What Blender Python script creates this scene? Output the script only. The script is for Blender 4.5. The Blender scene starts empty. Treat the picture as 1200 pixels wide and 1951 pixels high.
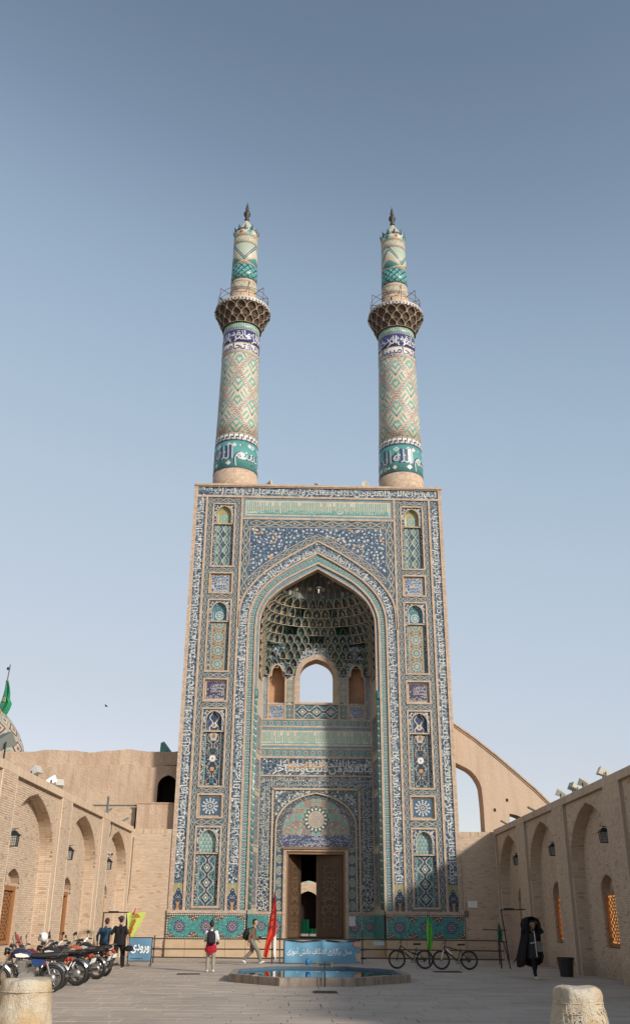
import bpy, bmesh, math, random
import numpy as np
from math import sin, cos, pi, radians, sqrt, atan2, floor
from mathutils import Vector, Matrix

rnd = random.Random(7)
SC = bpy.context.scene
COL = SC.collection

# ------------------------------------------------------------------ camera
def camera():
    yaw, pitch, roll = radians(1.684), radians(23.693), radians(.3818)
    f = Vector((sin(yaw)*cos(pitch), cos(yaw)*cos(pitch), sin(pitch)))
    r0 = Vector((cos(yaw), -sin(yaw), 0)); u0 = r0.cross(f)
    r = cos(roll)*r0 + sin(roll)*u0; u = -sin(roll)*r0 + cos(roll)*u0
    cd = bpy.data.cameras.new('camera'); co = bpy.data.objects.new('camera', cd); COL.objects.link(co)
    m = Matrix((r, u, -f)).transposed().to_4x4(); m.translation = Vector((-1.632, -49.1, 1.75))
    co.matrix_world = m
    cd.sensor_fit = 'VERTICAL'; cd.sensor_height = 36.0; cd.sensor_width = 36.0*1200/1951
    cd.lens = 1763.95/1951*36.0
    cd.clip_start = .1; cd.clip_end = 3000
    SC.camera = co
camera()

# ------------------------------------------------------------------ sky and sun
SUNDIR = Vector((-.88, 1.0, -.565)).normalized()        # the way the light travels
SUN_EL = math.asin(-SUNDIR.z)
SUN_AZ = atan2(-SUNDIR.x, -SUNDIR.y)                   # clockwise from +Y
def world():
    w = bpy.data.worlds.new('World'); SC.world = w; w.use_nodes = True
    nt = w.node_tree; nt.nodes.clear()
    out = nt.nodes.new('ShaderNodeOutputWorld'); bg = nt.nodes.new('ShaderNodeBackground')
    sky = nt.nodes.new('ShaderNodeTexSky'); sky.sky_type = 'NISHITA'; sky.sun_disc = False
    sky.sun_elevation = SUN_EL; sky.sun_rotation = SUN_AZ
    sky.altitude = 1200; sky.air_density = 1.0; sky.dust_density = 1.0; sky.ozone_density = 1.0
    # thin high haze as a curve; sun-side bright end raised as fill on the portal
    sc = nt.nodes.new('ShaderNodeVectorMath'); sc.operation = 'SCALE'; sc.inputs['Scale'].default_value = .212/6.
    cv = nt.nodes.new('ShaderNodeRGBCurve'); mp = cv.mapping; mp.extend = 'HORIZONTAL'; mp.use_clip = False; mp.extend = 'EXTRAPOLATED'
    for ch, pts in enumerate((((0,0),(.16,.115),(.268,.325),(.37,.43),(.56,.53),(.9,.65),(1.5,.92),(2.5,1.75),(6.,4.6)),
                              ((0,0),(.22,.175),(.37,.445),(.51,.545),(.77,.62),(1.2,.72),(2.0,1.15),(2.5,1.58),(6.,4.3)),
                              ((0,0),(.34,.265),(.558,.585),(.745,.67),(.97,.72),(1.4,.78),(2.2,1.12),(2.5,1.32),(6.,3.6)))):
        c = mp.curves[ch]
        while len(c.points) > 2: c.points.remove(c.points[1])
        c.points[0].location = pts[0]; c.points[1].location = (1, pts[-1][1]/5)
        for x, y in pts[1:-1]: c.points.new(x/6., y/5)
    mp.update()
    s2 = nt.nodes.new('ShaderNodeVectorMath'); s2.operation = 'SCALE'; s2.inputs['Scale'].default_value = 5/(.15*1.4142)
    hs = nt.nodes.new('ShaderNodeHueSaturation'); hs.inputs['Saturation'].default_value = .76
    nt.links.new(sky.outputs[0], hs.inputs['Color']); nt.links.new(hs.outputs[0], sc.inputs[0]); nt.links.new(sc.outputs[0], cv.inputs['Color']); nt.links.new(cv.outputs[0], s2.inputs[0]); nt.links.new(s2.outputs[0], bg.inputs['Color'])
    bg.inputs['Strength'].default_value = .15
    nt.links.new(bg.outputs[0], out.inputs['Surface'])
    ld = bpy.data.lights.new('sun', 'SUN'); lo = bpy.data.objects.new('sun', ld); COL.objects.link(lo)
    ld.energy = 3.15; ld.angle = radians(5.0); ld.color = (1.0, .925, .83)
    lo.rotation_euler = SUNDIR.to_track_quat('-Z', 'Y').to_euler(); lo.location = (30, -60, 60)
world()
vs = SC.view_settings
vs.view_transform = 'Standard'; vs.look = 'None'; vs.exposure = 0.5; vs.gamma = 1.0; vs.use_curve_mapping = False
SC.display_settings.display_device = 'sRGB'

# ------------------------------------------------------------------ mesh helpers
class MB:
    """collects polygons with uv and material index, then links them as one mesh object"""
    def __init__(s): s.v = []; s.f = []; s.m = []; s.uv = []; s.tone = []
    def poly(s, pts, mat=0, uv=None, tone=0.5):
        b = len(s.v); s.v.extend([tuple(p) for p in pts]); n = len(pts)
        s.f.append(tuple(range(b, b+n))); s.m.append(mat); s.tone.append(tone)
        if uv is None:
            a = Vector(pts[0]); nn = (Vector(pts[1])-a).cross(Vector(pts[-1])-a)
            k = max(range(3), key=lambda i: abs(nn[i]))
            uv = [((p[1], p[2]) if k == 0 else (p[0], p[2]) if k == 1 else (p[0], p[1])) for p in pts]
        s.uv.append(uv)
    def box(s, x0, x1, y0, y1, z0, z1, mat=0, skip='', tone=.5, uv=None):
        if x0 > x1: x0, x1 = x1, x0
        if y0 > y1: y0, y1 = y1, y0
        if z0 > z1: z0, z1 = z1, z0
        F = {'f': [(x0,y0,z0),(x1,y0,z0),(x1,y0,z1),(x0,y0,z1)], 'b': [(x1,y1,z0),(x0,y1,z0),(x0,y1,z1),(x1,y1,z1)],
             'l': [(x0,y1,z0),(x0,y0,z0),(x0,y0,z1),(x0,y1,z1)], 'r': [(x1,y0,z0),(x1,y1,z0),(x1,y1,z1),(x1,y0,z1)],
             't': [(x0,y0,z1),(x1,y0,z1),(x1,y1,z1),(x0,y1,z1)], 'u': [(x0,y1,z0),(x1,y1,z0),(x1,y0,z0),(x0,y0,z0)]}
        for k, q in F.items():
            if k not in skip: s.poly(q, mat, uv, tone)
    def obox(s, c, ax, ay, az, mat=0, tone=.5):
        """oriented box from centre and three half vectors"""
        c, ax, ay, az = Vector(c), Vector(ax), Vector(ay), Vector(az)
        P = lambda i, j, k: c+i*ax+j*ay+k*az
        for q in (((-1,-1,-1),(1,-1,-1),(1,-1,1),(-1,-1,1)), ((1,1,-1),(-1,1,-1),(-1,1,1),(1,1,1)), ((-1,1,-1),(-1,-1,-1),(-1,-1,1),(-1,1,1)),
                  ((1,-1,-1),(1,1,-1),(1,1,1),(1,-1,1)), ((-1,-1,1),(1,-1,1),(1,1,1),(-1,1,1)), ((-1,1,-1),(1,1,-1),(1,-1,-1),(-1,-1,-1))):
            s.poly([P(*i) for i in q], mat, None, tone)
    def tube(s, pts, r, n=8, mat=0, cap=True):
        pts = [Vector(p) for p in pts]; N = len(pts)
        rs = r if isinstance(r, (list, tuple)) else [r]*N
        up = None; rings = []; L = 0
        for i, p in enumerate(pts):
            t = (pts[min(i+1, N-1)]-pts[max(i-1, 0)])
            if t.length < 1e-9: t = Vector((0,0,1))
            t.normalize()
            if up is None:
                up = Vector((0,0,1)) if abs(t.z) < .9 else Vector((1,0,0))
            a = (up - t*up.dot(t))
            if a.length < 1e-6: a = t.orthogonal()
            a.normalize(); b = t.cross(a); up = a
            rings.append([p+rs[i]*(cos(2*pi*k/n)*a+sin(2*pi*k/n)*b) for k in range(n)])
        b0 = len(s.v)
        for rg in rings: s.v.extend([tuple(p) for p in rg])
        for i in range(N-1):
            l2 = L+(pts[i+1]-pts[i]).length
            for k in range(n):
                k2 = (k+1) % n
                s.f.append((b0+i*n+k, b0+i*n+k2, b0+(i+1)*n+k2, b0+(i+1)*n+k)); s.m.append(mat); s.tone.append(.5)
                w = 2*pi*rs[i]/n
                s.uv.append([(k*w, L), ((k+1)*w, L), ((k+1)*w, l2), (k*w, l2)])
            L = l2
        if cap:
            s.f.append(tuple(b0+k for k in range(n))[::-1]); s.m.append(mat); s.tone.append(.5); s.uv.append([(0,0)]*n)
            s.f.append(tuple(b0+(N-1)*n+k for k in range(n))); s.m.append(mat); s.tone.append(.5); s.uv.append([(0,0)]*n)
    def ring(s, c, axis, R, r, n=24, m=6, mat=0):
        """torus round an axis"""
        c = Vector(c); ax = Vector(axis).normalized(); e1 = ax.orthogonal().normalized(); e2 = ax.cross(e1)
        b0 = len(s.v)
        for i in range(n):
            d = cos(2*pi*i/n)*e1+sin(2*pi*i/n)*e2
            for k in range(m): s.v.append(tuple(c+d*(R+r*cos(2*pi*k/m))+ax*r*sin(2*pi*k/m)))
        for i in range(n):
            for k in range(m):
                i2, k2 = (i+1) % n, (k+1) % m
                s.f.append((b0+i*m+k, b0+i2*m+k, b0+i2*m+k2, b0+i*m+k2)); s.m.append(mat); s.tone.append(.5); s.uv.append([(0,0)]*4)
    def lathe(s, c, prof, n=32, mat=0, uvz0=0., rot=0.):
        """prof: list of (r, z) or (r, z, mat) about a vertical axis at c; uv = (angle / 2pi, z)"""
        c = Vector(c); b0 = len(s.v)
        for p in prof:
            for k in range(n):
                a = 2*pi*k/n+rot; s.v.append((c.x+p[0]*cos(a), c.y+p[0]*sin(a), c.z+p[1]))
        for i in range(len(prof)-1):
            mm = prof[i][2] if len(prof[i]) > 2 else mat
            for k in range(n):
                k2 = (k+1) % n
                s.f.append((b0+i*n+k, b0+i*n+k2, b0+(i+1)*n+k2, b0+(i+1)*n+k)); s.m.append(mm); s.tone.append(.5)
                s.uv.append([(k/n, prof[i][1]-uvz0), ((k+1)/n, prof[i][1]-uvz0), ((k+1)/n, prof[i+1][1]-uvz0), (k/n, prof[i+1][1]-uvz0)])
        for i, fl in ((0, True), (len(prof)-1, False)):
            if prof[i][0] > 1e-4:
                idx = tuple(b0+i*n+k for k in range(n)); s.f.append(idx[::-1] if fl else idx)
                s.m.append((prof[i][2] if len(prof[i]) > 2 else mat)); s.tone.append(.5); s.uv.append([(0,0)]*n)
    def ball(s, c, r, n=12, m=8, mat=0):
        rx, ry, rz = r if isinstance(r, (tuple, list)) else (r, r, r)
        c = Vector(c); b0 = len(s.v)
        for i in range(m+1):
            th = pi*i/m
            for k in range(n): s.v.append((c.x+rx*sin(th)*cos(2*pi*k/n), c.y+ry*sin(th)*sin(2*pi*k/n), c.z-rz*cos(th)))
        for i in range(m):
            for k in range(n):
                k2 = (k+1) % n; s.f.append((b0+i*n+k, b0+i*n+k2, b0+(i+1)*n+k2, b0+(i+1)*n+k)); s.m.append(mat); s.tone.append(.5); s.uv.append([(0,0)]*4)
    def strip(s, A, B, mat=0, uvw=(0., 1.), v0=0., flip=False):
        """ribbon between two equally long polylines, uv: u over uvw, v along in metres"""
        L = v0
        for i in range(len(A)-1):
            m0 = (Vector(A[i])+Vector(B[i]))/2; m1 = (Vector(A[i+1])+Vector(B[i+1]))/2; l2 = L+(m1-m0).length
            q = [A[i], B[i], B[i+1], A[i+1]]; uv = [(uvw[0], L), (uvw[1], L), (uvw[1], l2), (uvw[0], l2)]
            if flip: q = q[::-1]; uv = uv[::-1]
            s.poly(q, mat, uv); L = l2
        return L
    def mesh(s, name, mats, smooth=False):
        me = bpy.data.meshes.new(name); me.from_pydata(s.v, [], s.f)
        for m in mats: me.materials.append(m)
        if len(mats) > 1: me.polygons.foreach_set('material_index', s.m)
        ul = me.uv_layers.new(name='UVMap')
        ul.data.foreach_set('uv', [c for face in s.uv for p in face for c in p])
        if any(t != .5 for t in s.tone):
            at = me.attributes.new('tone', 'FLOAT', 'FACE'); at.data.foreach_set('value', s.tone)
        if smooth: me.polygons.foreach_set('use_smooth', [True]*len(s.f))
        me.update(); return me
    def build(s, name, mats, parent=None, smooth=False, kind=None, loc=None):
        if not isinstance(mats, (list, tuple)): mats = [mats]
        return link(name, s.mesh(name, mats, smooth), parent, kind, loc)

def link(name, me, parent=None, kind=None, loc=None):
    o = bpy.data.objects.new(name, me); COL.objects.link(o)
    if parent is not None: o.parent = parent
    if kind: o['kind'] = kind
    if loc is not None: o.location = loc
    return o
def tag(o, label, cat, group=None, kind=None):
    if label: o['label'] = label
    if cat: o['category'] = cat
    if group: o['group'] = group
    if kind: o['kind'] = kind
    return o
def thing(name, label, cat, loc=(0,0,0), rz=0., group=None):
    o = bpy.data.objects.new(name, None); COL.objects.link(o); o.location = loc; o.rotation_euler = (0,0,rz)
    o.empty_display_size = .2
    return tag(o, label, cat, group)
def copy_tree(o, label=None, loc=None, rz=None, swap=None, group=None, parent=None):
    """a thing with its parts and sub-parts; swap = {material: material} on the object's own slots"""
    c = o.copy(); COL.objects.link(c)
    if parent is not None: c.parent = parent
    if swap and c.type == 'MESH':
        for i, sl in enumerate(c.material_slots):
            if sl.material in swap:
                nm = swap[sl.material]; sl.link = 'OBJECT'; sl.material = nm
    for ch in list(o.children): copy_tree(ch, None, None, None, swap, None, c)
    if label: c['label'] = label
    if group: c['group'] = group
    if loc is not None: c.location = loc
    if rz is not None: c.rotation_euler = (0,0,rz)
    return c

def resample(pts, n):
    """Catmull-Rom through pts, n points evenly along"""
    P = [np.array(p, float) for p in pts]; P = [2*P[0]-P[1]]+P+[2*P[-1]-P[-2]]; out = []
    for i in range(1, len(P)-2):
        for t in np.linspace(0, 1, 12, endpoint=False):
            a, b, c, d = P[i-1], P[i], P[i+1], P[i+2]
            out.append(.5*((2*b)+(-a+c)*t+(2*a-5*b+4*c-d)*t*t+(-a+3*b-3*c+d)*t**3))
    out.append(P[-2]); out = np.array(out)
    s = np.r_[0, np.cumsum(np.linalg.norm(np.diff(out, axis=0), axis=1))]
    q = np.linspace(0, s[-1], n)
    return np.stack([np.interp(q, s, out[:, k]) for k in range(out.shape[1])], 1)

# ------------------------------------------------------------------ material helpers (a small language over math nodes)
def srgb(h):
    h = h.lstrip('#'); o = []
    for i in (0, 2, 4):
        c = int(h[i:i+2], 16)/255; o.append(c/12.92 if c <= .04045 else ((c+.055)/1.055)**2.4)
    return (*o, 1.0)
NT = None
class X:
    def __init__(s, k): s.k = k
    def __add__(a, b): return M('ADD', a, b)
    def __radd__(a, b): return M('ADD', b, a)
    def __sub__(a, b): return M('SUBTRACT', a, b)
    def __rsub__(a, b): return M('SUBTRACT', b, a)
    def __mul__(a, b): return M('MULTIPLY', a, b)
    def __rmul__(a, b): return M('MULTIPLY', b, a)
    def __truediv__(a, b): return M('DIVIDE', a, b)
    def __lt__(a, b): return M('LESS_THAN', a, b)
    def __gt__(a, b): return M('GREATER_THAN', a, b)
    def __abs__(a): return M('ABSOLUTE', a)
def M(op, *a):
    n = NT.nodes.new('ShaderNodeMath'); n.operation = op
    for i, q in enumerate(a):
        if isinstance(q, X): NT.links.new(q.k, n.inputs[i])
        else: n.inputs[i].default_value = float(q)
    return X(n.outputs[0])
fr = lambda a: M('FRACT', a)
fl = lambda a: M('FLOOR', a)
mn = lambda a, b: M('MINIMUM', a, b)
mx = lambda a, b: M('MAXIMUM', a, b)
sn = lambda a: M('SINE', a)
cs = lambda a: M('COSINE', a)
sq = lambda a: M('SQRT', a)
AND = lambda a, b: M('MULTIPLY', a, b)
OR = lambda a, b: M('MAXIMUM', a, b)
NOT = lambda a: M('SUBTRACT', 1.0, a)
tri = lambda a: abs(fr(a)-.5)*2.0          # 1 at integers, 0 halfway
def hyp(a, b): return sq(a*a+b*b)
def mix(f, a, b):
    n = NT.nodes.new('ShaderNodeMix'); n.data_type = 'RGBA'
    for i, q in ((0, f), (6, a), (7, b)):
        if isinstance(q, X): NT.links.new(q.k, n.inputs[i])
        elif i == 0: n.inputs[0].default_value = float(q)
        else: n.inputs[i].default_value = q if len(q) == 4 else (*q, 1.0)
    return X(n.outputs[2])
def tint(colr, f):
    """multiply a colour by a value"""
    n = NT.nodes.new('ShaderNodeVectorMath'); n.operation = 'SCALE'
    if isinstance(colr, X): NT.links.new(colr.k, n.inputs[0])
    else: n.inputs[0].default_value = colr[:3]
    if isinstance(f, X): NT.links.new(f.k, n.inputs['Scale'])
    else: n.inputs['Scale'].default_value = f
    return X(n.outputs[0])
def comb(x, y, z=0.):
    n = NT.nodes.new('ShaderNodeCombineXYZ')
    for i, q in enumerate((x, y, z)):
        if isinstance(q, X): NT.links.new(q.k, n.inputs[i])
        else: n.inputs[i].default_value = q
    return X(n.outputs[0])
def uvs():
    n = NT.nodes.new('ShaderNodeUVMap'); n.uv_map = 'UVMap'
    s = NT.nodes.new('ShaderNodeSeparateXYZ'); NT.links.new(n.outputs[0], s.inputs[0])
    return X(s.outputs[0]), X(s.outputs[1])
def objco():
    n = NT.nodes.new('ShaderNodeTexCoord'); return X(n.outputs['Object'])
def geopos():
    n = NT.nodes.new('ShaderNodeNewGeometry'); return X(n.outputs['Position'])
def sep(v):
    s = NT.nodes.new('ShaderNodeSeparateXYZ'); NT.links.new(v.k, s.inputs[0]); return [X(s.outputs[i]) for i in range(3)]
def noise(vec, scale, detail=3., rough=.55):
    n = NT.nodes.new('ShaderNodeTexNoise'); n.inputs['Scale'].default_value = scale
    n.inputs['Detail'].default_value = detail; n.inputs['Roughness'].default_value = rough
    if vec is not None: NT.links.new(vec.k, n.inputs['Vector'])
    return X(n.outputs[0])
def voro(vec, scale, feature='F1', rand=1.0):
    n = NT.nodes.new('ShaderNodeTexVoronoi'); n.feature = feature; n.inputs['Scale'].default_value = scale
    n.inputs['Randomness'].default_value = rand
    if vec is not None: NT.links.new(vec.k, n.inputs['Vector'])
    if feature == 'F1': return X(n.outputs['Distance']), sep(X(n.outputs['Color']))[0]
    return X(n.outputs['Distance'])
def attr(name):
    n = NT.nodes.new('ShaderNodeAttribute'); n.attribute_name = name; return X(n.outputs['Fac'])
def orand():
    n = NT.nodes.new('ShaderNodeObjectInfo'); return X(n.outputs['Random'])
def ramp(f, a, b):
    """smooth 0..1 between a and b"""
    n = NT.nodes.new('ShaderNodeMapRange'); n.interpolation_type = 'SMOOTHSTEP'
    NT.links.new(f.k, n.inputs[0]); n.inputs[1].default_value = a; n.inputs[2].default_value = b
    return X(n.outputs[0])
def mat(name, fn, rough=.55, metal=0., spec=.4):
    global NT
    m = bpy.data.materials.new(name); m.use_nodes = True; NT = m.node_tree; NT.nodes.clear()
    out = NT.nodes.new('ShaderNodeOutputMaterial'); b = NT.nodes.new('ShaderNodeBsdfPrincipled')
    NT.links.new(b.outputs[0], out.inputs['Surface'])
    b.inputs['Roughness'].default_value = rough; b.inputs['Metallic'].default_value = metal
    b.inputs['Specular IOR Level'].default_value = spec
    r = fn() if callable(fn) else fn
    bump = None
    if isinstance(r, tuple) and len(r) == 2 and isinstance(r[1], tuple): r, bump = r
    if isinstance(r, X): NT.links.new(r.k, b.inputs['Base Color'])
    else: b.inputs['Base Color'].default_value = r if len(r) == 4 else (*r, 1.)
    if bump:
        h, st, dist = bump
        n = NT.nodes.new('ShaderNodeBump'); n.inputs['Strength'].default_value = st; n.inputs['Distance'].default_value = dist
        NT.links.new(h.k, n.inputs['Height']); NT.links.new(n.outputs[0], b.inputs['Normal'])
    return m
def plain(name, col, rough=.5, metal=0., spec=.4, var=.18, scale=9.):
    """a colour with slight mottling so nothing reads as flat"""
    def fn():
        c = srgb(col) if isinstance(col, str) else col
        return tint(mix(0., c, c), 1.0-var+2*var*noise(objco(), scale, 4.))
    return mat(name, fn, rough, metal, spec)
# ------------------------------------------------------------------ palette
NAVY = (.034, .050, .098, 1); BLUE = (.055, .11, .205, 1); SKYB = (.15, .25, .31, 1); TURQ = (.095, .235, .225, 1)
TEAL = (.030, .120, .125, 1); WHITE = (.60, .575, .53, 1); CREAM = (.50, .375, .265, 1); OCHRE = (.42, .235, .085, 1)
BROWN = (.16, .095, .06, 1); GREEN = (.085, .20, .13, 1); OLIVE = (.28, .26, .13, 1); SLATE = (.075, .105, .13, 1); PALE = (.40, .40, .33, 1)
BRICK = (.50, .375, .27, 1); MUD = (.475, .335, .225, 1); RED = (.30, .05, .035, 1)

def wear(c, a=.82, b=1.14):
    p = geopos(); x, y, z = sep(p); wn = NT.nodes.new('ShaderNodeTexWhiteNoise'); wn.noise_dimensions = '3D'
    NT.links.new(comb(fl(x*6.5), fl(y*6.5), fl(z*6.5)).k, wn.inputs['Vector'])     # single tiles differ in glaze
    j = OR(fr(x*6.5) < .07, fr(z*6.5) < .07)
    return tint(c, (a-.06+(b-a+.10)*noise(p, .9, 5., .65))*(.90+.20*X(wn.outputs['Value']))*(1.-.10*j))
def fine_brick(u, v, w, h, base, joint, jw=.06):
    """small bricks: running bond in uv metres"""
    r = fl(v/h); uu = u/w + fr(r*.5); a = fr(uu); b = fr(v/h)
    j = OR(OR(a < jw, a > 1-jw), OR(b < jw*2, b > 1-jw*2))
    wn = NT.nodes.new('ShaderNodeTexWhiteNoise'); wn.noise_dimensions = '2D'
    NT.links.new(comb(fl(uu), r).k, wn.inputs['Vector'])
    t = .86+.26*X(wn.outputs['Value'])
    return mix(j, tint(mix(0., base, base), t), joint), NOT(j)

def f_strip():
    u, v = uvs(); c, h = fine_brick(u, v, .24, .062, (.475, .365, .28, 1), (.34, .26, .20, 1))
    return wear(c, .86, 1.12), (h, .5, .008)
M_strip = mat('cream_brick_trim', f_strip, .8, spec=.2)
def f_plainbrick():
    u, v = uvs(); c, h = fine_brick(u, v, .21, .066, BRICK, (.40, .29, .20, 1), .05)
    return wear(c, .84, 1.14), (h, .6, .012)
M_brickw = mat('buff_brickwork', f_plainbrick, .85, spec=.15)
def f_shaftbrick():
    u, v = uvs(); c, h = fine_brick(u*8.2, v, .2, .07, (.49, .365, .27, 1), (.40, .295, .215, 1), .05)
    return wear(c, .9, 1.08)
M_shaftbrick = mat('minaret_plain_brick', f_shaftbrick, .8, spec=.2)
def f_mud():
    p = geopos(); n = noise(p, .55, 6., .6); n2 = noise(p, 14., 4.); x, y, z = sep(p)
    streak = noise(comb(x*3., y*3., z*.35), 1.3, 4.)
    c = mix(ramp(n, .35, .7), (.43, .31, .225, 1), (.50, .375, .275, 1)); c = mix(ramp(streak, .45, .70)*.6, c, (.34, .24, .165, 1)); c = mix(ramp(noise(p, 9., 6., .8), .60, .70)*.35, c, (.33, .23, .155, 1)); c = mix(ramp(noise(p, 2.3, 6., .7), .6, .75)*.4, c, (.55, .43, .33, 1))
    h = n2*.4+noise(p, 3., 5.)*.6
    return tint(c, .84+.32*n2), (h, .9, .10)
M_mud = mat('mud_plaster', f_mud, .95, spec=.1)
def f_plaster():
    p = geopos(); n = noise(p, .7, 5.); n2 = noise(p, 18., 4.)
    c = mix(n, (.44, .33, .245, 1), (.50, .385, .29, 1)); st = noise(comb(sep(p)[0]*2.5, sep(p)[1]*2.5, sep(p)[2]*.25), 1.1, 5.); c = mix(ramp(st, .46, .72)*.5, c, (.36, .26, .19, 1)); c = mix(ramp(noise(p, 5., 6., .8), .58, .72)*.3, c, (.58, .47, .37, 1))
    return tint(c, .88+.24*n2), (n2*.5+noise(p, 4., 4.)*.5, .6, .05)
M_plaster = mat('smooth_tan_plaster', f_plaster, .92, spec=.1)
M_mortar = plain('mortar', (.43, .335, .25, 1), .95, spec=.1, var=.1)
def f_brickgeo():
    t = attr('tone'); n = noise(geopos(), 22., 3.); w = noise(geopos(), .6, 4.)
    c = mix(t, (.49, .37, .265, 1), (.575, .455, .345, 1)); c = mix(t > .965, c, (.42, .28, .18, 1))
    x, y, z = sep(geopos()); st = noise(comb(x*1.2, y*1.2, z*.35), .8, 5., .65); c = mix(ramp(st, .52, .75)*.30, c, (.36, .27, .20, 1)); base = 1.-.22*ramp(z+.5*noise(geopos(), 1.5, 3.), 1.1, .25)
    return tint(c, (.86+.26*n)*(.84+.32*w)*base)
M_brickgeo = mat('single_brick', f_brickgeo, .88, spec=.15)
M_lime = plain('white_joint_line', (.60, .49, .38, 1), .9, spec=.1)

# ---- tile patterns. u runs across (-.5..+.5), v along, both in widths, unless said otherwise
def f_girih():
    u, v = uvs(); t = tri(v/1.65)                     # 1 at diamond joints
    au = abs(u)
    w = .07+.30*mn(1.25*NOT(t), 1.0)
    line = abs(au-w) < .027
    edge = au > .445
    dia = au < (w-.04)
    core = (au/1.0+abs(fr(v/1.65)-.5)*1.65) < .20
    dot = hyp(u, (fr(v/1.65)-.5)*1.65) < .065
    side = abs(fr(v/1.65+.5)-.5)*1.65 < (au-.10)
    c = mix(dia, (.034, .070, .075, 1), (.065, .078, .088, 1))
    c = mix(AND(dia, core), c, (.21, .135, .085, 1)); c = mix(AND(NOT(dia), side), c, (.05, .075, .10, 1))
    vd, vc = voro(comb(u, v), 9.); c = mix(AND(vd < .23, vc > .35), c, (.30, .34, .33, 1))
    c = mix(AND(dia, abs(au-w*.55) < .018), c, (.34, .36, .33, 1)); c = mix(line, c, (.52, .50, .46, 1)); c = mix(dot, c, WHITE); c = mix(edge, c, (.13, .19, .20, 1))
    return wear(c)
M_girih = mat('diamond_lattice_tile', f_girih, .35)
def f_callig():
    p = geopos(); vd, vc = voro(p, 5.5); e = voro(p, 4.2, 'DISTANCE_TO_EDGE'); u, v = uvs()
    c = mix(noise(p, 2.5), NAVY, (.045, .08, .125, 1)); c = mix(e < .05, c, (.20, .27, .27, 1))
    c = mix(vd < .26, c, mix(vc > .8, WHITE, mix(vc > .68, TURQ, mix(vc > .6, OCHRE, NAVY))))
    return wear(c)
M_callig = mat('navy_inscription_ground', f_callig, .33)
def f_callig2():
    p = geopos(); vd, vc = voro(p, 7.5); e = voro(p, 6.5, 'DISTANCE_TO_EDGE')
    c = mix(e < .07, (.038, .055, .085, 1), (.22, .25, .24, 1)); c = mix(vd < .25, c, mix(vc > .75, (.45, .44, .42, 1), mix(vc > .6, (.24, .15, .09, 1), SLATE)))
    return wear(c)
M_callig_fine = mat('slate_inscription_ground', f_callig2, .4)
M_letter = mat('white_glazed_letter', lambda: tint(mix(0., (.53,.52,.50,1), WHITE), .86+.26*noise(geopos(), 3., 3.)), .3)
M_letter_ochre = plain('ochre_glazed_letter', (.45, .27, .12, 1), .3)
M_letter_navy = plain('navy_glazed_letter', (.045, .055, .15, 1), .3)
M_letter_turq = plain('turquoise_glazed_letter', (.10, .30, .285, 1), .3)
M_letter_white = plain('bright_white_print', (.78, .78, .78, 1), .5, var=.05)
def f_turqband():
    u, v = uvs(); p = geopos(); vd, vc = voro(p, 13.)
    c = mix(ramp(vd, .1, .4), (.11, .28, .26, 1), (.075, .21, .21, 1)); c = mix(AND(vd < .2, vc > .72), c, (.30, .40, .36, 1)); c = mix(AND(vd < .2, vc < .12), c, NAVY)
    b = abs(u) > .40; c = mix(b, c, mix(fr(v*3.) < .5, (.06, .10, .13, 1), mix(fr(v*3.) < .75, (.2, .11, .07, 1), WHITE)))
    return wear(c)
M_turqband = mat('turquoise_band_tile', f_turqband, .3)
def f_check():
    u, v = uvs(); a = fr(v*2.2); b = fr(u*2.+.5)
    w = AND(abs(a-.5) < .28, abs(fr(u*2.0)-.5) < .30)
    c = mix(w, (.055, .10, .16, 1), mix(fr(fl(v*2.2)*.5) < .25, (.50, .50, .47, 1), (.20, .40, .42, 1)))
    return wear(c)
M_check = mat('checker_border_tile', f_check, .35)
def f_floral():
    p = geopos(); d1, c1 = voro(p, 2.9); d2, c2 = voro(p, 6.5); e = voro(p, 3.4, 'DISTANCE_TO_EDGE'); d3, c3 = voro(p, 1.25)
    d4, c4 = voro(p, 12.); c = mix(noise(p, 1.8), (.036, .055, .105, 1), (.055, .085, .14, 1)); c = mix(AND(d4 < .28, c4 > .55), c, mix(c4 > .75, (.42, .41, .40, 1), (.14, .20, .25, 1)))
    c = mix(e < .028, c, (.11, .20, .25, 1))
    c = mix(AND(abs(d3-.40) < .035, c3 > .45), c, OCHRE)
    c = mix(d2 < .21, c, mix(c2 > .55, WHITE, mix(c2 > .35, SKYB, mix(c2 > .24, OCHRE, (.03, .05, .10, 1)))))
    c = mix(AND(d1 < .17, c1 > .42), c, WHITE); c = mix(AND(d1 < .09, c1 > .42), c, mix(c1 > .8, OCHRE, (.18, .30, .34, 1)))
    return wear(c)
M_floral = mat('navy_floral_tile', f_floral, .32)
def f_sprig():                                        # small scale navy floral with pale frames, for side panels
    p = geopos(); d1, c1 = voro(p, 9.); e = voro(p, 6., 'DISTANCE_TO_EDGE')
    c = mix(e < .06, NAVY, PALE); c = mix(d1 < .3, c, mix(c1 > .62, WHITE, mix(c1 > .42, TURQ, mix(c1 > .32, OCHRE, NAVY))))
    return wear(c)
M_sprig = mat('small_sprig_tile', f_sprig, .35)
def panel(name, core):
    """niche panel: u -.5..+.5 across, v in widths from the bottom, pale stepped border round a pattern"""
    def fn():
        u, v = uvs(); c = core(u, v); au = abs(u)
        c = mix(au > .415, c, mix(AND(fr(v*8.) < .5, au < .46), (.09, .20, .20, 1), PALE))
        return wear(c)
    return mat(name, fn, .35)
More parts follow.
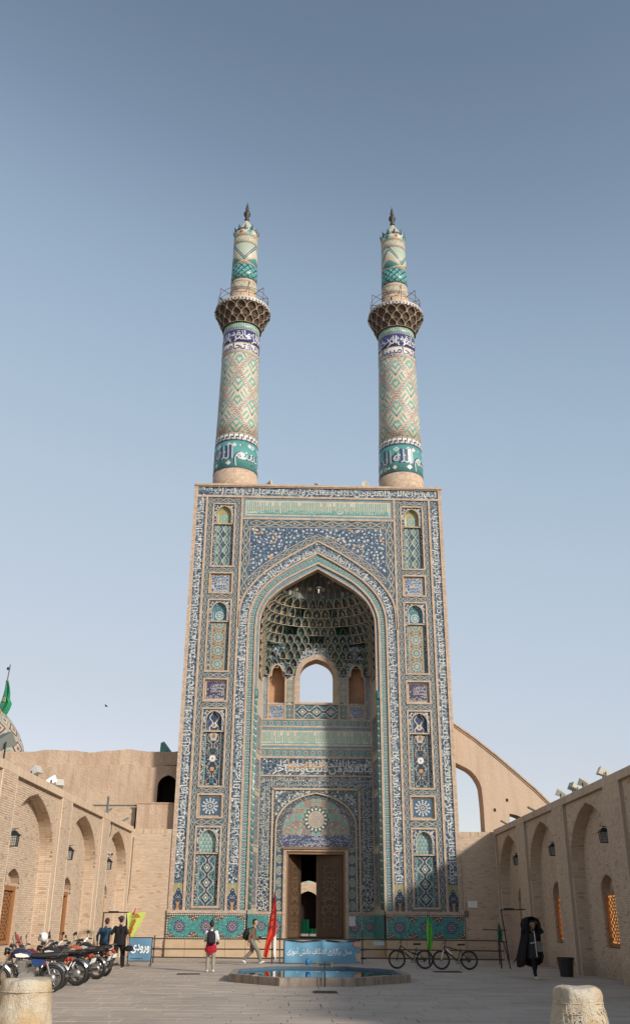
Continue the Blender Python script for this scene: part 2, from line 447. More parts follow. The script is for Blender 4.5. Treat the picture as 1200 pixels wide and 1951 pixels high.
def p_star(u, v):
    a, b = u*2.2+v*1.35, u*2.2-v*1.35
    lines = OR(abs(fr(a)-.5) < .04, abs(fr(b)-.5) < .04); d = hyp(fr(a)-.0-.5, fr(b)-.5)
    k = abs(fr(u*2.2+.25)-.5)+abs(fr(v*1.35)-.5)
    c = mix(k < .42, (.045, .08, .10, 1), (.24, .30, .26, 1)); c = mix(k < .27, c, (.09, .20, .19, 1)); c = mix(k < .13, c, OLIVE); c = mix(lines, c, (.45, .45, .42, 1))
    vd, vc = voro(comb(u, v), 9.); c = mix(AND(vd < .22, vc > .6), c, TURQ)
    return c
def p_ros(u, v):
    vv = (fr(v/.85)-.5)*.85; r = hyp(u, vv); a = M('ARCTAN2', vv, u); pet = cs(a*10.)
    c = mix(r < .36, (.33, .22, .13, 1), (.075, .13, .14, 1)); c = mix(abs(r-.27-.03*pet) < .03, c, (.46, .38, .29, 1)); c = mix(AND(r < .24, pet > .2), c, (.22, .34, .32, 1))
    c = mix(r < .10, c, (.42, .42, .34, 1)); c = mix(r < .05, c, TURQ)
    vd, vc = voro(comb(u, v), 8.5, 'F1', .4); c = mix(AND(vd < .2, r > .36), c, mix(vc > .5, OCHRE, TEAL))
    c = mix(AND(abs(abs(u)-.28) < .06, abs(abs(vv)-.42) < .07), c, (.05, .12, .13, 1))
    return c
def p_vase(u, v):
    au = abs(u); s = sn(v*7.4)
    c = (.022, .035, .065, 1); c = mix(abs(au-.20-.13*s) < .022, c, OCHRE); c = mix(abs(au-.18+.10*sn(v*5.1)) < .018, c, TURQ)
    d, k = voro(comb(au, v), 11.); c = mix(AND(d < .30, k > .36), c, mix(k > .75, (.16, .28, .34, 1), WHITE)); c = mix(AND(d < .28, k < .12), c, OCHRE)
    r = hyp(u, v-1.55); c = mix(r < .19, c, WHITE); c = mix(r < .06, c, SKYB)
    r = hyp(u, (v-2.85)*.8); c = mix(r < .21, c, PALE); c = mix(r < .11, c, (.27, .15, .09, 1)); r2 = hyp(u, v-.95); c = mix(r2 < .12, c, OCHRE)
    return c
def p_ogee(u, v):
    au = abs(u); per = .78; t = fr(v/per); w = .08+.30*sn(t*pi)*sn(t*pi)
    c = mix(au < w, (.030, .085, .105, 1), (.030, .050, .095, 1))
    d, k = voro(comb(au, v), 11.); c = mix(AND(d < .26, k > .6), c, mix(k > .85, WHITE, SKYB)); c = mix(AND(d < .26, k < .17), c, OCHRE)
    c = mix(abs(au-.30-.07*sn(v*11.)) < .024, c, TURQ); c = mix(abs(au-w) < .026, c, (.46, .40, .32, 1))
    tt = abs(t-.5)*per; m2 = au+tt*.8; c = mix(m2 < .17, c, (.10, .17, .11, 1)); c = mix(abs(m2-.17) < .02, c, (.50, .46, .38, 1)); c = mix(m2 < .06, c, WHITE)
    return c
M_pan = [panel('star_lattice_panel', p_star), panel('rosette_lattice_panel', p_ros), panel('vase_floral_panel', p_vase), panel('ogee_lattice_panel', p_ogee)]
def alcove(name, kind):
    def fn():
        u, v = uvs(); r = hyp(u, v-.42); a = M('ARCTAN2', v-.42, u)
        d, k = voro(comb(u, v), 8.)
        if kind == 0:
            c = mix(d < .25, OLIVE, mix(k > .5, (.36, .24, .12, 1), (.17, .33, .28, 1))); c = mix(r < .26+.09*cs(a*8.), c, (.21, .40, .35, 1)); c = mix(r < .10+.10*cs(a*8.), c, BLUE); c = mix(r < .055, c, WHITE)
        elif kind == 1:
            c = mix(d < .26, (.07, .17, .21, 1), mix(k > .45, WHITE, TURQ)); c = mix(abs(r-.27) < .022, c, WHITE); c = mix(AND(r < .25, cs(a*9.) > .1), c, (.25, .42, .41, 1)); c = mix(r < .10, c, WHITE); c = mix(r < .06, c, (.28, .16, .1, 1))
        elif kind == 2:
            c = mix(d < .28, (.03, .05, .10, 1), mix(k > .55, SKYB, (.05, .10, .16, 1))); c = mix(abs(abs(u)-.20-.10*sn(v*9.)) < .03, c, WHITE); c = mix(hyp(u, v-.36) < .17, c, WHITE); c = mix(hyp(u, v-.36) < .13, c, OCHRE); c = mix(hyp(u, v-.36) < .05, c, TURQ)
        else:
            row = fl(v*4.5); uu = fr(u*4.5+row*.5)-.5; vv = fr(v*4.5)
            w = .5*sq(mx(1.-vv, 0.)); c = mix(abs(uu) < w-.10, (.36, .36, .27, 1), (.10, .25, .265, 1)); c = mix(abs(abs(uu)-w+.06) < .05, c, (.13, .28, .33, 1)); c = mix(AND(abs(uu) < .1, vv < .3), c, (.24, .14, .09, 1))
        return wear(c)
    return mat(name, fn, .35)
M_alc = [alcove('star_alcove_tile', 0), alcove('wheel_alcove_tile', 1), alcove('palmette_alcove_tile', 2), alcove('stalactite_alcove_tile', 3)]
def f_spand():
    u, v = uvs(); d, k = voro(comb(u, v), 8.); e = voro(comb(u, v), 5.5, 'DISTANCE_TO_EDGE')
    c = mix(e < .09, (.04, .075, .13, 1), (.42, .43, .41, 1)); c = mix(d < .22, c, mix(k > .6, SKYB, mix(k > .45, OLIVE, NAVY)))
    return wear(c)
M_spand = mat('small_spandrel_tile', f_spand, .35)
def f_square(kind):
    def fn():
        u, v = uvs(); au, av = abs(u), abs(v); m = mx(au, av); r = hyp(u, v); a = M('ARCTAN2', v, u); d, k = voro(comb(u, v), 11.)
        if kind == 0:
            c = mix(d < .3, (.045, .085, .16, 1), mix(k > .6, (.30, .36, .43, 1), mix(k > .45, OCHRE, NAVY))); e = voro(comb(u, v), 7., 'DISTANCE_TO_EDGE'); c = mix(e < .07, c, (.36, .40, .45, 1)); c = mix(r < .07, c, OCHRE)
        elif kind == 1:
            c = mix(d < .3, (.05, .045, .09, 1), mix(k > .55, (.42, .36, .37, 1), (.14, .09, .09, 1)))
        else:
            c = mix(d < .22, (.045, .10, .17, 1), mix(k > .55, SKYB, NAVY)); c = mix(abs(r-.20-.05*cs(a*12.)) < .025, c, WHITE); c = mix(AND(abs(r-.31) < .035, cs(a*12.) > .55), c, (.55, .38, .28, 1)); c = mix(r < .09, c, PALE); c = mix(r < .05, c, BROWN)
        tt = mx(fr(u*14.), 0.)
        b = m > .42; c = mix(b, c, mix(AND(fr(u*13.) < .5, fr(v*13.) < .5), (.45, .33, .21, 1), (.27, .15, .07, 1)) if kind != 1 else mix(OR(fr(u*13.) < .5, fr(v*13.) < .5), (.08, .12, .14, 1), CREAM))
        c = mix(m > .485, c, (.16, .10, .06, 1))
        return wear(c)
    return fn
M_square = [mat('blue_inscribed_square_tile', f_square(0), .35), mat('plum_inscribed_square_tile', f_square(1), .35), mat('blue_starburst_square_tile', f_square(2), .35)]
def f_dado():
    p = geopos(); d, k = voro(p, 10.); e = voro(p, 10., 'DISTANCE_TO_EDGE')
    c = mix(k, (.055, .215, .205, 1), (.11, .33, .30, 1)); c = mix(e < .05, c, (.03, .10, .11, 1)); c = mix(AND(d < .16, k > .8), c, NAVY)
    return wear(c)
M_dado = mat('turquoise_mosaic_dado', f_dado, .28)
def f_dborder():
    u, v = uvs(); a = abs(fr(v*.9)-.5)/.9; c = mix(hyp(u, a) < .30, (.035, .05, .05, 1), WHITE); c = mix(AND(NOT(hyp(u, a) < .30), hyp(u, abs(fr(v*.9+.5)-.5)/.9) < .22), c, (.26, .18, .09, 1))
    return wear(c)
M_dborder = mat('dark_bead_border_tile', f_dborder, .3)
def f_bluearch():
    u, v = uvs(); d, k = voro(comb(abs(u), v), 8.); ar = .43*sq(mx(1.-(v-1.35)/.75, 0.)); au = abs(u)
    c = mix(d < .3, (.03, .045, .085, 1), mix(k > .5, WHITE, mix(k > .3, OCHRE, BLUE))); c = mix(AND(au < .20-.08*sn(v*4.4), v < .75), c, (.36, .22, .09, 1)); c = mix(AND(v > 1.35, au > ar), c, OLIVE); c = mix(AND(v > 1.35, abs(au-ar) < .025), c, (.42, .40, .35, 1))
    return wear(c)
M_bluearch = mat('blue_vase_arch_tile', f_bluearch, .33)
def f_stone():
    p = geopos(); x, y, z = sep(p); n = noise(comb(x*1.2, y, z*4.), .8, 6.); n2 = noise(p, 1.3, 4.)
    c = mix(n, (.50, .39, .26, 1), (.40, .275, .16, 1)); c = mix(ramp(n2, .52, .75)*.5, c, (.30, .24, .19, 1))
    return c, (noise(p, 12., 3.), .2, .01)
M_stone = mat('veined_tan_stone', f_stone, .6)
def f_kufic():
    u, v = uvs(); p = geopos(); d, k = voro(p, 7.)
    c = mix(d < .2, (.44, .42, .33, 1), (.36, .42, .36, 1)); return wear(c)
M_kuficbg = mat('cream_kufic_ground', f_kufic, .35)
def f_teallet():
    return tint(mix(0., TURQ, TURQ), .9+.5*noise(geopos(), 6., 3.))
M_teal_letter = mat('teal_kufic_letter', f_teallet, .3)
def f_rope():
    u, v = uvs(); t = fr(v*2.6+u*1.0); t2 = fr(v*5.2-u*2.); c = mix(t < .3, (.08, .19, .175, 1), (.42, .43, .40, 1)); c = mix(t2 < .35, c, (.10, .22, .205, 1)); c = mix(AND(t > .3, t < .42), c, (.03, .05, .06, 1)); d, k = voro(geopos(), 14.); c = mix(AND(d < .3, k > .7), c, (.05, .12, .12, 1))
    return wear(c)
M_rope = mat('twisted_column_tile', f_rope, .3)
def f_tymp():
    u, v = uvs(); au = abs(u); d, k = voro(comb(au, v), 2.9, 'F1', .7); e = voro(comb(au, v), 2.9, 'DISTANCE_TO_EDGE', .7); d2, k2 = voro(comb(au, v), 13.)
    c = mix(k > .36, mix(k > .18, (.22, .20, .185, 1), (.06, .075, .14, 1)), (.15, .275, .255, 1))
    c = mix(AND(d2 < .24, k2 > .5), c, mix(k > .36, (.42, .41, .40, 1), (.26, .34, .31, 1)))
    br = e < .115; c = mix(br, c, (.235, .175, .14, 1)); c = mix(AND(br, AND(d2 < .26, k2 > .45)), c, mix(k2 > .75, (.42, .37, .32, 1), (.09, .15, .15, 1))); c = mix(AND(e < .13, e > .10), c, (.40, .36, .30, 1))
    c = mix(v < .62, c, mix(d2 < .34, (.06, .075, .14, 1), (.42, .42, .43, 1)))
    edge = hyp(u*1.0, mx(v-.75, 0.)*1.04) > 1.80; c = mix(AND(edge, v < 9.), c, mix(d2 < .3, (.07, .085, .10, 1), (.40, .38, .36, 1)))
    r = hyp(u, v-1.42); a = M('ARCTAN2', v-1.42, u); ring = AND(r < .66+.05*cs(a*16.), r > .40)
    c = mix(ring, c, (.06, .095, .08, 1)); c = mix(AND(ring, AND(abs(r-.53) < .075, cs(a*16.) > .1)), c, (.44, .42, .36, 1)); c = mix(r < .42, c, (.38, .335, .285, 1)); c = mix(AND(r < .40, fr(r*13.+.25*cs(a*20.)) < .32), c, (.22, .165, .135, 1)); c = mix(abs(r-.41) < .018, c, CREAM)
    return wear(c)
M_tymp = mat('door_tympanum_tile', f_tymp, .35)
def f_flank():
    u, v = uvs(); vv = (fr(v/1.35)-.5)*1.35; r = hyp(u, vv*.75); a = M('ARCTAN2', vv, u); d, k = voro(comb(abs(u), v), 9.)
    c = mix(d < .26, (.045, .085, .125, 1), mix(k > .5, (.36, .40, .40, 1), mix(k > .3, TURQ, NAVY))); c = mix(abs(r-.33-.04*cs(a*12.)) < .04, c, PALE); c = mix(AND(r < .27, cs(a*12.) > 0.), c, (.20, .20, .16, 1)); c = mix(r < .15, c, (.36, .31, .19, 1)); c = mix(r < .07, c, SLATE)
    c = mix(abs(u) > .44, c, mix(fr(v*4.) < .5, TURQ, (.10, .10, .11, 1)))
    return wear(c)
M_flank = mat('door_flank_tile', f_flank, .35)
def f_cell():
    u, v = uvs(); ra = orand(); d, k = voro(comb(u, v, ra*9.), 6.5); r = hyp(u, (v-.38)*1.1)
    c = mix(ra, (.060, .070, .085, 1), (.065, .10, .095, 1)); c = mix(AND(d < .30, k > .30), c, mix(k > .62, (.52, .50, .46, 1), mix(k > .48, (.14, .26, .27, 1), (.07, .10, .16, 1))))
    c = mix(r < .13, c, mix(ra > .45, (.48, .46, .42, 1), (.40, .24, .10, 1))); c = mix(r < .055, c, (.05, .09, .12, 1))
    return wear(c)
M_cell = mat('muqarnas_cell_tile', f_cell, .38)
M_cellrim = plain('muqarnas_cream_rib', (.43, .34, .245, 1), .7, spec=.2)
def f_celltop():
    p = geopos(); d, k = voro(p, 11.); c = mix(d < .25, (.045, .155, .15, 1), mix(k > .6, (.20, .34, .31, 1), (.03, .07, .09, 1))); return wear(c)
M_celltop = mat('muqarnas_teal_spandrel', f_celltop, .4)
def f_fan():
    u, v = uvs(); d, k = voro(comb(u*14., v*3.2), 1.0, 'F1', .45); c = mix(d < .30, (.045, .045, .045, 1), mix(k > .62, (.26, .235, .20, 1), mix(k > .3, (.15, .10, .075, 1), (.08, .10, .075, 1)))); c = mix(abs(fr(u*14.)-.5) < .06, c, (.16, .15, .10, 1))
    return wear(c)
M_fan = mat('hood_crown_tile', f_fan, .4)
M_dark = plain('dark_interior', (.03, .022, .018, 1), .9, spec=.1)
def f_wood():
    p = objco(); x, y, z = sep(p); n = noise(comb(x*14., y*14., z*.9), 1.6, 5.); n2 = noise(p, 2., 3.)
    return tint(mix(n, (.060, .036, .021, 1), (.135, .080, .046, 1)), .7+.6*n2), (n, .3, .01)
M_wood = mat('dark_weathered_wood', f_wood, .6)
def f_doorpanel():
    u, v = uvs(); d, k = voro(comb(abs(u), v), 5.5); e = voro(comb(abs(u), v), 3.2, 'DISTANCE_TO_EDGE'); c = mix(d < .2, (.060, .035, .020, 1), mix(k > .6, (.20, .125, .07, 1), (.10, .06, .035, 1))); c = mix(e < .05, c, (.15, .092, .052, 1)); return c
M_doorpanel = mat('carved_door_panel', f_doorpanel, .55)
def f_owood():
    p = objco(); x, y, z = sep(p); n = noise(comb(x*20., y*20., z*1.2), 1.6, 4.); return mix(n, (.25, .105, .035, 1), (.36, .165, .065, 1))
M_owood = mat('varnished_orange_wood', f_owood, .5)

# ---- minaret patterns: u = turns, v = metres
def lozenge(u, v, n, per):
    a = fr(u*n)-.5; b = fr(v/per)-.5
    return abs(a)*2.+abs(b)*2., a, b
def weave(a, b, k, f=.58):
    """interlocking bars on the diagonals"""
    p = (a+b)*k; q = (a-b)*k; ch = fr((fl(p/3.)+fl(q/3.))*.5) < .25
    return mix_val(ch, fr(p) < f, fr(q) < f)
def mix_val(f, a, b): return f*a+NOT(f)*b
def f_shaft():
    u, v = uvs(); m, a, b = lozenge(u, v, 4., 3.05); m2, a2, b2 = lozenge(u+.125, v+1.525, 4., 3.05)
    mm = mn(m, m2); par = m < m2
    cream = (.53, .42, .315, 1)
    A = mix_val(par, abs(a), abs(a2)); B = mix_val(par, b, b2)
    st = weave(A*2., B*2.+4., 3.2, .47)
    c = mix(AND(st, mm < .80), cream, (.135, .315, .30, 1))
    zz = AND(mm > .88, mm < .94); c = mix(zz, c, WHITE); c = mix(AND(zz, fr(v*8.) < .42), c, (.04, .035, .06, 1)); c = mix(AND(mm > .955, mm < .98), c, (.05, .04, .06, 1)); c = mix(AND(mm > .84, mm < .86), c, (.09, .05, .05, 1))
    c = mix(mm < .055, c, NAVY)
    g = OR(fr(v*13.) < .12, fr(u*46.) < .08); c = tint(c, 1.-.13*g)
    return wear(c, .9, 1.08)
M_shaft = mat('turquoise_lozenge_brick', f_shaft, .5, spec=.3)
def f_meander():
    u, v = uvs(); t = v/.5; uu = fr(u*26.); c = WHITE
    k = OR(AND(abs(t-.5) < .10, uu < .62), OR(AND(abs(uu-.16) < .10, t < .6), AND(abs(uu-.62) < .10, AND(t > .35, t < .95)))); c = mix(k, c, NAVY); c = mix(OR(t < .12, t > .9), c, NAVY); c = mix(OR(t < .05, t > .95), c, WHITE)
    return c
M_meander = mat('white_key_band', f_meander, .4)
def f_tealband():
    u, v = uvs(); a = fr(u*11.)-.5; b = fr(v/.62)-.5; m = abs(a)+abs(b); rr = fr((fl(u*11.)*.37+fl(v/.62)*.61))
    c = mix(noise(comb(u*30., v), 2.), (.07, .235, .225, 1), (.10, .29, .275, 1)); k = AND(m < .26, rr > .4); c = mix(k, c, WHITE); c = mix(AND(m < .15, rr > .4), c, (.06, .2, .2, 1)); c = mix(AND(m < .07, rr > .4), c, WHITE)
    c = mix(AND(AND(m < .11, rr < .4), rr > .15), c, NAVY)
    return c
M_tealband = mat('teal_minaret_band', f_tealband, .35)
M_navyband = mat('navy_minaret_band', lambda: tint(mix(0., (.04, .05, .16, 1), (.04, .05, .16, 1)), .8+.5*noise(geopos(), 4., 3.)), .35)
M_whiteband = plain('white_minaret_band', (.55, .52, .48, 1), .4)
def f_kteal():
    u, v = uvs(); k = OR(fr(u*48.) < .42, AND(fr(u*12.+fl(v*6.)*.25) < .5, fr(v*6.) < .4)); c = mix(k, (.40, .42, .36, 1), (.10, .28, .27, 1)); return wear(c)
M_kteal = mat('teal_kufic_minaret_band', f_kteal, .4)
def f_upweave():
    u, v = uvs(); a, b = u*13., v*2.3; st = weave(a, b, 1.0); p = (a+b); q = (a-b)
    c = mix(st, (.09, .27, .265, 1), (.15, .36, .34, 1)); c = mix(OR(fr(p) < .26, fr(q) < .26), c, (.02, .045, .06, 1)); c = mix(AND(OR(fr(p) < .26, fr(q) < .26), NOT(st)), c, (.07, .24, .235, 1)); return c
M_upweave = mat('teal_strapwork_band', f_upweave, .35)
def f_pale():
    u, v = uvs(); a = fr(u*16.+fl(v*4.)*.5); c = mix(AND(a < .4, fr(v*4.) < .5), (.44, .36, .26, 1), (.20, .36, .33, 1)); return wear(c)
M_pale = mat('pale_mosaic_band', f_pale, .5)
def f_chev():
    u, v = uvs(); t = tri(u*3.)                       # 1 at tips
    h = v-.55-1.25*(1.-t); z = v
    c = mix(M('MULTIPLY', fr((v+u*9.)*3.3) < .35, 1.), (.42, .40, .31, 1), (.20, .37, .34, 1))
    c = mix(abs(h) < .05, c, (.05, .05, .06, 1)); c = mix(abs(h+.20) < .07, c, (.05, .14, .15, 1)); c = mix(abs(h+.33) < .03, c, WHITE)
    low = h < -.42; c = mix(low, c, (.47, .40, .30, 1)); tl = v-.30-.62*t; c = mix(AND(low, v-.12 < .62*(1.-t)), c, mix(fr(v*7.) < .5, (.10, .29, .28, 1), (.07, .2, .2, 1)))
    c = mix(v < .28*(t), c, (.52, .37, .25, 1)); c = mix(abs(v-.28*t) < .035, c, WHITE)
    return c
M_chev = mat('chevron_band', f_chev, .45)
def f_diam():
    u, v = uvs(); a = fr(u*8.)-.5; b = v/.7-.5; m = abs(a)+abs(b); c = mix(m < .48, (.40, .38, .30, 1), WHITE); c = mix(m < .40, c, mix(fr(fl(u*8.)*.5) < .25, (.46, .27, .14, 1), (.10, .28, .27, 1))); c = mix(m < .15, c, (.05, .05, .07, 1)); c = mix(AND(v > .55, fr(u*16.) < .5), c, (.03, .03, .05, 1)); return c
M_diam = mat('diamond_row_band', f_diam, .45)
def f_rim():
    u, v = uvs(); c = mix(AND(fr(u*48.) < .45, abs(v-.14) < .075), (.50, .46, .40, 1), (.08, .06, .08, 1)); return wear(c)
M_rim = mat('balcony_rim_tile', f_rim, .5)
M_cone = plain('pale_cone_tile', (.40, .37, .30, 1), .6)
M_crown = plain('teal_crown_point', (.03, .10, .10, 1), .5)
def f_bcell():  # colours darkened to stand in for shade in the balcony hollows
    u, v = uvs(); d, k = voro(comb(u, v), 5.); c = mix(d < .25, (.075, .05, .038, 1), mix(k > .7, (.26, .21, .16, 1), (.035, .028, .024, 1))); return c
M_bcell = mat('balcony_cell_tile', f_bcell, .6)
M_bronze = plain('dark_bronze', (.06, .05, .045, 1), .5, .4)

# ---- everyday materials
M_black = plain('black_rubber', (.018, .018, .019, 1), .6)
M_blackp = plain('black_paint', (.022, .022, .024, 1), .35)
M_iron = plain('dark_iron', (.03, .036, .038, 1), .5, .3)
M_pipe = plain('rusty_scaffold_pipe', (.055, .042, .036, 1), .6, .3, var=.4, scale=20.)
M_chrome = plain('chrome', (.40, .40, .40, 1), .28, 1.0, var=.05)
M_alu = plain('grey_alloy', (.36, .355, .34, 1), .4, .7)
M_whitep = plain('white_paint', (.72, .71, .68, 1), .45, var=.06)
M_greyp = plain('grey_green_metal', (.11, .125, .115, 1), .5)
M_redplastic = plain('red_lamp_plastic', (.28, .035, .02, 1), .25)
M_amber = plain('amber_plastic', (.55, .16, .03, 1), .25)
M_redp = plain('red_paint', (.34, .025, .02, 1), .3)
M_bluep = plain('blue_paint', (.015, .05, .16, 1), .28)
M_navyp = plain('navy_paint', (.02, .028, .075, 1), .25)
M_orangep = plain('orange_paint', (.38, .10, .05, 1), .3)
M_maroon = plain('maroon_paint', (.12, .018, .022, 1), .3)
def f_glassy():
    return (.30, .31, .30, 1)
M_lampglass = plain('frosted_lamp_glass', (.42, .41, .36, 1), .3, var=.2, scale=30.)
def f_water():
    return (.008, .012, .014, 1)
M_water = mat('pool_water', lambda: (mix(0., (.008, .012, .014, 1), (.008, .012, .014, 1)), (noise(geopos(), 1.4, 2.), .018, .02)), .015, spec=.55)
M_bluerim = plain('blue_pool_paint', (.07, .135, .195, 1), .45)
def f_curb():
    p = geopos(); x, y, z = sep(p); s = noise(comb(x*5., y*5., z*.7), 1.2, 4.); n = noise(p, 6., 4.); c = mix(ramp(s, .35, .8), (.34, .28, .225, 1), (.15, .122, .10, 1)); return tint(c, .7+.55*n), (n, .4, .02)
M_curb = mat('stained_pool_stone', f_curb, .8)
def f_paver():
    p = geopos(); n = noise(p, 1.1, 6., .7); n2 = noise(p, 19., 4.); r = orand(); t = attr('tone'); x, y, z = sep(p); st = noise(comb(x*.35, y*1.6, 0.), 1.0, 5.)
    c = mix(n, (.37, .31, .255, 1), (.48, .41, .345, 1)); c = mix(ramp(st, .50, .75)*.5, c, (.25, .212, .18, 1)); c = mix(ramp(noise(p, .35, 5., .65), .48, .70)*.5, c, (.27, .232, .20, 1)); c = mix(ramp(noise(p, 2.2, 6., .75), .60, .72)*.5, c, (.21, .18, .155, 1)); c = mix(ramp(noise(p, 1.0, 5., .7), .62, .75)*.4, c, (.48, .43, .37, 1))
    return tint(c, (.80+.38*n2)*(.93+.14*t)), (n2*.6+n*.4, .6, .025)
M_paver = mat('worn_grey_paver', f_paver, .8, spec=.25)
M_joint = plain('dirt_joint', (.19, .16, .135, 1), .95, spec=.1)
def f_boll():
    p = objco(); n = noise(p, 1.6, 6., .65); n2 = noise(p, 5., 5.); n3 = noise(p, 40., 3.); c = mix(ramp(n, .35, .65), (.56, .50, .40, 1), (.46, .33, .18, 1)); c = mix(ramp(n2, .58, .75)*.6, c, (.30, .185, .09, 1))
    ch = voro(p, 7., 'DISTANCE_TO_EDGE'); n4 = noise(p, 11., 6., .75); c = mix(ramp(n4, .55, .8)*.55, c, (.33, .23, .13, 1)); return tint(c, (.80+.4*n3)*(.86+.28*noise(p, 3., 6., .7))), (n2*.5+n4*.6+n3*.25, 1.0, .06)
M_boll = mat('weathered_limestone', f_boll, .6)
# ------------------------------------------------------------------ arabic lettering: contextual forms laid out right to left
FORMS = {'ا': (0xFE8D,0xFE8E,0,0), 'أ': (0xFE83,0xFE84,0,0), 'إ': (0xFE87,0xFE88,0,0), 'آ': (0xFE81,0xFE82,0,0), 'د': (0xFEA9,0xFEAA,0,0), 'ذ': (0xFEAB,0xFEAC,0,0),
 'ر': (0xFEAD,0xFEAE,0,0), 'ز': (0xFEAF,0xFEB0,0,0), 'و': (0xFEED,0xFEEE,0,0), 'ة': (0xFE93,0xFE94,0,0), 'ى': (0xFEEF,0xFEF0,0,0), 'ء': (0xFE80,0,0,0),
 'ب': (0xFE8F,0xFE90,0xFE91,0xFE92), 'ت': (0xFE95,0xFE96,0xFE97,0xFE98), 'ث': (0xFE99,0xFE9A,0xFE9B,0xFE9C), 'ج': (0xFE9D,0xFE9E,0xFE9F,0xFEA0),
 'ح': (0xFEA1,0xFEA2,0xFEA3,0xFEA4), 'خ': (0xFEA5,0xFEA6,0xFEA7,0xFEA8), 'س': (0xFEB1,0xFEB2,0xFEB3,0xFEB4), 'ش': (0xFEB5,0xFEB6,0xFEB7,0xFEB8),
 'ص': (0xFEB9,0xFEBA,0xFEBB,0xFEBC), 'ض': (0xFEBD,0xFEBE,0xFEBF,0xFEC0), 'ط': (0xFEC1,0xFEC2,0xFEC3,0xFEC4), 'ظ': (0xFEC5,0xFEC6,0xFEC7,0xFEC8),
 'ع': (0xFEC9,0xFECA,0xFECB,0xFECC), 'غ': (0xFECD,0xFECE,0xFECF,0xFED0), 'ف': (0xFED1,0xFED2,0xFED3,0xFED4), 'ق': (0xFED5,0xFED6,0xFED7,0xFED8),
 'ک': (0xFED9,0xFEDA,0xFEDB,0xFEDC), 'ك': (0xFED9,0xFEDA,0xFEDB,0xFEDC), 'گ': (0xFB92,0xFB93,0xFB94,0xFB95), 'ل': (0xFEDD,0xFEDE,0xFEDF,0xFEE0),
 'م': (0xFEE1,0xFEE2,0xFEE3,0xFEE4), 'ن': (0xFEE5,0xFEE6,0xFEE7,0xFEE8), 'ه': (0xFEE9,0xFEEA,0xFEEB,0xFEEC), 'ي': (0xFEF1,0xFEF2,0xFEF3,0xFEF4), 'ی': (0xFEEF,0xFEF0,0xFEF3,0xFEF4)}
def shape(s):
    s = s.replace('لا', '\u0001')
    def joins_next(c): return c in FORMS and FORMS[c][2]
    out = []
    for i, c in enumerate(s):
        p = i > 0 and joins_next(s[i-1]); n = i+1 < len(s) and (s[i+1] in FORMS and s[i+1] != 'ء' or s[i+1] == '\u0001')
        if c == '\u0001': out.append(chr(0xFEFC if p else 0xFEFB)); continue
        if c not in FORMS: out.append(c); continue
        iso, fin, ini, med = FORMS[c]
        out.append(chr(med if (p and n and med) else fin if (p and fin) else ini if (n and ini) else iso))
    return ''.join(reversed(out))
_tc = {}
def text2d(s, bold=.0, arabic=True):
    """(verts (n,2), faces) of one line at size 1, left edge at 0"""
    key = (s, bold)
    if key in _tc: return _tc[key]
    cu = bpy.data.curves.new('text', 'FONT'); cu.body = shape(s) if arabic else s; cu.resolution_u = 2; cu.offset = bold
    o = bpy.data.objects.new('text', cu); COL.objects.link(o)
    dg = bpy.context.evaluated_depsgraph_get(); me = o.evaluated_get(dg).to_mesh()
    V = np.array([(v.co.x, v.co.y) for v in me.vertices]) if len(me.vertices) else np.zeros((0, 2)); F = [tuple(p.vertices) for p in me.polygons]
    o.evaluated_get(dg).to_mesh_clear(); bpy.data.objects.remove(o); bpy.data.curves.remove(cu)
    if len(V): V[:, 0] -= V[:, 0].min()
    _tc[key] = (V, F); return V, F
VERSE = ('بسم الله الرحمن الرحيم انا فتحنا لك فتحا مبينا ليغفر لك الله ما تقدم من ذنبك وما تأخر ويتم نعمته عليك ويهديك صراطا مستقيما '
         'وينصرك الله نصرا عزيزا هو الذى انزل السكينة فى قلوب المؤمنين').replace('ؤ', 'و').split()
def add_text(mb, words, L, fn, sx, sy, y0, start=0, bold=-.010, gap=.08, mat=0):
    """words laid right to left from s = 0 to L through fn(s, n) -> point; s runs along the reading direction"""
    s = 0.; i = start
    while True:
        V, F = text2d(words[i % len(words)], bold); i += 1
        if not len(V): continue
        w = V[:, 0].max()*sx
        if s+w > L:
            if i-start > 40 or L-s < .25*sx*2 or True: break
        b = len(mb.v)
        for x, y in V: mb.v.append(tuple(fn(s+w-x*sx, y0+y*sy)))
        for f in F: mb.f.append(tuple(b+k for k in f)); mb.m.append(mat); mb.tone.append(.5); mb.uv.append([(0,0)]*len(f))
        s += w+gap*sx
    return i
def path_fn(P, N, y):
    """P (n,2) polyline in x,z, N outward normals; returns fn(s, n)"""
    P = np.array(P); S = np.r_[0, np.cumsum(np.linalg.norm(np.diff(P, axis=0), axis=1))]; N = np.array(N)
    def fn(s, n):
        return (np.interp(s, S, P[:, 0])+n*np.interp(s, S, N[:, 0]), y, np.interp(s, S, P[:, 1])+n*np.interp(s, S, N[:, 1]))
    return fn, S[-1]
def flat_text(s, width, height, mat_, parent, name='lettering', org=(0,0,0), ex=(1,0,0), ey=(0,0,1), bold=.02, arabic=True, wave=None):
    """one centred line fitted into width x height on the plane org, ex, ey"""
    V, F = text2d(s, bold, arabic); w = V[:, 0].max(); lo, hi = V[:, 1].min(), V[:, 1].max(); mb = MB()
    k = min(width/w, height/(hi-lo)); kx = k; ky = min(height/(hi-lo), k*1.5); ex, ey, org = Vector(ex), Vector(ey), Vector(org)
    nrm = ex.cross(ey)
    for x, y in V:
        a = (x-w/2)*kx; b = (y-(lo+hi)/2)*ky; p = org+ex*a+ey*b
        if wave: p = p+nrm*wave(a, b)
        mb.v.append(tuple(p))
    for f in F: mb.f.append(f); mb.m.append(0); mb.tone.append(.5); mb.uv.append([(0,0)]*len(f))
    return mb.build(name, mat_, parent)

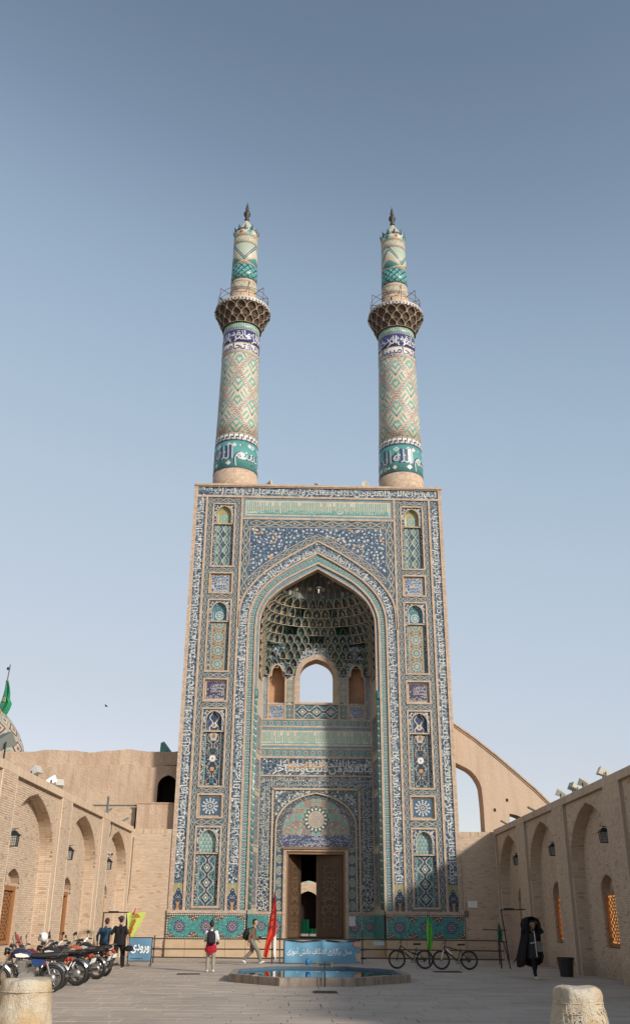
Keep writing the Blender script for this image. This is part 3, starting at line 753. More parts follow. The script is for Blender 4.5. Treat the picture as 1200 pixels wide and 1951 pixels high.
# ------------------------------------------------------------------ ground of worn stone pavers
def ground():
    mb = MB(); mb.poly([(-60,-80,-.02),(60,-80,-.02),(60,90,-.02),(-60,90,-.02)])
    g = mb.build('ground', M_joint, None, kind='structure')
    R = random.Random(3); rest = MB(); near = []
    y = -33.4; row = 0
    while y < 1.0:
        d = R.uniform(.50, .68) if y < -12 else R.uniform(.85, 1.1)
        xl, xr = -9.9+.0257*y, 9.4+.0257*y
        x = xl-R.uniform(0, .9)
        while x < xr:
            w = R.uniform(.62, 1.15)*(1. if y < -12 else 1.6); g_ = .004+(.005 if R.random() < .25 else 0.); h = R.uniform(-.003, .003)
            sk = R.uniform(-.012, .012); near.append((y, x, w, d, g_, h, sk, R.random(), R.uniform(-.0015, .0015))); x += w
        y += d; row += 1
    near.sort(key=lambda q: (q[0], abs(q[1]+1)))
    inv = [q for q in near if abs(q[1]+q[2]/2+1.6-(q[0]+49)*.0) < (q[0]+49.1)*.345+.6]
    first = set(id(q) for q in inv[:290])
    for q in near:
        yy, x, w, d, g_, h, sk, t, tl = q
        m_ = MB() if id(q) in first else rest
        ox, oy = (x+w/2, yy+d/2) if m_ is not rest else (0, 0)
        P = [(x+g_, yy+g_+sk), (x+w-g_, yy+g_-sk), (x+w-g_, yy+d-g_-sk), (x+g_, yy+d-g_+sk)]
        c = .006
        cx, cy = x+w/2, yy+d/2
        top = [(px+(c if px < cx else -c), py+(c if py < cy else -c), h+(tl if px < cx else -tl)) for px, py in P]; bot = [(px, py, h-.012) for px, py in P]
        tr = lambda p: (p[0]-ox, p[1]-oy, p[2])
        m_.poly([tr(p) for p in top], 0, None, t)
        for k in range(4): m_.poly([tr(bot[k]), tr(bot[(k+1) % 4]), tr(top[(k+1) % 4]), tr(top[k])], 0, None, t)
        if m_ is not rest: m_.build('paver', M_paver, g, loc=(ox, oy, 0))
    rest.build('paver', M_paver, g, kind='stuff')
    # the trodden earth and paving beyond the walls
    mb = MB(); mb.poly([(-400,-300,-.06),(400,-300,-.06),(400,600,-.06),(-400,600,-.06)]); mb.build('terrain', plain('dusty_earth', (.33,.26,.19,1), .95, spec=.1, scale=.4), None, kind='structure')
ground()

# ------------------------------------------------------------------ the portal
PORTAL = thing('mosque_portal', 'towering blue and turquoise tiled mosque portal with a deep pointed arch, between the two minarets', 'mosque portal')
NA = 49                                                # points along an arch
def both(pts, n=NA):
    r = resample(pts, (n+1)//2); l = r[::-1][1:].copy(); l[:, 0] *= -1
    return np.vstack([r, l])                            # from right spring over the apex to left spring
A_out = both([(4.34,16.3),(4.325,17.2),(4.22,17.84),(3.93,18.44),(3.31,19.24),(2.40,20.01),(1.26,20.78),(0,21.48)])
A_mid = both([(3.80,16.3),(3.74,17.16),(3.48,17.99),(2.96,18.73),(2.23,19.4),(1.16,20.1),(0,20.76)])
A_inn = both([(3.42,16.3),(3.36,17.08),(3.15,17.72),(2.78,18.32),(2.05,19.03),(1.12,19.6),(0,20.18)])
A_edge = both([(3.16,16.3),(3.13,16.95),(3.0,17.4),(2.72,17.93),(2.04,18.59),(1.12,19.18),(0,19.83)])
def legs(A, zb):
    """arch with straight legs down to zb"""
    return np.vstack([[(A[0][0], zb)], A, [(A[-1][0], zb)]])
def ribbon(mb, A, B, y, mat=0, uvw=(-.5, .5), thick=.0, v0=0.):
    """flat ribbon on the front between polylines A (outer) and B (inner), optionally with edges back by thick"""
    w = np.linalg.norm(np.array(A[0])-np.array(B[0])); L = v0
    for i in range(len(A)-1):
        q = [(A[i][0], y, A[i][1]), (B[i][0], y, B[i][1]), (B[i+1][0], y, B[i+1][1]), (A[i+1][0], y, A[i+1][1])]
        l2 = L+np.linalg.norm((np.array(A[i+1])+B[i+1]-A[i]-B[i])/2)/w
        mb.poly(q[::-1], mat, [(uvw[0], L), (uvw[1], L), (uvw[1], l2), (uvw[0], l2)][::-1]); L = l2
        if thick:
            for C_ in (A, B):
                e = [(C_[i][0], y, C_[i][1]), (C_[i+1][0], y, C_[i+1][1]), (C_[i+1][0], y+thick, C_[i+1][1]), (C_[i][0], y+thick, C_[i][1])]
                mb.poly(e if C_ is A else e[::-1], mat)
def band(mb, x0, x1, z0, z1, y, along='z', mat=0, thick=0., unit=None):
    """flat tile panel facing -y with uv in widths"""
    w = unit or (x1-x0 if along == 'z' else z1-z0)
    if along == 'z': uv = [(-.5, 0), (.5, 0), (.5, (z1-z0)/w), (-.5, (z1-z0)/w)]
    else: uv = [(-.5, 0), (-.5, (x1-x0)/w), (.5, (x1-x0)/w), (.5, 0)]
    mb.poly([(x0,y,z0),(x1,y,z0),(x1,y,z1),(x0,y,z1)], mat, uv)
    if thick:
        mb.box(x0, x1, y+.002, y+thick, z0, z1, mat, skip='fb')
def frame(mb, x0, x1, z0, z1, t, yf, yb, mat=0):
    """four trim bars"""
    mb.box(x0, x0+t, yf, yb, z0, z1, mat); mb.box(x1-t, x1, yf, yb, z0, z1, mat)
    mb.box(x0+t, x1-t, yf, yb, z1-t, z1, mat); mb.box(x0+t, x1-t, yf, yb, z0, z0+t, mat)

Z0, ZT = 2.08, 24.95
def portal_body():
    mb = MB()
    for s in (-1, 1):
        mb.box(s*3.42, s*4.70, .5, 4.4, 0, 24.9); mb.box(s*4.70, s*6.12, .62, 4.4, 0, 24.9); mb.box(s*6.12, s*7.16, .5, 4.4, 0, 24.9)
        mb.box(s*7.0, s*7.17, -.05, .5, Z0, ZT)          # outer return
    mb.box(-3.42, 3.42, .42, 4.4, 20.7, 24.9)
    mb.box(-7.16, 7.16, .0, 4.4, 24.9, 24.96)
    mb.build('wall', M_brickw, PORTAL)
    for s in (-1, 1): mb = MB(); mb.box(s*6.98, s*7.19, -.07, .0, Z0, 24.82); mb.build('edge_trim', M_strip, PORTAL)
    mb = MB(); mb.box(-7.22, 7.22, -.13, .3, 24.84, 24.97); mb.box(-7.19, 7.19, -.08, .0, 24.78, 24.84); mb.build('cornice', M_strip, PORTAL)
    mb = MB(); mb.box(-7.19, 7.19, -.06, .0, 24.12, 24.25)
    for s in (-1, 1):
        mb.box(s*6.37, s*6.5, -.06, .5, Z0, 24.12); mb.box(s*4.34, s*4.46, -.05, .5, Z0, 24.12)
    mb.box(-4.34, 4.34, -.05, .0, 22.76, 22.88)
    mb.build('brick_strip', M_strip, PORTAL)
portal_body()

def inscriptions():
    # outer band
    mb = MB()
    for s in (-1, 1):
        a, b = sorted((s*6.5, s*6.98)); band(mb, a, b, 3.30, 24.78, 0, thick=.5)
        o = MB(); band(o, a, b, Z0, 3.30, 0, thick=.5); o.build('vase_panel', M_bluearch, PORTAL)
    band(mb, -6.5, 6.5, 24.25, 24.78, 0, 'x', thick=.5)
    pb = mb.build('inscription_band', M_callig, PORTAL)
    t = MB()
    for P, N in (([(6.515,3.36),(6.515,24.2)], [(1,0)]*2), ([(6.9,24.29),(-6.9,24.29)], [(0,1)]*2), ([(-6.515,24.2),(-6.515,3.36)], [(-1,0)]*2)):
        fn, L = path_fn(P, N, -.012)
        add_text(t, VERSE, L, fn, .58, .52, .10, 0 if P[0][0] == 6.515 else 9, .0); fn, L = path_fn(P, N, -.010); add_text(t, VERSE, L, fn, .44, .26, .28, 5)
    t.build('lettering', M_letter, pb)
    # inner band round the arch
    mb = MB(); ribbon(mb, legs(A_out, 3.30), legs(A_mid, 3.30), 0.004)
    pb = mb.build('inscription_band', M_callig, PORTAL)
    for s in (-1, 1):
        a, b = sorted((s*3.86, s*4.34)); o = MB(); band(o, a, b, Z0, 3.30, 0.002, thick=.5); o.build('vase_panel', M_bluearch, PORTAL)
    P = legs(A_mid, 3.36); Q = legs(A_out, 3.36); N = Q-P; N = N/np.linalg.norm(N, axis=1)[:, None]
    t = MB(); fn, L = path_fn(P, N, -.010); add_text(t, VERSE, L, fn, .56, .48, .12, 4, .0); fn, L = path_fn(P, N, -.008); add_text(t, VERSE, L, fn, .42, .24, .29, 11)
    t.build('lettering', M_letter, pb)
    # strips that follow the arch
    mb = MB(); off = lambda A, d: np.array([p+d*n for p, n in zip(A, normals(A))])
    ribbon(mb, off(A_out, .05), off(A_out, -.06), -.05, thick=.06)
    ribbon(mb, legs(off(A_mid, .06), Z0), legs(off(A_mid, -.05), Z0), -.03, thick=.15)
    ribbon(mb, legs(off(A_inn, .03), Z0), legs(off(A_inn, -.08), Z0), .0, thick=.12)
    mb.build('arch_moulding', M_strip, PORTAL)
    # turquoise band with its rosettes
    mb = MB(); ribbon(mb, legs(off(A_mid, -.05), Z0), legs(off(A_inn, .03), Z0), .07)
    tb = mb.build('turquoise_band', M_turqband, PORTAL)
    P = legs((A_mid+A_inn)/2, Z0); S = np.r_[0, np.cumsum(np.linalg.norm(np.diff(P, axis=0), axis=1))]
    n = int(S[-1]/.40)
    for k in range(n):
        s = (k+.5)*S[-1]/n; o = link('rosette', ROSETTE, tb, loc=(np.interp(s, S, P[:, 0]), .066, np.interp(s, S, P[:, 1])))
    dm = MB()
    for k in range(1, n):
        s = k*S[-1]/n; x, z = np.interp(s, S, P[:, 0]), np.interp(s, S, P[:, 1]); x2, z2 = np.interp(s+.05, S, P[:, 0]), np.interp(s+.05, S, P[:, 1]); d = np.array((x2-x, z2-z)); d /= np.linalg.norm(d); e = np.array((-d[1], d[0]))
        for q in (-1, 1):
            c = np.array((x, z))+e*q*.052; dm.poly([(c[0]+.03*cos(a)*1.0, .062, c[1]+.03*sin(a)) for a in [i*pi/3 for i in range(6)]])
    dm.build('bead', M_letter, tb, kind='stuff')
    # checker border and brick reveal
    mb = MB(); A2 = off(A_inn, -.08); Z1 = 12.95
    ribbon(mb, legs(A2, Z1), legs(off(A_edge, .07), Z1), .10); mb.build('checker_border', M_check, PORTAL)
    mb = MB(); ribbon(mb, legs(off(A_edge, .07), Z1), legs(A_edge, Z1), .09, thick=.08)
    E = legs(A_edge, Z1)
    for i in range(len(E)-1): mb.poly([(E[i][0], .17, E[i][1]), (E[i+1][0], .17, E[i+1][1]), (E[i+1][0], .62, E[i+1][1]), (E[i][0], .62, E[i][1])])
    mb.build('arch_reveal', M_strip, PORTAL)
    for s in (-1, 1):                                   # twisted corner columns
        col = MB(); col.lathe((s*3.30, .20, 0), [(.125, 2.12), (.125, 12.45)], 14); c = col.build('corner_column', M_rope, PORTAL, smooth=True)
        cp = MB(); cp.lathe((s*3.30, .20, 0), [(.13,12.45),(.17,12.6),(.17,12.8),(.13,12.95)], 14); cp.build('capital', M_celltop, c, smooth=True)
def normals(A):
    T = np.gradient(np.array(A), axis=0); T /= np.linalg.norm(T, axis=1)[:, None]
    return np.stack([T[:, 1], -T[:, 0]], 1)             # right spring -> apex -> left spring: outward
def disc(mb, r, y, mat, n=10, lobes=0, c=(0, 0)):
    pts = []
    m = n if not lobes else lobes*4
    for i in range(m):
        a = 2*pi*i/m; rr = r*(1+.16*cos(lobes*a)) if lobes else r; pts.append((c[0]+rr*cos(a), y, c[1]+rr*sin(a)))
    mb.poly(pts, mat)
def rosette_mesh(name, r, cols):
    mb = MB()
    for i, (f, m, lb) in enumerate(cols): disc(mb, r*f, -.004*(i+1), m, 12, lb)
    return mb
ROSETTE = rosette_mesh('rosette', .105, [(1.12,2,6),(.92,0,0),(.72,2,0),(.52,1,0),(.2,0,0)]).mesh('rosette', [M_letter, plain('oxblood_glaze', (.20,.055,.04,1), .3), M_tealband and plain('teal_glaze', (.04,.14,.145,1), .3)])
inscriptions()

def spandrel():
    mb = MB(); top = 22.76
    for i in range(len(A_out)-1):
        a, b = A_out[i], A_out[i+1]; mb.poly([(a[0],.0,a[1]),(a[0],.0,top),(b[0],.0,top),(b[0],.0,b[1])])
    sp = mb.build('floral_spandrel', M_floral, PORTAL)
    off = np.array([p+.40*n for p, n in zip(A_out, normals(A_out))]); keep = [i for i in range(len(off)) if abs(off[i][0]) < 4.05]
    mb = MB(); ribbon(mb, off[keep], (A_out+.05*normals(A_out))[keep], -.012); band(mb, -4.34, -3.90, 18.2, top, -.018); band(mb, 3.90, 4.34, 18.2, top, -.018); band(mb, -3.9, 3.9, 22.32, top, -.018, 'x')
    mb.build('lattice_border', M_girih, sp)
    mb = MB(); ribbon(mb, np.array([p+.43*n for p, n in zip(A_out, normals(A_out))])[keep], off[keep], -.02); 
    for s in (-1, 1): mb.box(s*3.87, s*3.90, -.022, 0, 20.0, 22.32)
    mb.box(-3.87, 3.87, -.022, 0, 22.29, 22.32); mb.build('pink_edging', plain('pinkish_edging', (.43,.33,.30,1), .5), sp)
    # flowers large enough to be seen
    fm = rosette_mesh('flower', .078, [(1.0,0,6),(.42,1,0)]).mesh('flower', [M_letter, M_letter_turq]); R = random.Random(11); placed = []
    from_edge = lambda x, z: min(np.hypot(A_out[:, 0]-x, A_out[:, 1]-z))
    while len(placed) < 170:
        x, z = R.uniform(-3.75, 3.75), R.uniform(19.2, 22.2)
        i = np.argmin(np.abs(A_out[:, 0]-x)); 
        if z < A_out[i][1]+.5 or from_edge(x, z) < .55 or any((x-a)**2+(z-b)**2 < .20**2 for a, b in placed): 
            if R.random() < .0006: break
            continue
        placed.append((x, z)); o = link('flower', fm, sp, loc=(x, -.004, z)); s_ = R.uniform(.45, .95); o.scale = (s_, 1, s_); o.rotation_euler = (0, R.uniform(0, 6), 0)
    # kufic panel at the head
    mb = MB(); mb.poly([(-4.34,.002,22.88),(4.34,.002,22.88),(4.34,.002,24.12),(-4.34,.002,24.12)]); kp = mb.build('kufic_panel', M_kuficbg, PORTAL)
    mb = MB(); band(mb, -4.34, 4.34, 22.88, 23.02, -.006, 'x'); band(mb, -4.34, 4.34, 23.98, 24.12, -.006, 'x'); band(mb, -4.34, -4.2, 23.02, 23.98, -.006); band(mb, 4.2, 4.34, 23.02, 23.98, -.006); mb.build('checker_border', M_check, kp)
    t = MB(); kufic(t, -4.1, 4.1, 23.06, 23.93, -.008); t.build('lettering', M_teal_letter, kp)
    t = MB(); fn = lambda s, n: (4.05-s, -.012, 23.10+n); add_text(t, ['الملك','لله','العلى','العظيم','والله','اكبر'], 8.1, fn, .55, .30, .06, 0, .02); t.build('lettering', M_letter_turq, kp)
def kufic(mb, x0, x1, z0, z1, y):
    """tall foliated strokes of the kufic inscription"""
    R = random.Random(5); x = x0; h = z1-z0
    while x < x1-.1:
        k = R.random(); t = .042
        if k < .55: mb.box(x, x+t, y, y+.004, z0+.12*h, z1-.04*h, 0, skip='b'); x += .105
        elif k < .85 and x < x1-.3:
            mb.box(x, x+t, y, y+.004, z0+.30*h, z1-.04*h, 0, skip='b'); mb.box(x+.13, x+.13+t, y, y+.004, z0+.30*h, z1-.04*h, 0, skip='b'); mb.box(x, x+.13+t, y, y+.003, z0+.26*h, z0+.30*h, 0, skip='b'); x += .235
        else: mb.box(x, x+t, y, y+.004, z0+.12*h, z1-.35*h, 0, skip='b'); mb.box(x+t, x+.11, y, y+.003, z1-.39*h, z1-.35*h, 0, skip='b'); x += .15
    mb.box(x0, x1, y+.001, y+.004, z0+.06*h, z0+.12*h, 0, skip='b')
spandrel()

def ogive(w, zs, za, n=9):
    """pointed arch profile, right half w at zs to apex za: list of (x, z) right -> apex -> left"""
    r = resample([(w, zs), (w*.97, zs+(za-zs)*.34), (w*.74, zs+(za-zs)*.68), (w*.36, zs+(za-zs)*.9), (0, za)], n)
    l = r[::-1][1:].copy(); l[:, 0] *= -1; return np.vstack([r, l])
def niche(cx, z0, zm, zl, z1, kind, side):
    """framed two-storey niche: lower panel z0..zl, ledge zl..zm, arched alcove zm..z1"""
    g = MB(); frame(g, cx-.67, cx+.67, z0-.02, z1+.02, .095, -.04, .5)
    n = g.build('niche', M_strip, PORTAL)
    g = MB(); g.box(cx-.575, cx+.575, .05, .30, zl, zm); g.build('ledge', M_strip, n)
    # lower recess: jamb tiles, back panel
    g = MB(); g.poly([(cx-.44,.17,z0+.10),(cx+.44,.17,z0+.10),(cx+.44,.17,zl),(cx-.44,.17,zl)], 0, [(-.5,0),(.5,0),(.5,(zl-z0-.1)/.88),(-.5,(zl-z0-.1)/.88)]); g.build('tile_panel', M_pan[kind], n)
    g = MB()
    for s in (-1, 1):
        g.poly([(cx+s*.555,.02,z0+.09),(cx+s*.44,.172,z0+.09),(cx+s*.44,.172,zl),(cx+s*.555,.02,zl)][::s])
    g.poly([(cx-.555,.01,z0+.09),(cx+.555,.01,z0+.09),(cx+.555,.18,z0+.10),(cx-.555,.18,z0+.10)]); g.build('jamb_tile', M_sprig, n)
    g = MB()
    for s in (-1, 1): g.tube([(cx+s*.50, .08, z0+.1), (cx+s*.50, .08, zl-.08)], .018, 6)
    for s in (-1, 1): g.ball((cx+s*.50, .08, zl-.06), .03, 6, 4)
    g.build('colonnette', M_sprig, n)
    # alcove: spandrel plate with arch, concave back
    zs = zm+.42*(z1-zm); za = z1-.16; A = ogive(.40, zs, za)
    g = MB(); top = z1-.10; w = 1.11
    for i in range(len(A)-1):
        a, b = A[i], A[i+1]; q = [(cx+a[0],.03,a[1]),(cx+a[0],.03,top),(cx+b[0],.03,top),(cx+b[0],.03,b[1])]; g.poly(q, 0, [((p[0]-cx)/w, (p[2]-zm)/w) for p in q])
    for s in (-1, 1):
        q = [(cx+s*.40,.03,zm),(cx+s*.555,.03,zm),(cx+s*.555,.03,top),(cx+s*.40,.03,top)]; g.poly(q[::s], 0, [((p[0]-cx)/w, (p[2]-zm)/w) for p in q[::s]])
    g.build('spandrel_tile', M_spand, n)
    AL = np.vstack([[(.40, zm)], A, [(-.40, zm)]]); g = MB(); ribbon(g, AL+np.array([[cx+.035*np.sign(p[0]), .035] for p in AL]), AL+np.array([cx, 0]), .012, thick=.02)
    g.build('arch_rim', M_cellrim, n)
    g = MB(); K = 5
    for j in range(K):                                   # concave soffit: rings shrinking backwards
        f0, f1 = j/K, (j+1)/K; y0_, y1_ = .03+.20*sin(f0*pi/2), .03+.20*sin(f1*pi/2); s0, s1 = 1-.22*f0*f0, 1-.22*f1*f1
        for i in range(len(AL)-1):
            P = [(cx+AL[i][0]*s0, y0_, zm+(AL[i][1]-zm)*s0), (cx+AL[i+1][0]*s0, y0_, zm+(AL[i+1][1]-zm)*s0), (cx+AL[i+1][0]*s1, y1_, zm+(AL[i+1][1]-zm)*s1), (cx+AL[i][0]*s1, y1_, zm+(AL[i][1]-zm)*s1)]
            g.poly(P, 0, [((p[0]-cx)/.8, (p[2]-zm)/.8) for p in P])
    P = [(cx+p[0]*.78, .23, zm+(p[1]-zm)*.78) for p in AL]; g.poly(P, 0, [((p[0]-cx)/.8, (p[2]-zm)/.8) for p in P]); g.build('alcove_tile', M_alc[kind], n)
def square(cx, z0, z1, kind):
    g = MB(); frame(g, cx-.67, cx+.67, z0-.02, z1+.02, .085, -.04, .5); f = g.build('framed_square', M_strip, PORTAL)
    g = MB(); g.poly([(cx-.585,.10,z0+.06),(cx+.585,.10,z0+.06),(cx+.585,.10,z1-.06),(cx-.585,.10,z1-.06)], 0, [(-.5,-.5),(.5,-.5),(.5,.5),(-.5,.5)]); sq_ = g.build('tile_panel', M_square[kind], f)
    if kind < 2:
        t = MB(); W = [['الله','محمد','على'],['سبحان','الله','الحمد']][kind]
        for r in range(5):
            fn = lambda s, n, r=r: (cx+.46-s, .092-.001*r, z0+.17+r*.175+n); add_text(t, W+VERSE, .92, fn, .235, .25, 0, r*4, -.004, .05)
        t.build('lettering', M_letter, f)
    else:
        g = MB()
        for k in range(12): disc(g, .045, .095, 0, 8, 0, (cx+.36*cos(k*pi/6), (z0+z1)/2+.36*sin(k*pi/6)))
        g.build('bead', M_letter, f)
def piers():
    for s in (-1, 1):
        cx = s*5.41; g = MB()
        for a, b in ((6.08, 6.37), (4.46, 4.74)):
            x0, x1 = sorted((s*a, s*b)); band(g, x0, x1, Z0, 24.12, .0, thick=.5)
        HZ = [(2.2, 4.65, 4.72, 5.96), (6.34, 7.53), (7.85, 10.66, 10.74, 11.90), (12.24, 13.48), (13.83, 16.64, 16.71, 17.92), (18.26, 19.5), (19.83, 22.46, 22.53, 23.75)]
        edges = [Z0]+[q for h in HZ for q in (h[0]-.02, h[-1]+.02)]+[24.12]
        for i in range(0, len(edges), 2):
            if edges[i+1]-edges[i] > .05: band(g, cx-.67, cx+.67, edges[i], edges[i+1], .0, 'x', thick=.5)
        g.build('lattice_field', M_girih, PORTAL)
        for i, h in enumerate(HZ):
            if len(h) == 4: niche(cx, h[0], h[2], h[1], h[3], (3 - i//2), s)
            else: square(cx, h[0], h[1], {1: 2, 3: 1, 5: 0}[i])
        # dado with medallions
        x0, x1 = sorted((s*3.40, s*7.22)); g = MB(); g.box(x0, x1, -.10, .5, .80, 1.93); d = g.build('dado', M_dado, PORTAL)
        g = MB(); band(g, x0, x1, .80, .90, -.106, 'x'); band(g, x0, x1, 1.83, 1.93, -.106, 'x'); band(g, x0, x0+.1, .9, 1.83, -.106); band(g, x1-.1, x1, .9, 1.83, -.106); g.build('bead_border', M_dborder, d)
        for k in range(3):
            o = link('medallion', MEDAL, d, loc=(x0+.64+k*1.27, -.104, 1.36))
        for k in range(4):
            for zz in (.90, 1.83):
                o = link('floret', FLORET, d, loc=(x0+.1+k*(3.62/3.), -.104, zz))
                if zz > 1: o.rotation_euler = (0, pi, 0)
                if k in (0, 3): o.scale = (.8, 1, .8); o.location.x += (.10 if k == 0 else -.10)
        g = MB(); g.box(x0-.0, x1, -.13, .5, 1.935, 2.08); g.build('brick_ledge', M_strip, PORTAL)
        # plinth of tan stone slabs, a piece each
        for k in range(4):
            w = (x1-x0)/4; g = MB(); g.box(x0+k*w+.006, x0+(k+1)*w-.006, -.16+.008*(k % 2), .5, -.05, .795); g.build('stone_slab', M_stone, PORTAL)
def medal_mesh():
    mb = MB(); mats = [plain('plum_glaze', (.05,.045,.10,1), .3), M_letter, plain('mauve_glaze', (.24,.19,.23,1), .3), M_letter_ochre]
    disc(mb, .26, -.003, 0, 24, 10); R = random.Random(2)
    for k in range(10):
        a = 2*pi*k/10; disc(mb, .040, -.006, 2, 8, 0, (.185*cos(a), .185*sin(a))); disc(mb, .022, -.006, 1, 7, 0, (.115*cos(a+.3), .115*sin(a+.3)))
    disc(mb, .06, -.007, 0, 10); disc(mb, .04, -.010, 3, 8); return mb.mesh('medallion', mats)
def floret_mesh():
    mb = MB(); mats = [plain('dark_bead_glaze', (.05,.04,.035,1), .3), M_letter, plain('umber_glaze', (.26,.13,.05,1), .3)]
    pts = [(.26*cos(a), -.003, .22*sin(a)) for a in np.linspace(0, pi, 11)]; mb.poly(pts, 0)
    for r, n in ((.21, 6), (.12, 4)):
        for k in range(n): a = pi*(k+.5)/n; disc(mb, .032, -.006, 1 if (k+n) % 2 else 2, 7, 0, (r*cos(a), r*.85*sin(a)))
    disc(mb, .05, -.006, 2, 8, 0, (0, .045)); return mb.mesh('floret', mats)
MEDAL = medal_mesh(); FLORET = floret_mesh()
piers()

# ---- recess: back wall, door, windows, stalactite hood
YB = 3.2; XC = .07
def opening_wall(mb, x0, x1, z0, z1, y, cx, A, zb):
    """wall x0..x1, z0..z1 facing -y with an arched hole A (right->left points about cx) whose jambs start at zb"""
    w = A[0][0]
    mb.poly([(x0,y,z0),(cx-w,y,z0),(cx-w,y,z1),(x0,y,z1)]); mb.poly([(cx+w,y,z0),(x1,y,z0),(x1,y,z1),(cx+w,y,z1)])
    if zb > z0: mb.poly([(cx-w,y,z0),(cx+w,y,z0),(cx+w,y,zb),(cx-w,y,zb)])
    for i in range(len(A)-1):
        a, b = A[i], A[i+1]; mb.poly([(cx+b[0],y,b[1]),(cx+a[0],y,a[1]),(cx+a[0],y,z1),(cx+b[0],y,z1)])
def reveal(mb, cx, A, zb, y0, y1, mat=0, sill=True):
    P = np.vstack([[(A[0][0], zb)], A, [(A[-1][0], zb)]])
    for i in range(len(P)-1): mb.poly([(cx+P[i][0],y0,P[i][1]),(cx+P[i+1][0],y0,P[i+1][1]),(cx+P[i+1][0],y1,P[i+1][1]),(cx+P[i][0],y1,P[i][1])], mat)
    if sill: mb.poly([(cx-A[0][0],y0,zb),(cx+A[0][0],y0,zb),(cx+A[0][0],y1,zb),(cx-A[0][0],y1,zb)], mat)
def recess():
    W = 3.12; xl, xr = XC-W, XC+W
    # side walls, slightly canted, with tall inset panels
    for s in (-1, 1):
        g = MB(); p0, p1 = Vector((s*3.36, .3, 0)), Vector((XC+s*3.05, YB+.02, 0))
        g.poly([(p0.x,p0.y,.75),(p1.x,p1.y,.75),(p1.x,p1.y,16.5),(p0.x,p0.y,16.5)]); sw = g.build('recess_side_wall', plain('pale_side_tile', (.40,.36,.29,1), .6, var=.25, scale=3.), PORTAL)
        d = (p1-p0); d.normalize(); nrm = Vector((-s, 0, 0))
        for z0, z1 in ((2.3, 4.9), (5.2, 7.7), (8.0, 9.6), (10.0, 11.9)):
            g = MB(); L = (p1-p0).length
            for a0, a1 in ((.35, .45), (L-.45, L-.35)):
                c = p0+d*(a0+a1)/2; g.obox((c.x, c.y, (z0+z1)/2), d*.05, nrm*.03, (0,0,(z1-z0)/2))
            for zz in (z0, z1): c = p0+d*L/2; g.obox((c.x, c.y, zz), d*(L/2-.35), nrm*.032, (0,0,.05))
            fr_ = g.build('panel_frame', M_strip, sw)
            g = MB(); c = p0+d*L/2; q0, q1 = p0+d*.46+nrm*.012, p0+d*(L-.46)+nrm*.012; g.poly([(q0.x,q0.y,z0+.06),(q1.x,q1.y,z0+.06),(q1.x,q1.y,z1-.06),(q0.x,q0.y,z1-.06)], 0, [(-.5,0),(.5,0),(.5,2.),(-.5,2.)]); g.build('inset_tile', M_sprig, fr_)
        g = MB(); q0, q1 = p0+nrm*.03, p1+nrm*.03; g.poly([(q0.x,q0.y,.8),(q1.x,q1.y,.8),(q1.x,q1.y,1.93),(q0.x,q0.y,1.93)]); g.build('dado', M_dado, sw)
    # lower back wall with the doorway (hole), then the upper part with window and side niches
    g = MB(); dw = 1.60
    g.box(xl, XC-dw, YB, YB+1.0, .75, 12.86); g.box(XC+dw, xr, YB, YB+1.0, .75, 12.86); g.box(XC-dw, XC+dw, YB, YB+1.0, 5.12, 12.86)
    g.build('back_wall', M_brickw, PORTAL); g = MB(); AW = ogive(.96, 14.35, 15.42); g2 = MB()
    opening_wall(g, XC-1.24, XC+1.24, 12.86, 16.2, YB, XC, AW, 12.92); reveal(g2, XC, AW, 12.92, YB, YB+1.0)
    opening_wall(g, XC-1.24, XC+1.24, 12.86, 16.2, YB+1.0, XC, AW, 12.92)
    for s in (-1, 1):
        AN = np.array([(.46,14.15),(.46,14.32),(.30,14.45),(.28,14.75),(.16,14.98),(0,15.08),(-.16,14.98),(-.28,14.75),(-.30,14.45),(-.46,14.32),(-.46,14.15)])
        a, b = sorted((XC+s*1.78, XC+s*2.74)); opening_wall(g, a, b, 12.86, 16.2, YB, XC+s*2.26, AN, 12.90)
        for q0, q1 in ((1.24, 1.78), (2.74, 3.12)): a, b = sorted((XC+s*q0, XC+s*q1)); g.poly([(a,YB,12.86),(b,YB,12.86),(b,YB,16.2),(a,YB,16.2)])
        h = MB(); reveal(h, XC+s*2.26, AN, 12.90, YB, YB+.62); h.poly([(XC+s*2.26-.5,YB+.62,12.8),(XC+s*2.26+.5,YB+.62,12.8),(XC+s*2.26+.5,YB+.62,15.3),(XC+s*2.26-.5,YB+.62,15.3)])
        h.build('blind_niche', plain('peeling_tan_plaster', (.40,.24,.145,1), .9, var=.3, scale=2.5), PORTAL)
        # trim of the niche
        AL = np.vstack([[(.46, 12.9)], AN, [(-.46, 12.9)]]); AO = AL+np.array([[.07*np.sign(p[0]), .06 if abs(p[0]) < .45 else 0] for p in AL])
        t = MB(); Q = [(p[0]+XC+s*2.26, p[1]) for p in AO]; Q2 = [(p[0]+XC+s*2.26, p[1]) for p in AL]; ribbon(t, Q, Q2, YB-.05, thick=.06); t.build('niche_trim', M_cellrim, PORTAL)
        for q0, q1, z0, z1, m in ((1.30, 1.74, 12.0, 12.78, M_pan[3]), (1.82, 2.70, 11.98, 12.80, M_square[0]), (1.30, 1.74, 12.92, 14.2, M_pan[1]), (2.80, 3.02, 12.0, 14.3, M_spand)):
            a, b = sorted((XC+s*q0, XC+s*q1)); t = MB(); 
            t.poly([(a,YB-.02,z0),(b,YB-.02,z0),(b,YB-.02,z1),(a,YB-.02,z1)], 0, [(-.5,0),(.5,0),(.5,(z1-z0)/(b-a)),(-.5,(z1-z0)/(b-a))] if m is not M_square[0] else [(-.5,-.5),(.5,-.5),(.5,.5),(-.5,.5)]); t.build('tile_panel', m, PORTAL)
        t = MB()
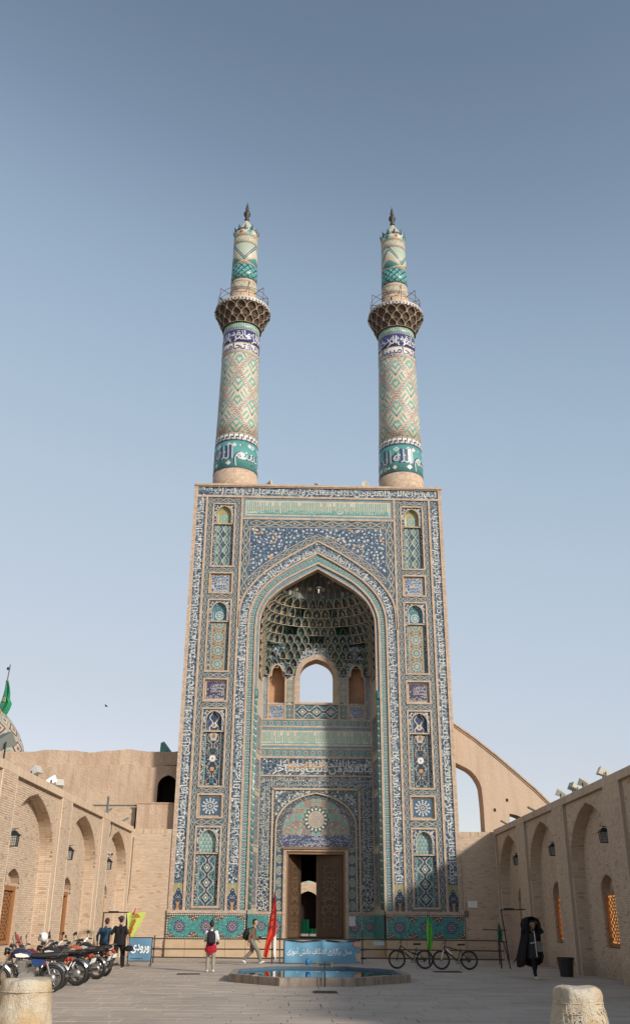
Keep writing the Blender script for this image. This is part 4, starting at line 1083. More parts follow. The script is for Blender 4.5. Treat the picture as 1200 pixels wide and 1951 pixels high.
        for q in (1.26, 1.78, 2.74, 3.05): t.box(XC+s*q-.035, XC+s*q+.035, YB-.06, YB+.0, 11.97, 14.4)
        t.build('upright_trim', M_strip, PORTAL)
    g.build('upper_back_wall', M_spand, PORTAL); w = g2.build('high_window', plain('tan_window_reveal', (.42,.27,.165,1), .9, spec=.1), PORTAL)
    t = MB(); AL = np.vstack([[(.96, 12.92)], AW, [(-.96, 12.92)]]); AO = np.vstack([[(1.22, 12.92)], ogive(1.22, 14.35, 15.72), [(-1.22, 12.92)]])
    ribbon(t, AO+np.array([XC, 0]), AL+np.array([XC, 0]), YB-.07, thick=.08); t.box(XC-1.24, XC+1.24, YB-.09, YB+.02, 12.80, 12.92); t.build('window_frame', M_strip, w)
    t = MB(); t.poly([(XC-1.2,YB-.02,12.02),(XC+1.2,YB-.02,12.02),(XC+1.2,YB-.02,12.78),(XC-1.2,YB-.02,12.78)], 0, [(-.40,0),(-.40,2.34),(.40,2.34),(.40,0)]); t.build('tile_panel', M_pan[3], PORTAL)
    # horizontal bands
    def hb(z0, z1, m, y=YB-.03, unit=None, name='tile_band'):
        t = MB(); band(t, xl, xr, z0, z1, y, 'x', unit=unit); return t.build(name, m, PORTAL)
    t = MB()
    for z0, z1 in ((11.92, 11.99), (11.50, 11.58), (10.30, 10.38), (9.82, 9.93), (8.85, 8.94)): t.box(xl, xr, YB-.07, YB, z0, z1)
    t.build('brick_strip', M_strip, PORTAL)
    for z0, z1 in ((11.58, 11.92), (9.93, 10.30)):
        b_ = hb(z0, z1, M_turqband, name='rosette_band'); n = 16
        for k in range(n): o = link('rosette', ROSETTE, b_, loc=(xl+(k+.5)*(xr-xl)/n, YB-.034, (z0+z1)/2)); o.scale = (1.25, 1, 1.25)
    hb(11.34, 11.50, M_check); hb(10.38, 10.52, M_check)
    k = hb(10.52, 11.34, M_kuficbg, name='kufic_panel'); t = MB(); kufic(t, xl+.05, xr-.1, 10.56, 11.30, YB-.038); t.build('lettering', M_teal_letter, k)
    b_ = hb(8.94, 9.82, M_callig, name='inscription_band')
    t = MB(); fn = lambda s, n: (xr-.05-s, YB-.042, 9.12+n); add_text(t, VERSE, 6.1, fn, .62, .62, .0, 12, .014)
    fn = lambda s, n: (xr-.1-s, YB-.040, 9.38+n); add_text(t, VERSE, 6.0, fn, .5, .5, .0, 3, .014); t.build('lettering', M_letter, b_)
    t = MB(); fn = lambda s, n: (XC+.55-s, YB-.044, 9.30+n); add_text(t, VERSE, 2.2, fn, .6, .62, .0, 7, .014); t.build('lettering', M_letter_ochre, b_)
    # thin grey inscription, an upside-down U
    t = MB(); band(t, xl, xr, 8.22, 8.85, YB-.03, 'x'); band(t, xl, xl+.72, 3.7, 8.22, YB-.03); band(t, xr-.72, xr, 3.7, 8.22, YB-.03); b_ = t.build('inscription_band', M_callig_fine, PORTAL)
    tx = MB()
    for P, N in (([(xr-.70,3.75),(xr-.70,8.3)], [(1,0)]*2), ([(xr-.1,8.27),(xl+.1,8.27)], [(0,1)]*2), ([(xl+.70,8.3),(xl+.70,3.75)], [(-1,0)]*2)):
        fn, L = path_fn(P, N, YB-.04)
        for r, st in ((.10, 2), (.34, 8)): add_text(tx, VERSE, L, fn, .36, .34, r, st, -.004)
    tx.build('lettering', plain('grey_white_letter', (.42,.42,.40,1), .4), b_)
    for s in (-1, 1):
        a, b = sorted((XC+s*2.40, XC+s*3.12)); t = MB(); band(t, a, b, 2.08, 3.7, YB-.03); t.build('tile_panel', M_sprig, PORTAL)
        a, b = sorted((XC+s*1.70, XC+s*3.12)); t = MB(); t.box(a, b, YB-.06, YB, .80, 1.93); d = t.build('dado', M_dado, PORTAL)
        t = MB(); band(t, a, b, .8, .88, YB-.066, 'x'); band(t, a, b, 1.85, 1.93, YB-.066, 'x'); band(t, XC+s*2.40-.05, XC+s*2.40+.05, .88, 1.85, YB-.066); t.build('bead_border', M_dborder, d)
        o = link('medallion', MEDAL, d, loc=(XC+s*2.78, YB-.064, 1.36)); o.scale = (.85, 1, .85); o = link('medallion', MEDAL, d, loc=(XC+s*2.02, YB-.064, 1.36)); o.scale = (.9, 1, 1.2)
        t = MB(); t.box(a, b, YB-.08, YB, 1.94, 2.06); t.build('brick_ledge', M_strip, PORTAL)
    # door surround: frame, arch rib, floral spandrels, tympanum, flanks
    t = MB(); t.box(XC-2.40, XC-2.30, YB-.10, YB, 2.06, 8.2); t.box(XC+2.30, XC+2.40, YB-.10, YB, 2.06, 8.2); t.box(XC-2.40, XC+2.40, YB-.10, YB, 8.14, 8.24); fr_ = t.build('door_surround', M_cellrim, PORTAL)
    AD = ogive(2.12, 5.95, 7.95, 13); t = MB()
    for i in range(len(AD)-1):
        a, b = AD[i], AD[i+1]; t.poly([(XC+b[0],YB-.035,b[1]),(XC+a[0],YB-.035,a[1]),(XC+a[0],YB-.035,8.14),(XC+b[0],YB-.035,8.14)])
    for s in (-1, 1): a, b = sorted((XC+s*2.12, XC+s*2.30)); t.poly([(a,YB-.035,2.06),(b,YB-.035,2.06),(b,YB-.035,8.14),(a,YB-.035,8.14)])
    t.build('floral_spandrel', M_callig_fine, fr_); fl_ = MB(); R = random.Random(4)
    fm = bpy.data.meshes.get('flower'); c = 0
    while c < 46:
        x, z = R.uniform(-2.2, 2.2), R.uniform(6.4, 8.08); i = np.argmin(np.abs(AD[:, 0]-x))
        if z > AD[i][1]+.12 and np.min(np.hypot(AD[:, 0]-x, AD[:, 1]-z)) > .16: o = link('flower', fm, fr_, loc=(XC+x, YB-.04, z)); q = R.uniform(.5, .9); o.scale = (q, 1, q); c += 1
    t = MB(); P = np.vstack([[(2.12, 2.06)], AD, [(-2.12, 2.06)]])+np.array([XC, 0]); Po = P+np.array([[.07*np.sign(p[0]-XC), .05] for p in P])
    ribbon(t, Po, P, YB-.14, thick=.15); t.build('arch_rib', M_cellrim, fr_)
    t = MB(); T = [(XC+p[0]*.995, YB-.02, p[1]) for p in AD]+[(XC-2.1,YB-.02,5.2),(XC+2.1,YB-.02,5.2)]; t.poly(T, 0, [((p[0]-XC), (p[2]-5.2)) for p in T]); ty = t.build('tympanum', M_tymp, fr_)
    t = MB()
    for k in range(16): a = 2*pi*k/16; disc(t, .052, YB-.026, 0, 8, 0, (XC+.53*cos(a), 6.62+.53*sin(a)))
    t.build('bead', M_letter, ty)
    t = MB(); fn = lambda s, n: (XC+.72-s, YB-.03, 5.33+n); add_text(t, VERSE, 1.4, fn, .34, .34, .0, 1); fn = lambda s, n: (XC+.5-s, YB-.028, 5.6+n); add_text(t, VERSE, 1.0, fn, .34, .34, .0, 20); t.build('lettering', M_letter, ty)
    for s in (-1, 1):
        a, b = sorted((XC+s*1.70, XC+s*2.12)); t = MB(); band(t, a, b, 2.06, 5.2, YB-.02); t.build('flank_panel', M_flank, fr_)
    # the doorway
    t = MB(); t.box(XC-1.72, XC-1.55, YB-.12, YB+.3, .8, 5.0); t.box(XC+1.55, XC+1.72, YB-.12, YB+.3, .8, 5.0); t.box(XC-1.72, XC+1.72, YB-.12, YB+.3, 5.0, 5.16); t.build('brick_jamb', M_strip, fr_)
    t = MB(); t.box(XC-1.55, XC-1.45, YB-.02, YB+.3, .8, 4.88); t.box(XC+1.45, XC+1.55, YB-.02, YB+.3, .8, 4.88); t.box(XC-1.55, XC+1.55, YB-.02, YB+.3, 4.86, 5.0); t.box(XC-1.74, XC+1.74, YB-.2, YB-.10, 5.1, 5.22)
    t.build('door_frame', plain('brown_door_frame', (.20,.115,.062,1), .6, var=.3), fr_)
    for s, ang in ((-1, 62), (1, 17)):
        e = bpy.data.objects.new('door_leaf', None)
        t = MB(); w = 1.45; t.box(0, -s*w, -.04, .04, .02, 4.06); lf = t.build('door_leaf', M_wood, fr_)
        lf.location = (XC+s*1.45, YB+.25, .80); lf.rotation_euler = (0, 0, radians(-ang*s)); bpy.data.objects.remove(e)
        t = MB(); x0, x1 = sorted((-s*.28, -s*1.18)); frame(t, x0-.07, x1+.07, .42, 3.62, .06, -.075, -.04); frame(t, x0-.22, x1+.22, .06, 4.0, .10, -.065, -.04); t.build('moulding', M_wood, lf)
        t = MB(); t.poly([(x0,-.046,.48),(x1,-.046,.48),(x1,-.046,3.56),(x0,-.046,3.56)], 0, [(-.5,0),(.5,0),(.5,3.4),(-.5,3.4)]); t.build('carved_panel', M_doorpanel, lf)
        t = MB(); t.ring((-s*1.32, -.075, 1.9), (0,1,0), .07, .012, 12, 5); t.build('handle', M_iron, lf)
    # floor of the recess, its stone front, the plinth course
    t = MB(); t.box(-3.4, 3.4, .9, YB, -.05, .78); t.build('recess_floor', M_stone, PORTAL)
    for k in range(5):
        t = MB(); t.box(-3.40+k*1.36+.006, -3.40+(k+1)*1.36-.006, .55, .9, -.05, .785); t.build('stone_slab', M_stone, PORTAL)
    # dark vestibule behind the door
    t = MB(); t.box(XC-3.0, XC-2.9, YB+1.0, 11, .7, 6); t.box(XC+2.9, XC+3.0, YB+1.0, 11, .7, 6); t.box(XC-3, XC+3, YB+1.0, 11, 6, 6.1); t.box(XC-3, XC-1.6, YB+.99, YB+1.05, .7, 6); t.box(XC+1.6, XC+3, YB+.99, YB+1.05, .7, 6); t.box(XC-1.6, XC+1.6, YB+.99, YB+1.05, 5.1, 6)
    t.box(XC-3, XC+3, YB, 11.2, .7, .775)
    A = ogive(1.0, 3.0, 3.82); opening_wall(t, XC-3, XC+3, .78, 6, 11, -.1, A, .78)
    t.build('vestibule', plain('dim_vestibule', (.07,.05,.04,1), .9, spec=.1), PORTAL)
recess()

# ---- stalactite hood
def cell_mesh(name, mats):
    """unit niche cell: x -.5..+.5, z 0..1, front at y=0, hollow towards +y, leaning out towards -y as it rises"""
    mb = MB(); lean = lambda t: -1.0*t**1.7
    prof = [(.5,0),(.5,.18),(.5,.42),(.43,.60),(.30,.77),(.15,.90),(0,1.0)]
    def W(t):
        for (w0, a), (w1, b) in zip(prof, prof[1:]):
            if t <= b: return w0+(w1-w0)*(t-a)/(b-a+1e-9)
        return 0.
    ts = [p[1] for p in prof]; xs = [-1, -.78, -.42, 0, .42, .78, 1]
    def P(i, j):
        t = ts[j]; w = W(t)*.93; q = xs[i]; depth = .62*sqrt(max(0, 1-q*q))*(1-.55*t*t)
        return (q*w, lean(t)+depth+.03, t*.97)
    for j in range(len(ts)-1):
        for i in range(len(xs)-1):
            if j == len(ts)-2: q = [P(i, j), P(i+1, j), P(3, j+1)]
            else: q = [P(i, j), P(i+1, j), P(i+1, j+1), P(i, j+1)]
            mb.poly(q, 0, [(p[0], p[2]) for p in q])
    bot = [P(i, 0) for i in range(len(xs))]; mb.poly([(p[0], p[1], 0) for p in bot], 2)       # underside
    # rib along the outline
    R = [(s*w, t) for s in (1,) for w, t in prof]; R = R+[(-w, t) for w, t in prof[::-1][1:]]
    for (x0, t0), (x1, t1) in zip(R, R[1:]):
        k = .86; a0, a1 = (x0*k, t0*.955), (x1*k, t1*.955)
        o0, o1 = (x0, lean(t0)-.05, t0), (x1, lean(t1)-.05, t1); i0, i1 = (a0[0], lean(t0)-.05, a0[1]), (a1[0], lean(t1)-.05, a1[1])
        mb.poly([o0, o1, i1, i0], 1); mb.poly([i0, i1, (i1[0]*1.0, i1[1]+.14, i1[2]), (i0[0], i0[1]+.14, i0[2])], 1)
        mb.poly([o1, o0, (o0[0], o0[1]+.12, o0[2]), (o1[0], o1[1]+.12, o1[2])], 1)
    mb.box(-.5, .5, -.06, .10, -.05, .0, 1)
    # spandrels up to the next tier
    for s in (-1, 1):
        pr = [(s*w, t) for w, t in prof[2:]]
        for (x0, t0), (x1, t1) in zip(pr, pr[1:]):
            q = [(x0, lean(t0)+.01, t0), (s*.5, lean(t0)+.01, t0), (s*.5, lean(t1)+.01, t1), (x1, lean(t1)+.01, t1)]
            mb.poly(q[::s] if s > 0 else q, 2)
    return mb.mesh(name, mats)
CELL = cell_mesh('muqarnas_cell', [M_cell, M_cellrim, M_celltop])
def hood():
    Ax = lambda z: float(np.interp(z, A_edge[:25, 1], A_edge[:25, 0])) if z > 16.3 else 3.16
    zt = [14.02+.455*k for k in range(11)]
    def plan(z, n=160):
        t = max(0., min(1., (z-14.0)/(19.75-14.0))); a = Ax(z+.12)*.985; b = (YB-.42)*(1-t**2.1)+.28; e = 2.0+5.0*max(0., 1-t*1.7)
        th = np.linspace(0, pi, n); x = a*np.sign(np.cos(th))*np.abs(np.cos(th))**(2/e); y = .42+b*np.abs(np.sin(th))**(2/e)
        return np.stack([x+XC*.7*(y/YB), np.minimum(y, YB-.22)], 1)
    R = random.Random(9); count = 0
    pockets = [(5, 90, 13, .5), (4, 90, 13, .22), (6, 54, 9, .5), (6, 126, 9, .5), (4, 44, 9, .5), (4, 136, 9, .5), (3, 44, 8, .25), (3, 136, 8, .25), (2, 50, 8, .3), (2, 130, 8, .3), (8, 60, 7, .26), (8, 120, 7, .26)]
    for k in range(len(zt)-1):
        z = zt[k]; P = plan(z); P2 = plan(zt[k+1]); S = np.r_[0, np.cumsum(np.linalg.norm(np.diff(P, axis=0), axis=1))]
        n = max(11, int(round(S[-1]/(.44 if k < 8 else .52)))); n += (n+1) % 2
        j0 = 0 if k % 2 == 0 else .5
        for j in range(n if j0 == 0 else n-1):
            s = (j+.5+j0)*S[-1]/n; w = S[-1]/n*R.choice((.84, 1.0, 1.0, 1.08))
            x, y = np.interp(s, S, P[:, 0]), np.interp(s, S, P[:, 1])
            xa, ya = np.interp(s-.12, S, P[:, 0]), np.interp(s-.12, S, P[:, 1]); xb, yb = np.interp(s+.12, S, P[:, 0]), np.interp(s+.12, S, P[:, 1])
            ang = atan2(yb-ya, xb-xa)+pi                   # path runs right -> back -> left
            if y > YB-.5 and abs(x-XC) < 1.34 and (z < 14.6 or (x-XC)**2/1.8+((z-14.4)/1.25)**2 < 1): continue
            if y > YB-.5 and 1.74 < abs(x-XC) < 2.78 and z < 14.92: continue
            if y > YB-.5 and z < 14.3: continue
            i2 = np.argmin(np.hypot(P2[:, 0]-x, P2[:, 1]-y)); step = min(.42, max(.24, np.hypot(P2[i2][0]-x, P2[i2][1]-y)))
            az = math.degrees(atan2(y-.42, x)); push = 0.
            for pk, pa, pw, pd in pockets:
                if pk == k and abs(az-pa) < pw: push = pd
            o = link('muqarnas_cell', CELL, PORTAL); out = Vector((x, y-.42, 0)); out.normalize()
            o.location = (x+out.x*push, y+out.y*push, z); o.rotation_euler = (0, 0, ang); o.scale = (w, step, zt[k+1]-z+.01); count += 1
    # shell behind the cells, and the smooth crown
    g = MB(); N = 41; zs = [13.6, 14.6, 15.6, 16.6, 17.4, 18.2, 18.5]
    rows = []
    for z in zs:
        P = plan(z, N); rows.append([(p[0]*1.16, (p[1]-.42)*1.0+.42+(.75 if 3 < i < N-4 else .1), z) for i, p in enumerate(P)])
    for a, b in zip(rows, rows[1:]):
        for i in range(N-1):
            q = [a[i], a[i+1], b[i+1], b[i]]
            if max(p[1] for p in q) > YB+.1 and a[0][2] < 15.5: continue
            g.poly(q)
    g.build('hood_shell', M_celltop, PORTAL)
    g = MB(); zc = zt[-1]; N = 33; T = 8; rows = []
    for r in range(T+1):
        f = r/T; z = zc+(19.98-zc)*sin(f*pi/2)**.9; P = plan(zc, N); k_ = cos(f*pi/2)
        rows.append([(p[0]*k_*1.03, .30+(p[1]-.30)*k_, z) for p in P])
    for r in range(T):
        for i in range(N-1):
            q = [rows[r][i], rows[r][i+1], rows[r+1][i+1], rows[r+1][i]]; g.poly(q, 0, [((i+d)/(N-1), (r+e)/T*1.6) for d, e in ((0,0),(1,0),(1,1),(0,1))])
    g.build('hood_crown', M_fan, PORTAL, smooth=True)
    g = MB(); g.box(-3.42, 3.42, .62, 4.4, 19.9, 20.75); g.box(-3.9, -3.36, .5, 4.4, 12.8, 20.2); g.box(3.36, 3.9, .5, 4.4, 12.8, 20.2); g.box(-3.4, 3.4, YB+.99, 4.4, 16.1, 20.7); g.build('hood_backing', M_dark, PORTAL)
    # pendant lamp under the crown
    t = thing('pendant_lamp', 'small round white pendant lamp hanging under the crown of the portal hood', 'lamp', (XC, .85, 18.95))
    g = MB(); g.tube([(0,0,.0),(0,0,.75)], .012, 5); g.build('cord', M_iron, t)
    g = MB(); g.lathe((0,0,0), [(.02,.06),(.17,.03),(.19,-.01),(.05,-.03)], 14); g.build('shade', M_alu, t)
    g = MB(); g.lathe((0,0,0), [(.035,-.02),(.045,-.12),(.03,-.30),(.0,-.31)], 10); g.build('bulb', M_whitep, t, smooth=True)
hood()
for x, lab, big in ((-2.89, 'cream horn loudspeaker on the parapet, nearest the left minaret', 0), (0, 'pale round-backed loudspeaker on the parapet midway between the minarets', 1), (2.72, 'cream horn loudspeaker on the parapet, nearest the right minaret', 0)):
    t = thing('loudspeaker', lab, 'loudspeaker', (x, .35, 24.97), 0 if big else (.5 if x < 0 else -.4), 'loudspeakers on the portal parapet')
    g = MB(); g.box(-.03, .03, -.03, .03, 0, .16); g.build('bracket', M_iron, t)
    g = MB(); prof = [(.02,-.30),(.07,-.16),(.10,-.02),(.19,.12),(.23,.16),(.20,.15),(.06,.0)] if not big else [(.02,-.2),(.16,-.16),(.24,.0),(.22,.02),(.05,-.05)]
    g.lathe((0,0,0), prof, 16); h = g.build('horn', M_cone if not big else M_alu, t, smooth=True); h.location = (0, 0, .26); h.rotation_euler = (radians(80 if not big else 20), 0, radians(40))
for x, lab in ((-5.4, 'small black floodlight on the cornice in front of the left minaret'), (5.28, 'small black floodlight on the cornice in front of the right minaret, farther from the edge'), (5.62, 'twin black floodlight on the cornice in front of the right minaret, nearer the edge')):
    t = thing('small_floodlight', lab, 'floodlight', (x, .1, 24.97), 0, 'small floodlights on the cornice'); g = MB(); g.box(-.09, .09, -.05, .06, .04, .17); g.build('housing', M_blackp, t); g = MB(); g.box(-.02, .02, -.02, .02, 0, .05); g.build('bracket', M_iron, t); g = MB(); g.box(-.07, .07, -.058, -.051, .06, .15); g.build('lens', M_lampglass, t)
# ------------------------------------------------------------------ minarets
BCELL = cell_mesh('muqarnas_cell', [M_bcell, plain('balcony_cell_rib', (.33,.265,.19,1), .7), M_bcell])
def minaret():
    t = thing('minaret', 'left one of the two tall tiled minarets, with its iron railed balcony', 'minaret', (-5.05, 2.6, 0), 0, 'twin minarets on the portal')
    r = lambda z: 1.40-.19*(z-25)/10.6
    def part(name, z0, z1, m, bulge=0., steps=1, parent=t, n=40, rr=None):
        g = MB(); f = rr or r; g.lathe((0,0,0), [(f(z0+(z1-z0)*i/steps)+bulge, z0+(z1-z0)*i/steps) for i in range(steps+1)], n, 0, z0, -pi/2); return g.build(name, m, parent, smooth=False if n < 20 else True)
    def ring(z, rad, h=.05, m=M_cellrim):
        g = MB(); g.lathe((0,0,0), [(rad-.05, z-h), (rad+.03, z-h*.5), (rad+.03, z+h*.5), (rad-.05, z+h)], 40); return g
    part('brick_base', 24.95, 26.72, M_shaftbrick); b = part('teal_band', 26.72, 28.59, M_tealband, .008); part('key_band', 28.59, 29.1, M_meander, .012)
    part('shaft', 29.1, 35.08, M_shaft, 0, 6); kb = part('white_kufic_band', 35.08, 35.8, M_whiteband, .01); nb = part('navy_band', 35.8, 36.85, M_navyband, .015); part('teal_kufic_band', 36.85, 37.45, M_kteal, .005)
    for z in (26.72, 28.59, 29.1, 35.08, 35.8, 36.85):
        ring(z, r(z)-.005, .035).build('band_moulding', M_letter_navy if z in (26.72, 28.59) else M_cellrim, t, smooth=True)
    def cyl(R, phi0, z0): return lambda s, n: (R*sin(phi0-s/R), -R*cos(phi0-s/R), z0+n)
    T = ['بسم','الله','الرحمن','الرحيم','لا','اله','الا','الله']
    for lay, (mm, bo, dr) in enumerate(((M_letter_navy, .022, .018), (M_letter, -.014, .026))):
        g = MB(); add_text(g, T, 2*pi*1.38, cyl(r(27.6)+dr, 1.25, 26.95), 1.08, 1.30, .36, 0, bo, .12); g.build('lettering', mm, b)
    g = MB(); R = random.Random(3)
    for k in range(26):
        a = 2*pi*k/26+R.uniform(-.06, .06); z = 26.95+R.choice((.12, .85, 1.35))+R.uniform(-.05, .05); s_ = R.choice((.07, .10, .16)); P = lambda da, dz: ((r(z)+.02)*sin(a+da/1.38), -(r(z)+.02)*cos(a+da/1.38), z+dz)
        g.poly([P(-s_, 0), P(0, -s_), P(s_, 0), P(0, s_)])
    g.build('white_lozenge', M_letter, b, kind='stuff')
    g = MB(); add_text(g, VERSE, 2*pi*1.2, cyl(r(35.4)+.016, 3.0, 35.12), .74, .84, .18, 4, .014, .05); g.build('lettering', M_letter_navy, kb)
    g = MB(); add_text(g, VERSE, 2*pi*1.2, cyl(r(36.3)+.022, 3.1, 35.85), .80, .85, .20, 0, .008, .05); add_text(g, VERSE, 2*pi*1.2, cyl(r(36.3)+.024, 3.0, 35.85), .66, .60, .48, 9, .006, .05); g.build('lettering', M_letter, nb)
    # balcony on three tiers of stalactites
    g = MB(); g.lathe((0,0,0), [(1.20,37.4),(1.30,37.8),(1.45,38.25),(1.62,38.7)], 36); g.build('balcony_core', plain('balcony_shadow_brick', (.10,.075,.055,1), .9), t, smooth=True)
    rad = [1.24, 1.40, 1.56, 1.76]; zz = [37.42, 37.86, 38.30, 38.73]
    for k in range(3):
        n = 15
        for j in range(n):
            a = 2*pi*(j+.5*(k % 2))/n; o = link('muqarnas_cell', BCELL, t, loc=(rad[k]*1.04*sin(a), -rad[k]*1.04*cos(a), zz[k])); o.rotation_euler = (0, 0, a); o.scale = (2*pi*rad[k]*1.04/n*1.02, rad[k+1]-rad[k]+.04, zz[k+1]-zz[k])
    g = MB(); g.lathe((0,0,0), [(1.62,38.70),(1.80,38.73),(1.82,39.02),(1.72,39.04),(.85,39.03)], 48, 0, 38.73, -pi/2); g.build('balcony_rim', M_rim, t)
    ru = lambda z: .915-.10*(z-39.5)/6.
    part('upper_brick', 39.0, 40.25, M_shaftbrick, 0, 1, t, 32, ru); part('pale_band', 40.25, 40.92, M_pale, .006, 1, t, 32, ru); part('upper_brick', 40.92, 41.16, M_shaftbrick, 0, 1, t, 32, ru); part('strapwork_band', 41.16, 42.4, M_upweave, .008, 1, t, 32, ru)
    part('chevron_band', 42.4, 44.2, M_chev, .002, 2, t, 32, ru); part('pale_band', 44.2, 44.84, M_pale, .004, 1, t, 32, ru); part('diamond_band', 44.84, 45.55, M_diam, .01, 1, t, 32, ru)
    for k in range(12):
        a = 2*pi*k/12; R_ = ru(45.4); g = MB(); P = lambda da, rr, z: (rr*sin(a+da), -rr*cos(a+da), z)
        p = [P(-.26, R_-.02, 45.30), P(.26, R_-.02, 45.30), P(0, R_+.12, 45.82)]; q = P(0, R_-.12, 45.32); bt = P(0, R_+.07, 45.42)
        g.poly([p[0], bt, p[2]]); g.poly([bt, p[1], p[2]]); g.poly([p[1], q, p[2]]); g.poly([q, p[0], p[2]]); g.poly([p[0], q, p[1], bt]); g.build('crown_point', M_crown, t)
    g = MB(); g.lathe((0,0,0), [(.80,45.5),(.66,45.75),(.40,46.2),(.20,46.55),(.08,46.75)], 12); g.build('cone', M_cone, t)
    g = MB(); g.lathe((0,0,0), [(.08,46.7),(.17,46.85),(.15,46.95),(.08,47.05),(.22,47.22),(.25,47.38),(.17,47.58),(.07,47.68),(.13,47.80),(.12,47.92),(.05,48.0),(.09,48.08),(.07,48.18),(.03,48.22),(.02,48.4),(.0,48.45)], 14); g.build('finial', M_bronze, t, smooth=True)
    for k in range(9):
        a = 2*pi*(k+.4)/9; c, s = cos(a), sin(a); g = MB(); g.tube([(.85*s, -.85*c, 40.1), (1.66*s, -1.66*c, 40.35)], .022, 5); g.tube([(1.66*s, -1.66*c, 39.0), (1.66*s, -1.66*c, 40.38)], .018, 5); g.build('railing_post', plain('rust_red_iron', (.12,.045,.035,1), .7) if k == 0 else bpy.data.materials['rust_red_iron'], t)
    for z in (39.45, 39.85): g = MB(); g.ring((0,0,z), (0,0,1), 1.68, .014, 40, 5); g.build('rail', bpy.data.materials['rust_red_iron'], t)
    g = MB(); g.tube([(-1.25, -1.2, 39.05), (-1.45, -1.40, 39.1)], .05, 6); g.build('spout', M_iron, t)
    return t
MIN = minaret()
copy_tree(MIN, 'right one of the two tall tiled minarets, nearer the curved buttress', (5.22, 2.6, -.05), .55)

# ------------------------------------------------------------------ brick courses as real bricks
class Bricks:
    """collects single bricks (centre, half vectors); the biggest in view become objects, the rest one mesh"""
    def __init__(s): s.b = []
    def plane(s, o, U, V, Nn, u0, u1, v0, v1, test=None, L=.215, H=.0665, soldier=False, seed=0):
        o, U, V, Nn = Vector(o), Vector(U), Vector(V), Vector(Nn); R = random.Random(seed); v = v0; r = 0
        if soldier: L, H = .066, v1-v0
        while v+H*.6 < v1:
            hh = min(H, v1-v); x = u0-(L*.5 if r % 2 and not soldier else 0)
            while x < u1-.01:
                a, b = max(x, u0), min(x+L, u1)
                if b-a > .03 and (test is None or test((a+b)/2, v+hh/2)):
                    s.b.append((o+U*(a+b)/2+V*(v+hh/2), U*((b-a)/2-.0065), V*(hh/2-.0065), Nn*(.012+R.uniform(-.004, .004)), R.random()))
                x += L
            v += hh; r += 1
    def build(s, parent, own=0, seed=1):
        cam = Vector((-1.632, -49.1, 1.75)); f = Vector((.027, .9153, .4018)); rr = Vector((.9996, -.0294, 0))
        def score(q):
            d = q[0]-cam; z = d.dot(f); x = d.dot(rr)/z; y = (q[0].z-1.75)
            return z if (abs(x) < .325 and q[0].z > .9 and z > 3) else 1e9
        order = sorted(range(len(s.b)), key=lambda i: score(s.b[i])) if own else []
        single = set(order[:own]); mb = MB()
        for i, (c, U, V, N_, t) in enumerate(s.b):
            if i in single:
                o = link('brick', BRICKMESH, parent); m = Matrix((U.normalized(), N_.normalized(), V.normalized())).transposed().to_4x4()
                m = m @ Matrix.Diagonal((U.length/.1, N_.length/.012, V.length/.027, 1)); m.translation = c; o.matrix_local = m
            else:
                P = lambda a, b, k: c+U*a+V*b+N_*k
                q = [P(-1,-1,1), P(1,-1,1), P(1,1,1), P(-1,1,1)]; bk = [P(-1,-1,-.6), P(1,-1,-.6), P(1,1,-.6), P(-1,1,-.6)]
                mb.poly(q, 0, [(0,0)]*4, t)
                for k in range(4): mb.poly([bk[k], bk[(k+1) % 4], q[(k+1) % 4], q[k]], 0, [(0,0)]*4, t)
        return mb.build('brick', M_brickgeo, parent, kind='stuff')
def f_brickone():
    t = orand(); n = noise(geopos(), 22., 3.); c = mix(t, (.49, .37, .265, 1), (.575, .455, .345, 1)); return tint(c, (.84+.3*n)*(.9+.2*noise(geopos(), .6, 4.)))
M_brickone = mat('buff_brick', f_brickone, .88, spec=.15)
def _bm():
    g = MB(); g.obox((0,0,0), (.1,0,0), (0,.012,0), (0,0,.027)); return g.mesh('brick', [M_brickone])
BRICKMESH = _bm()

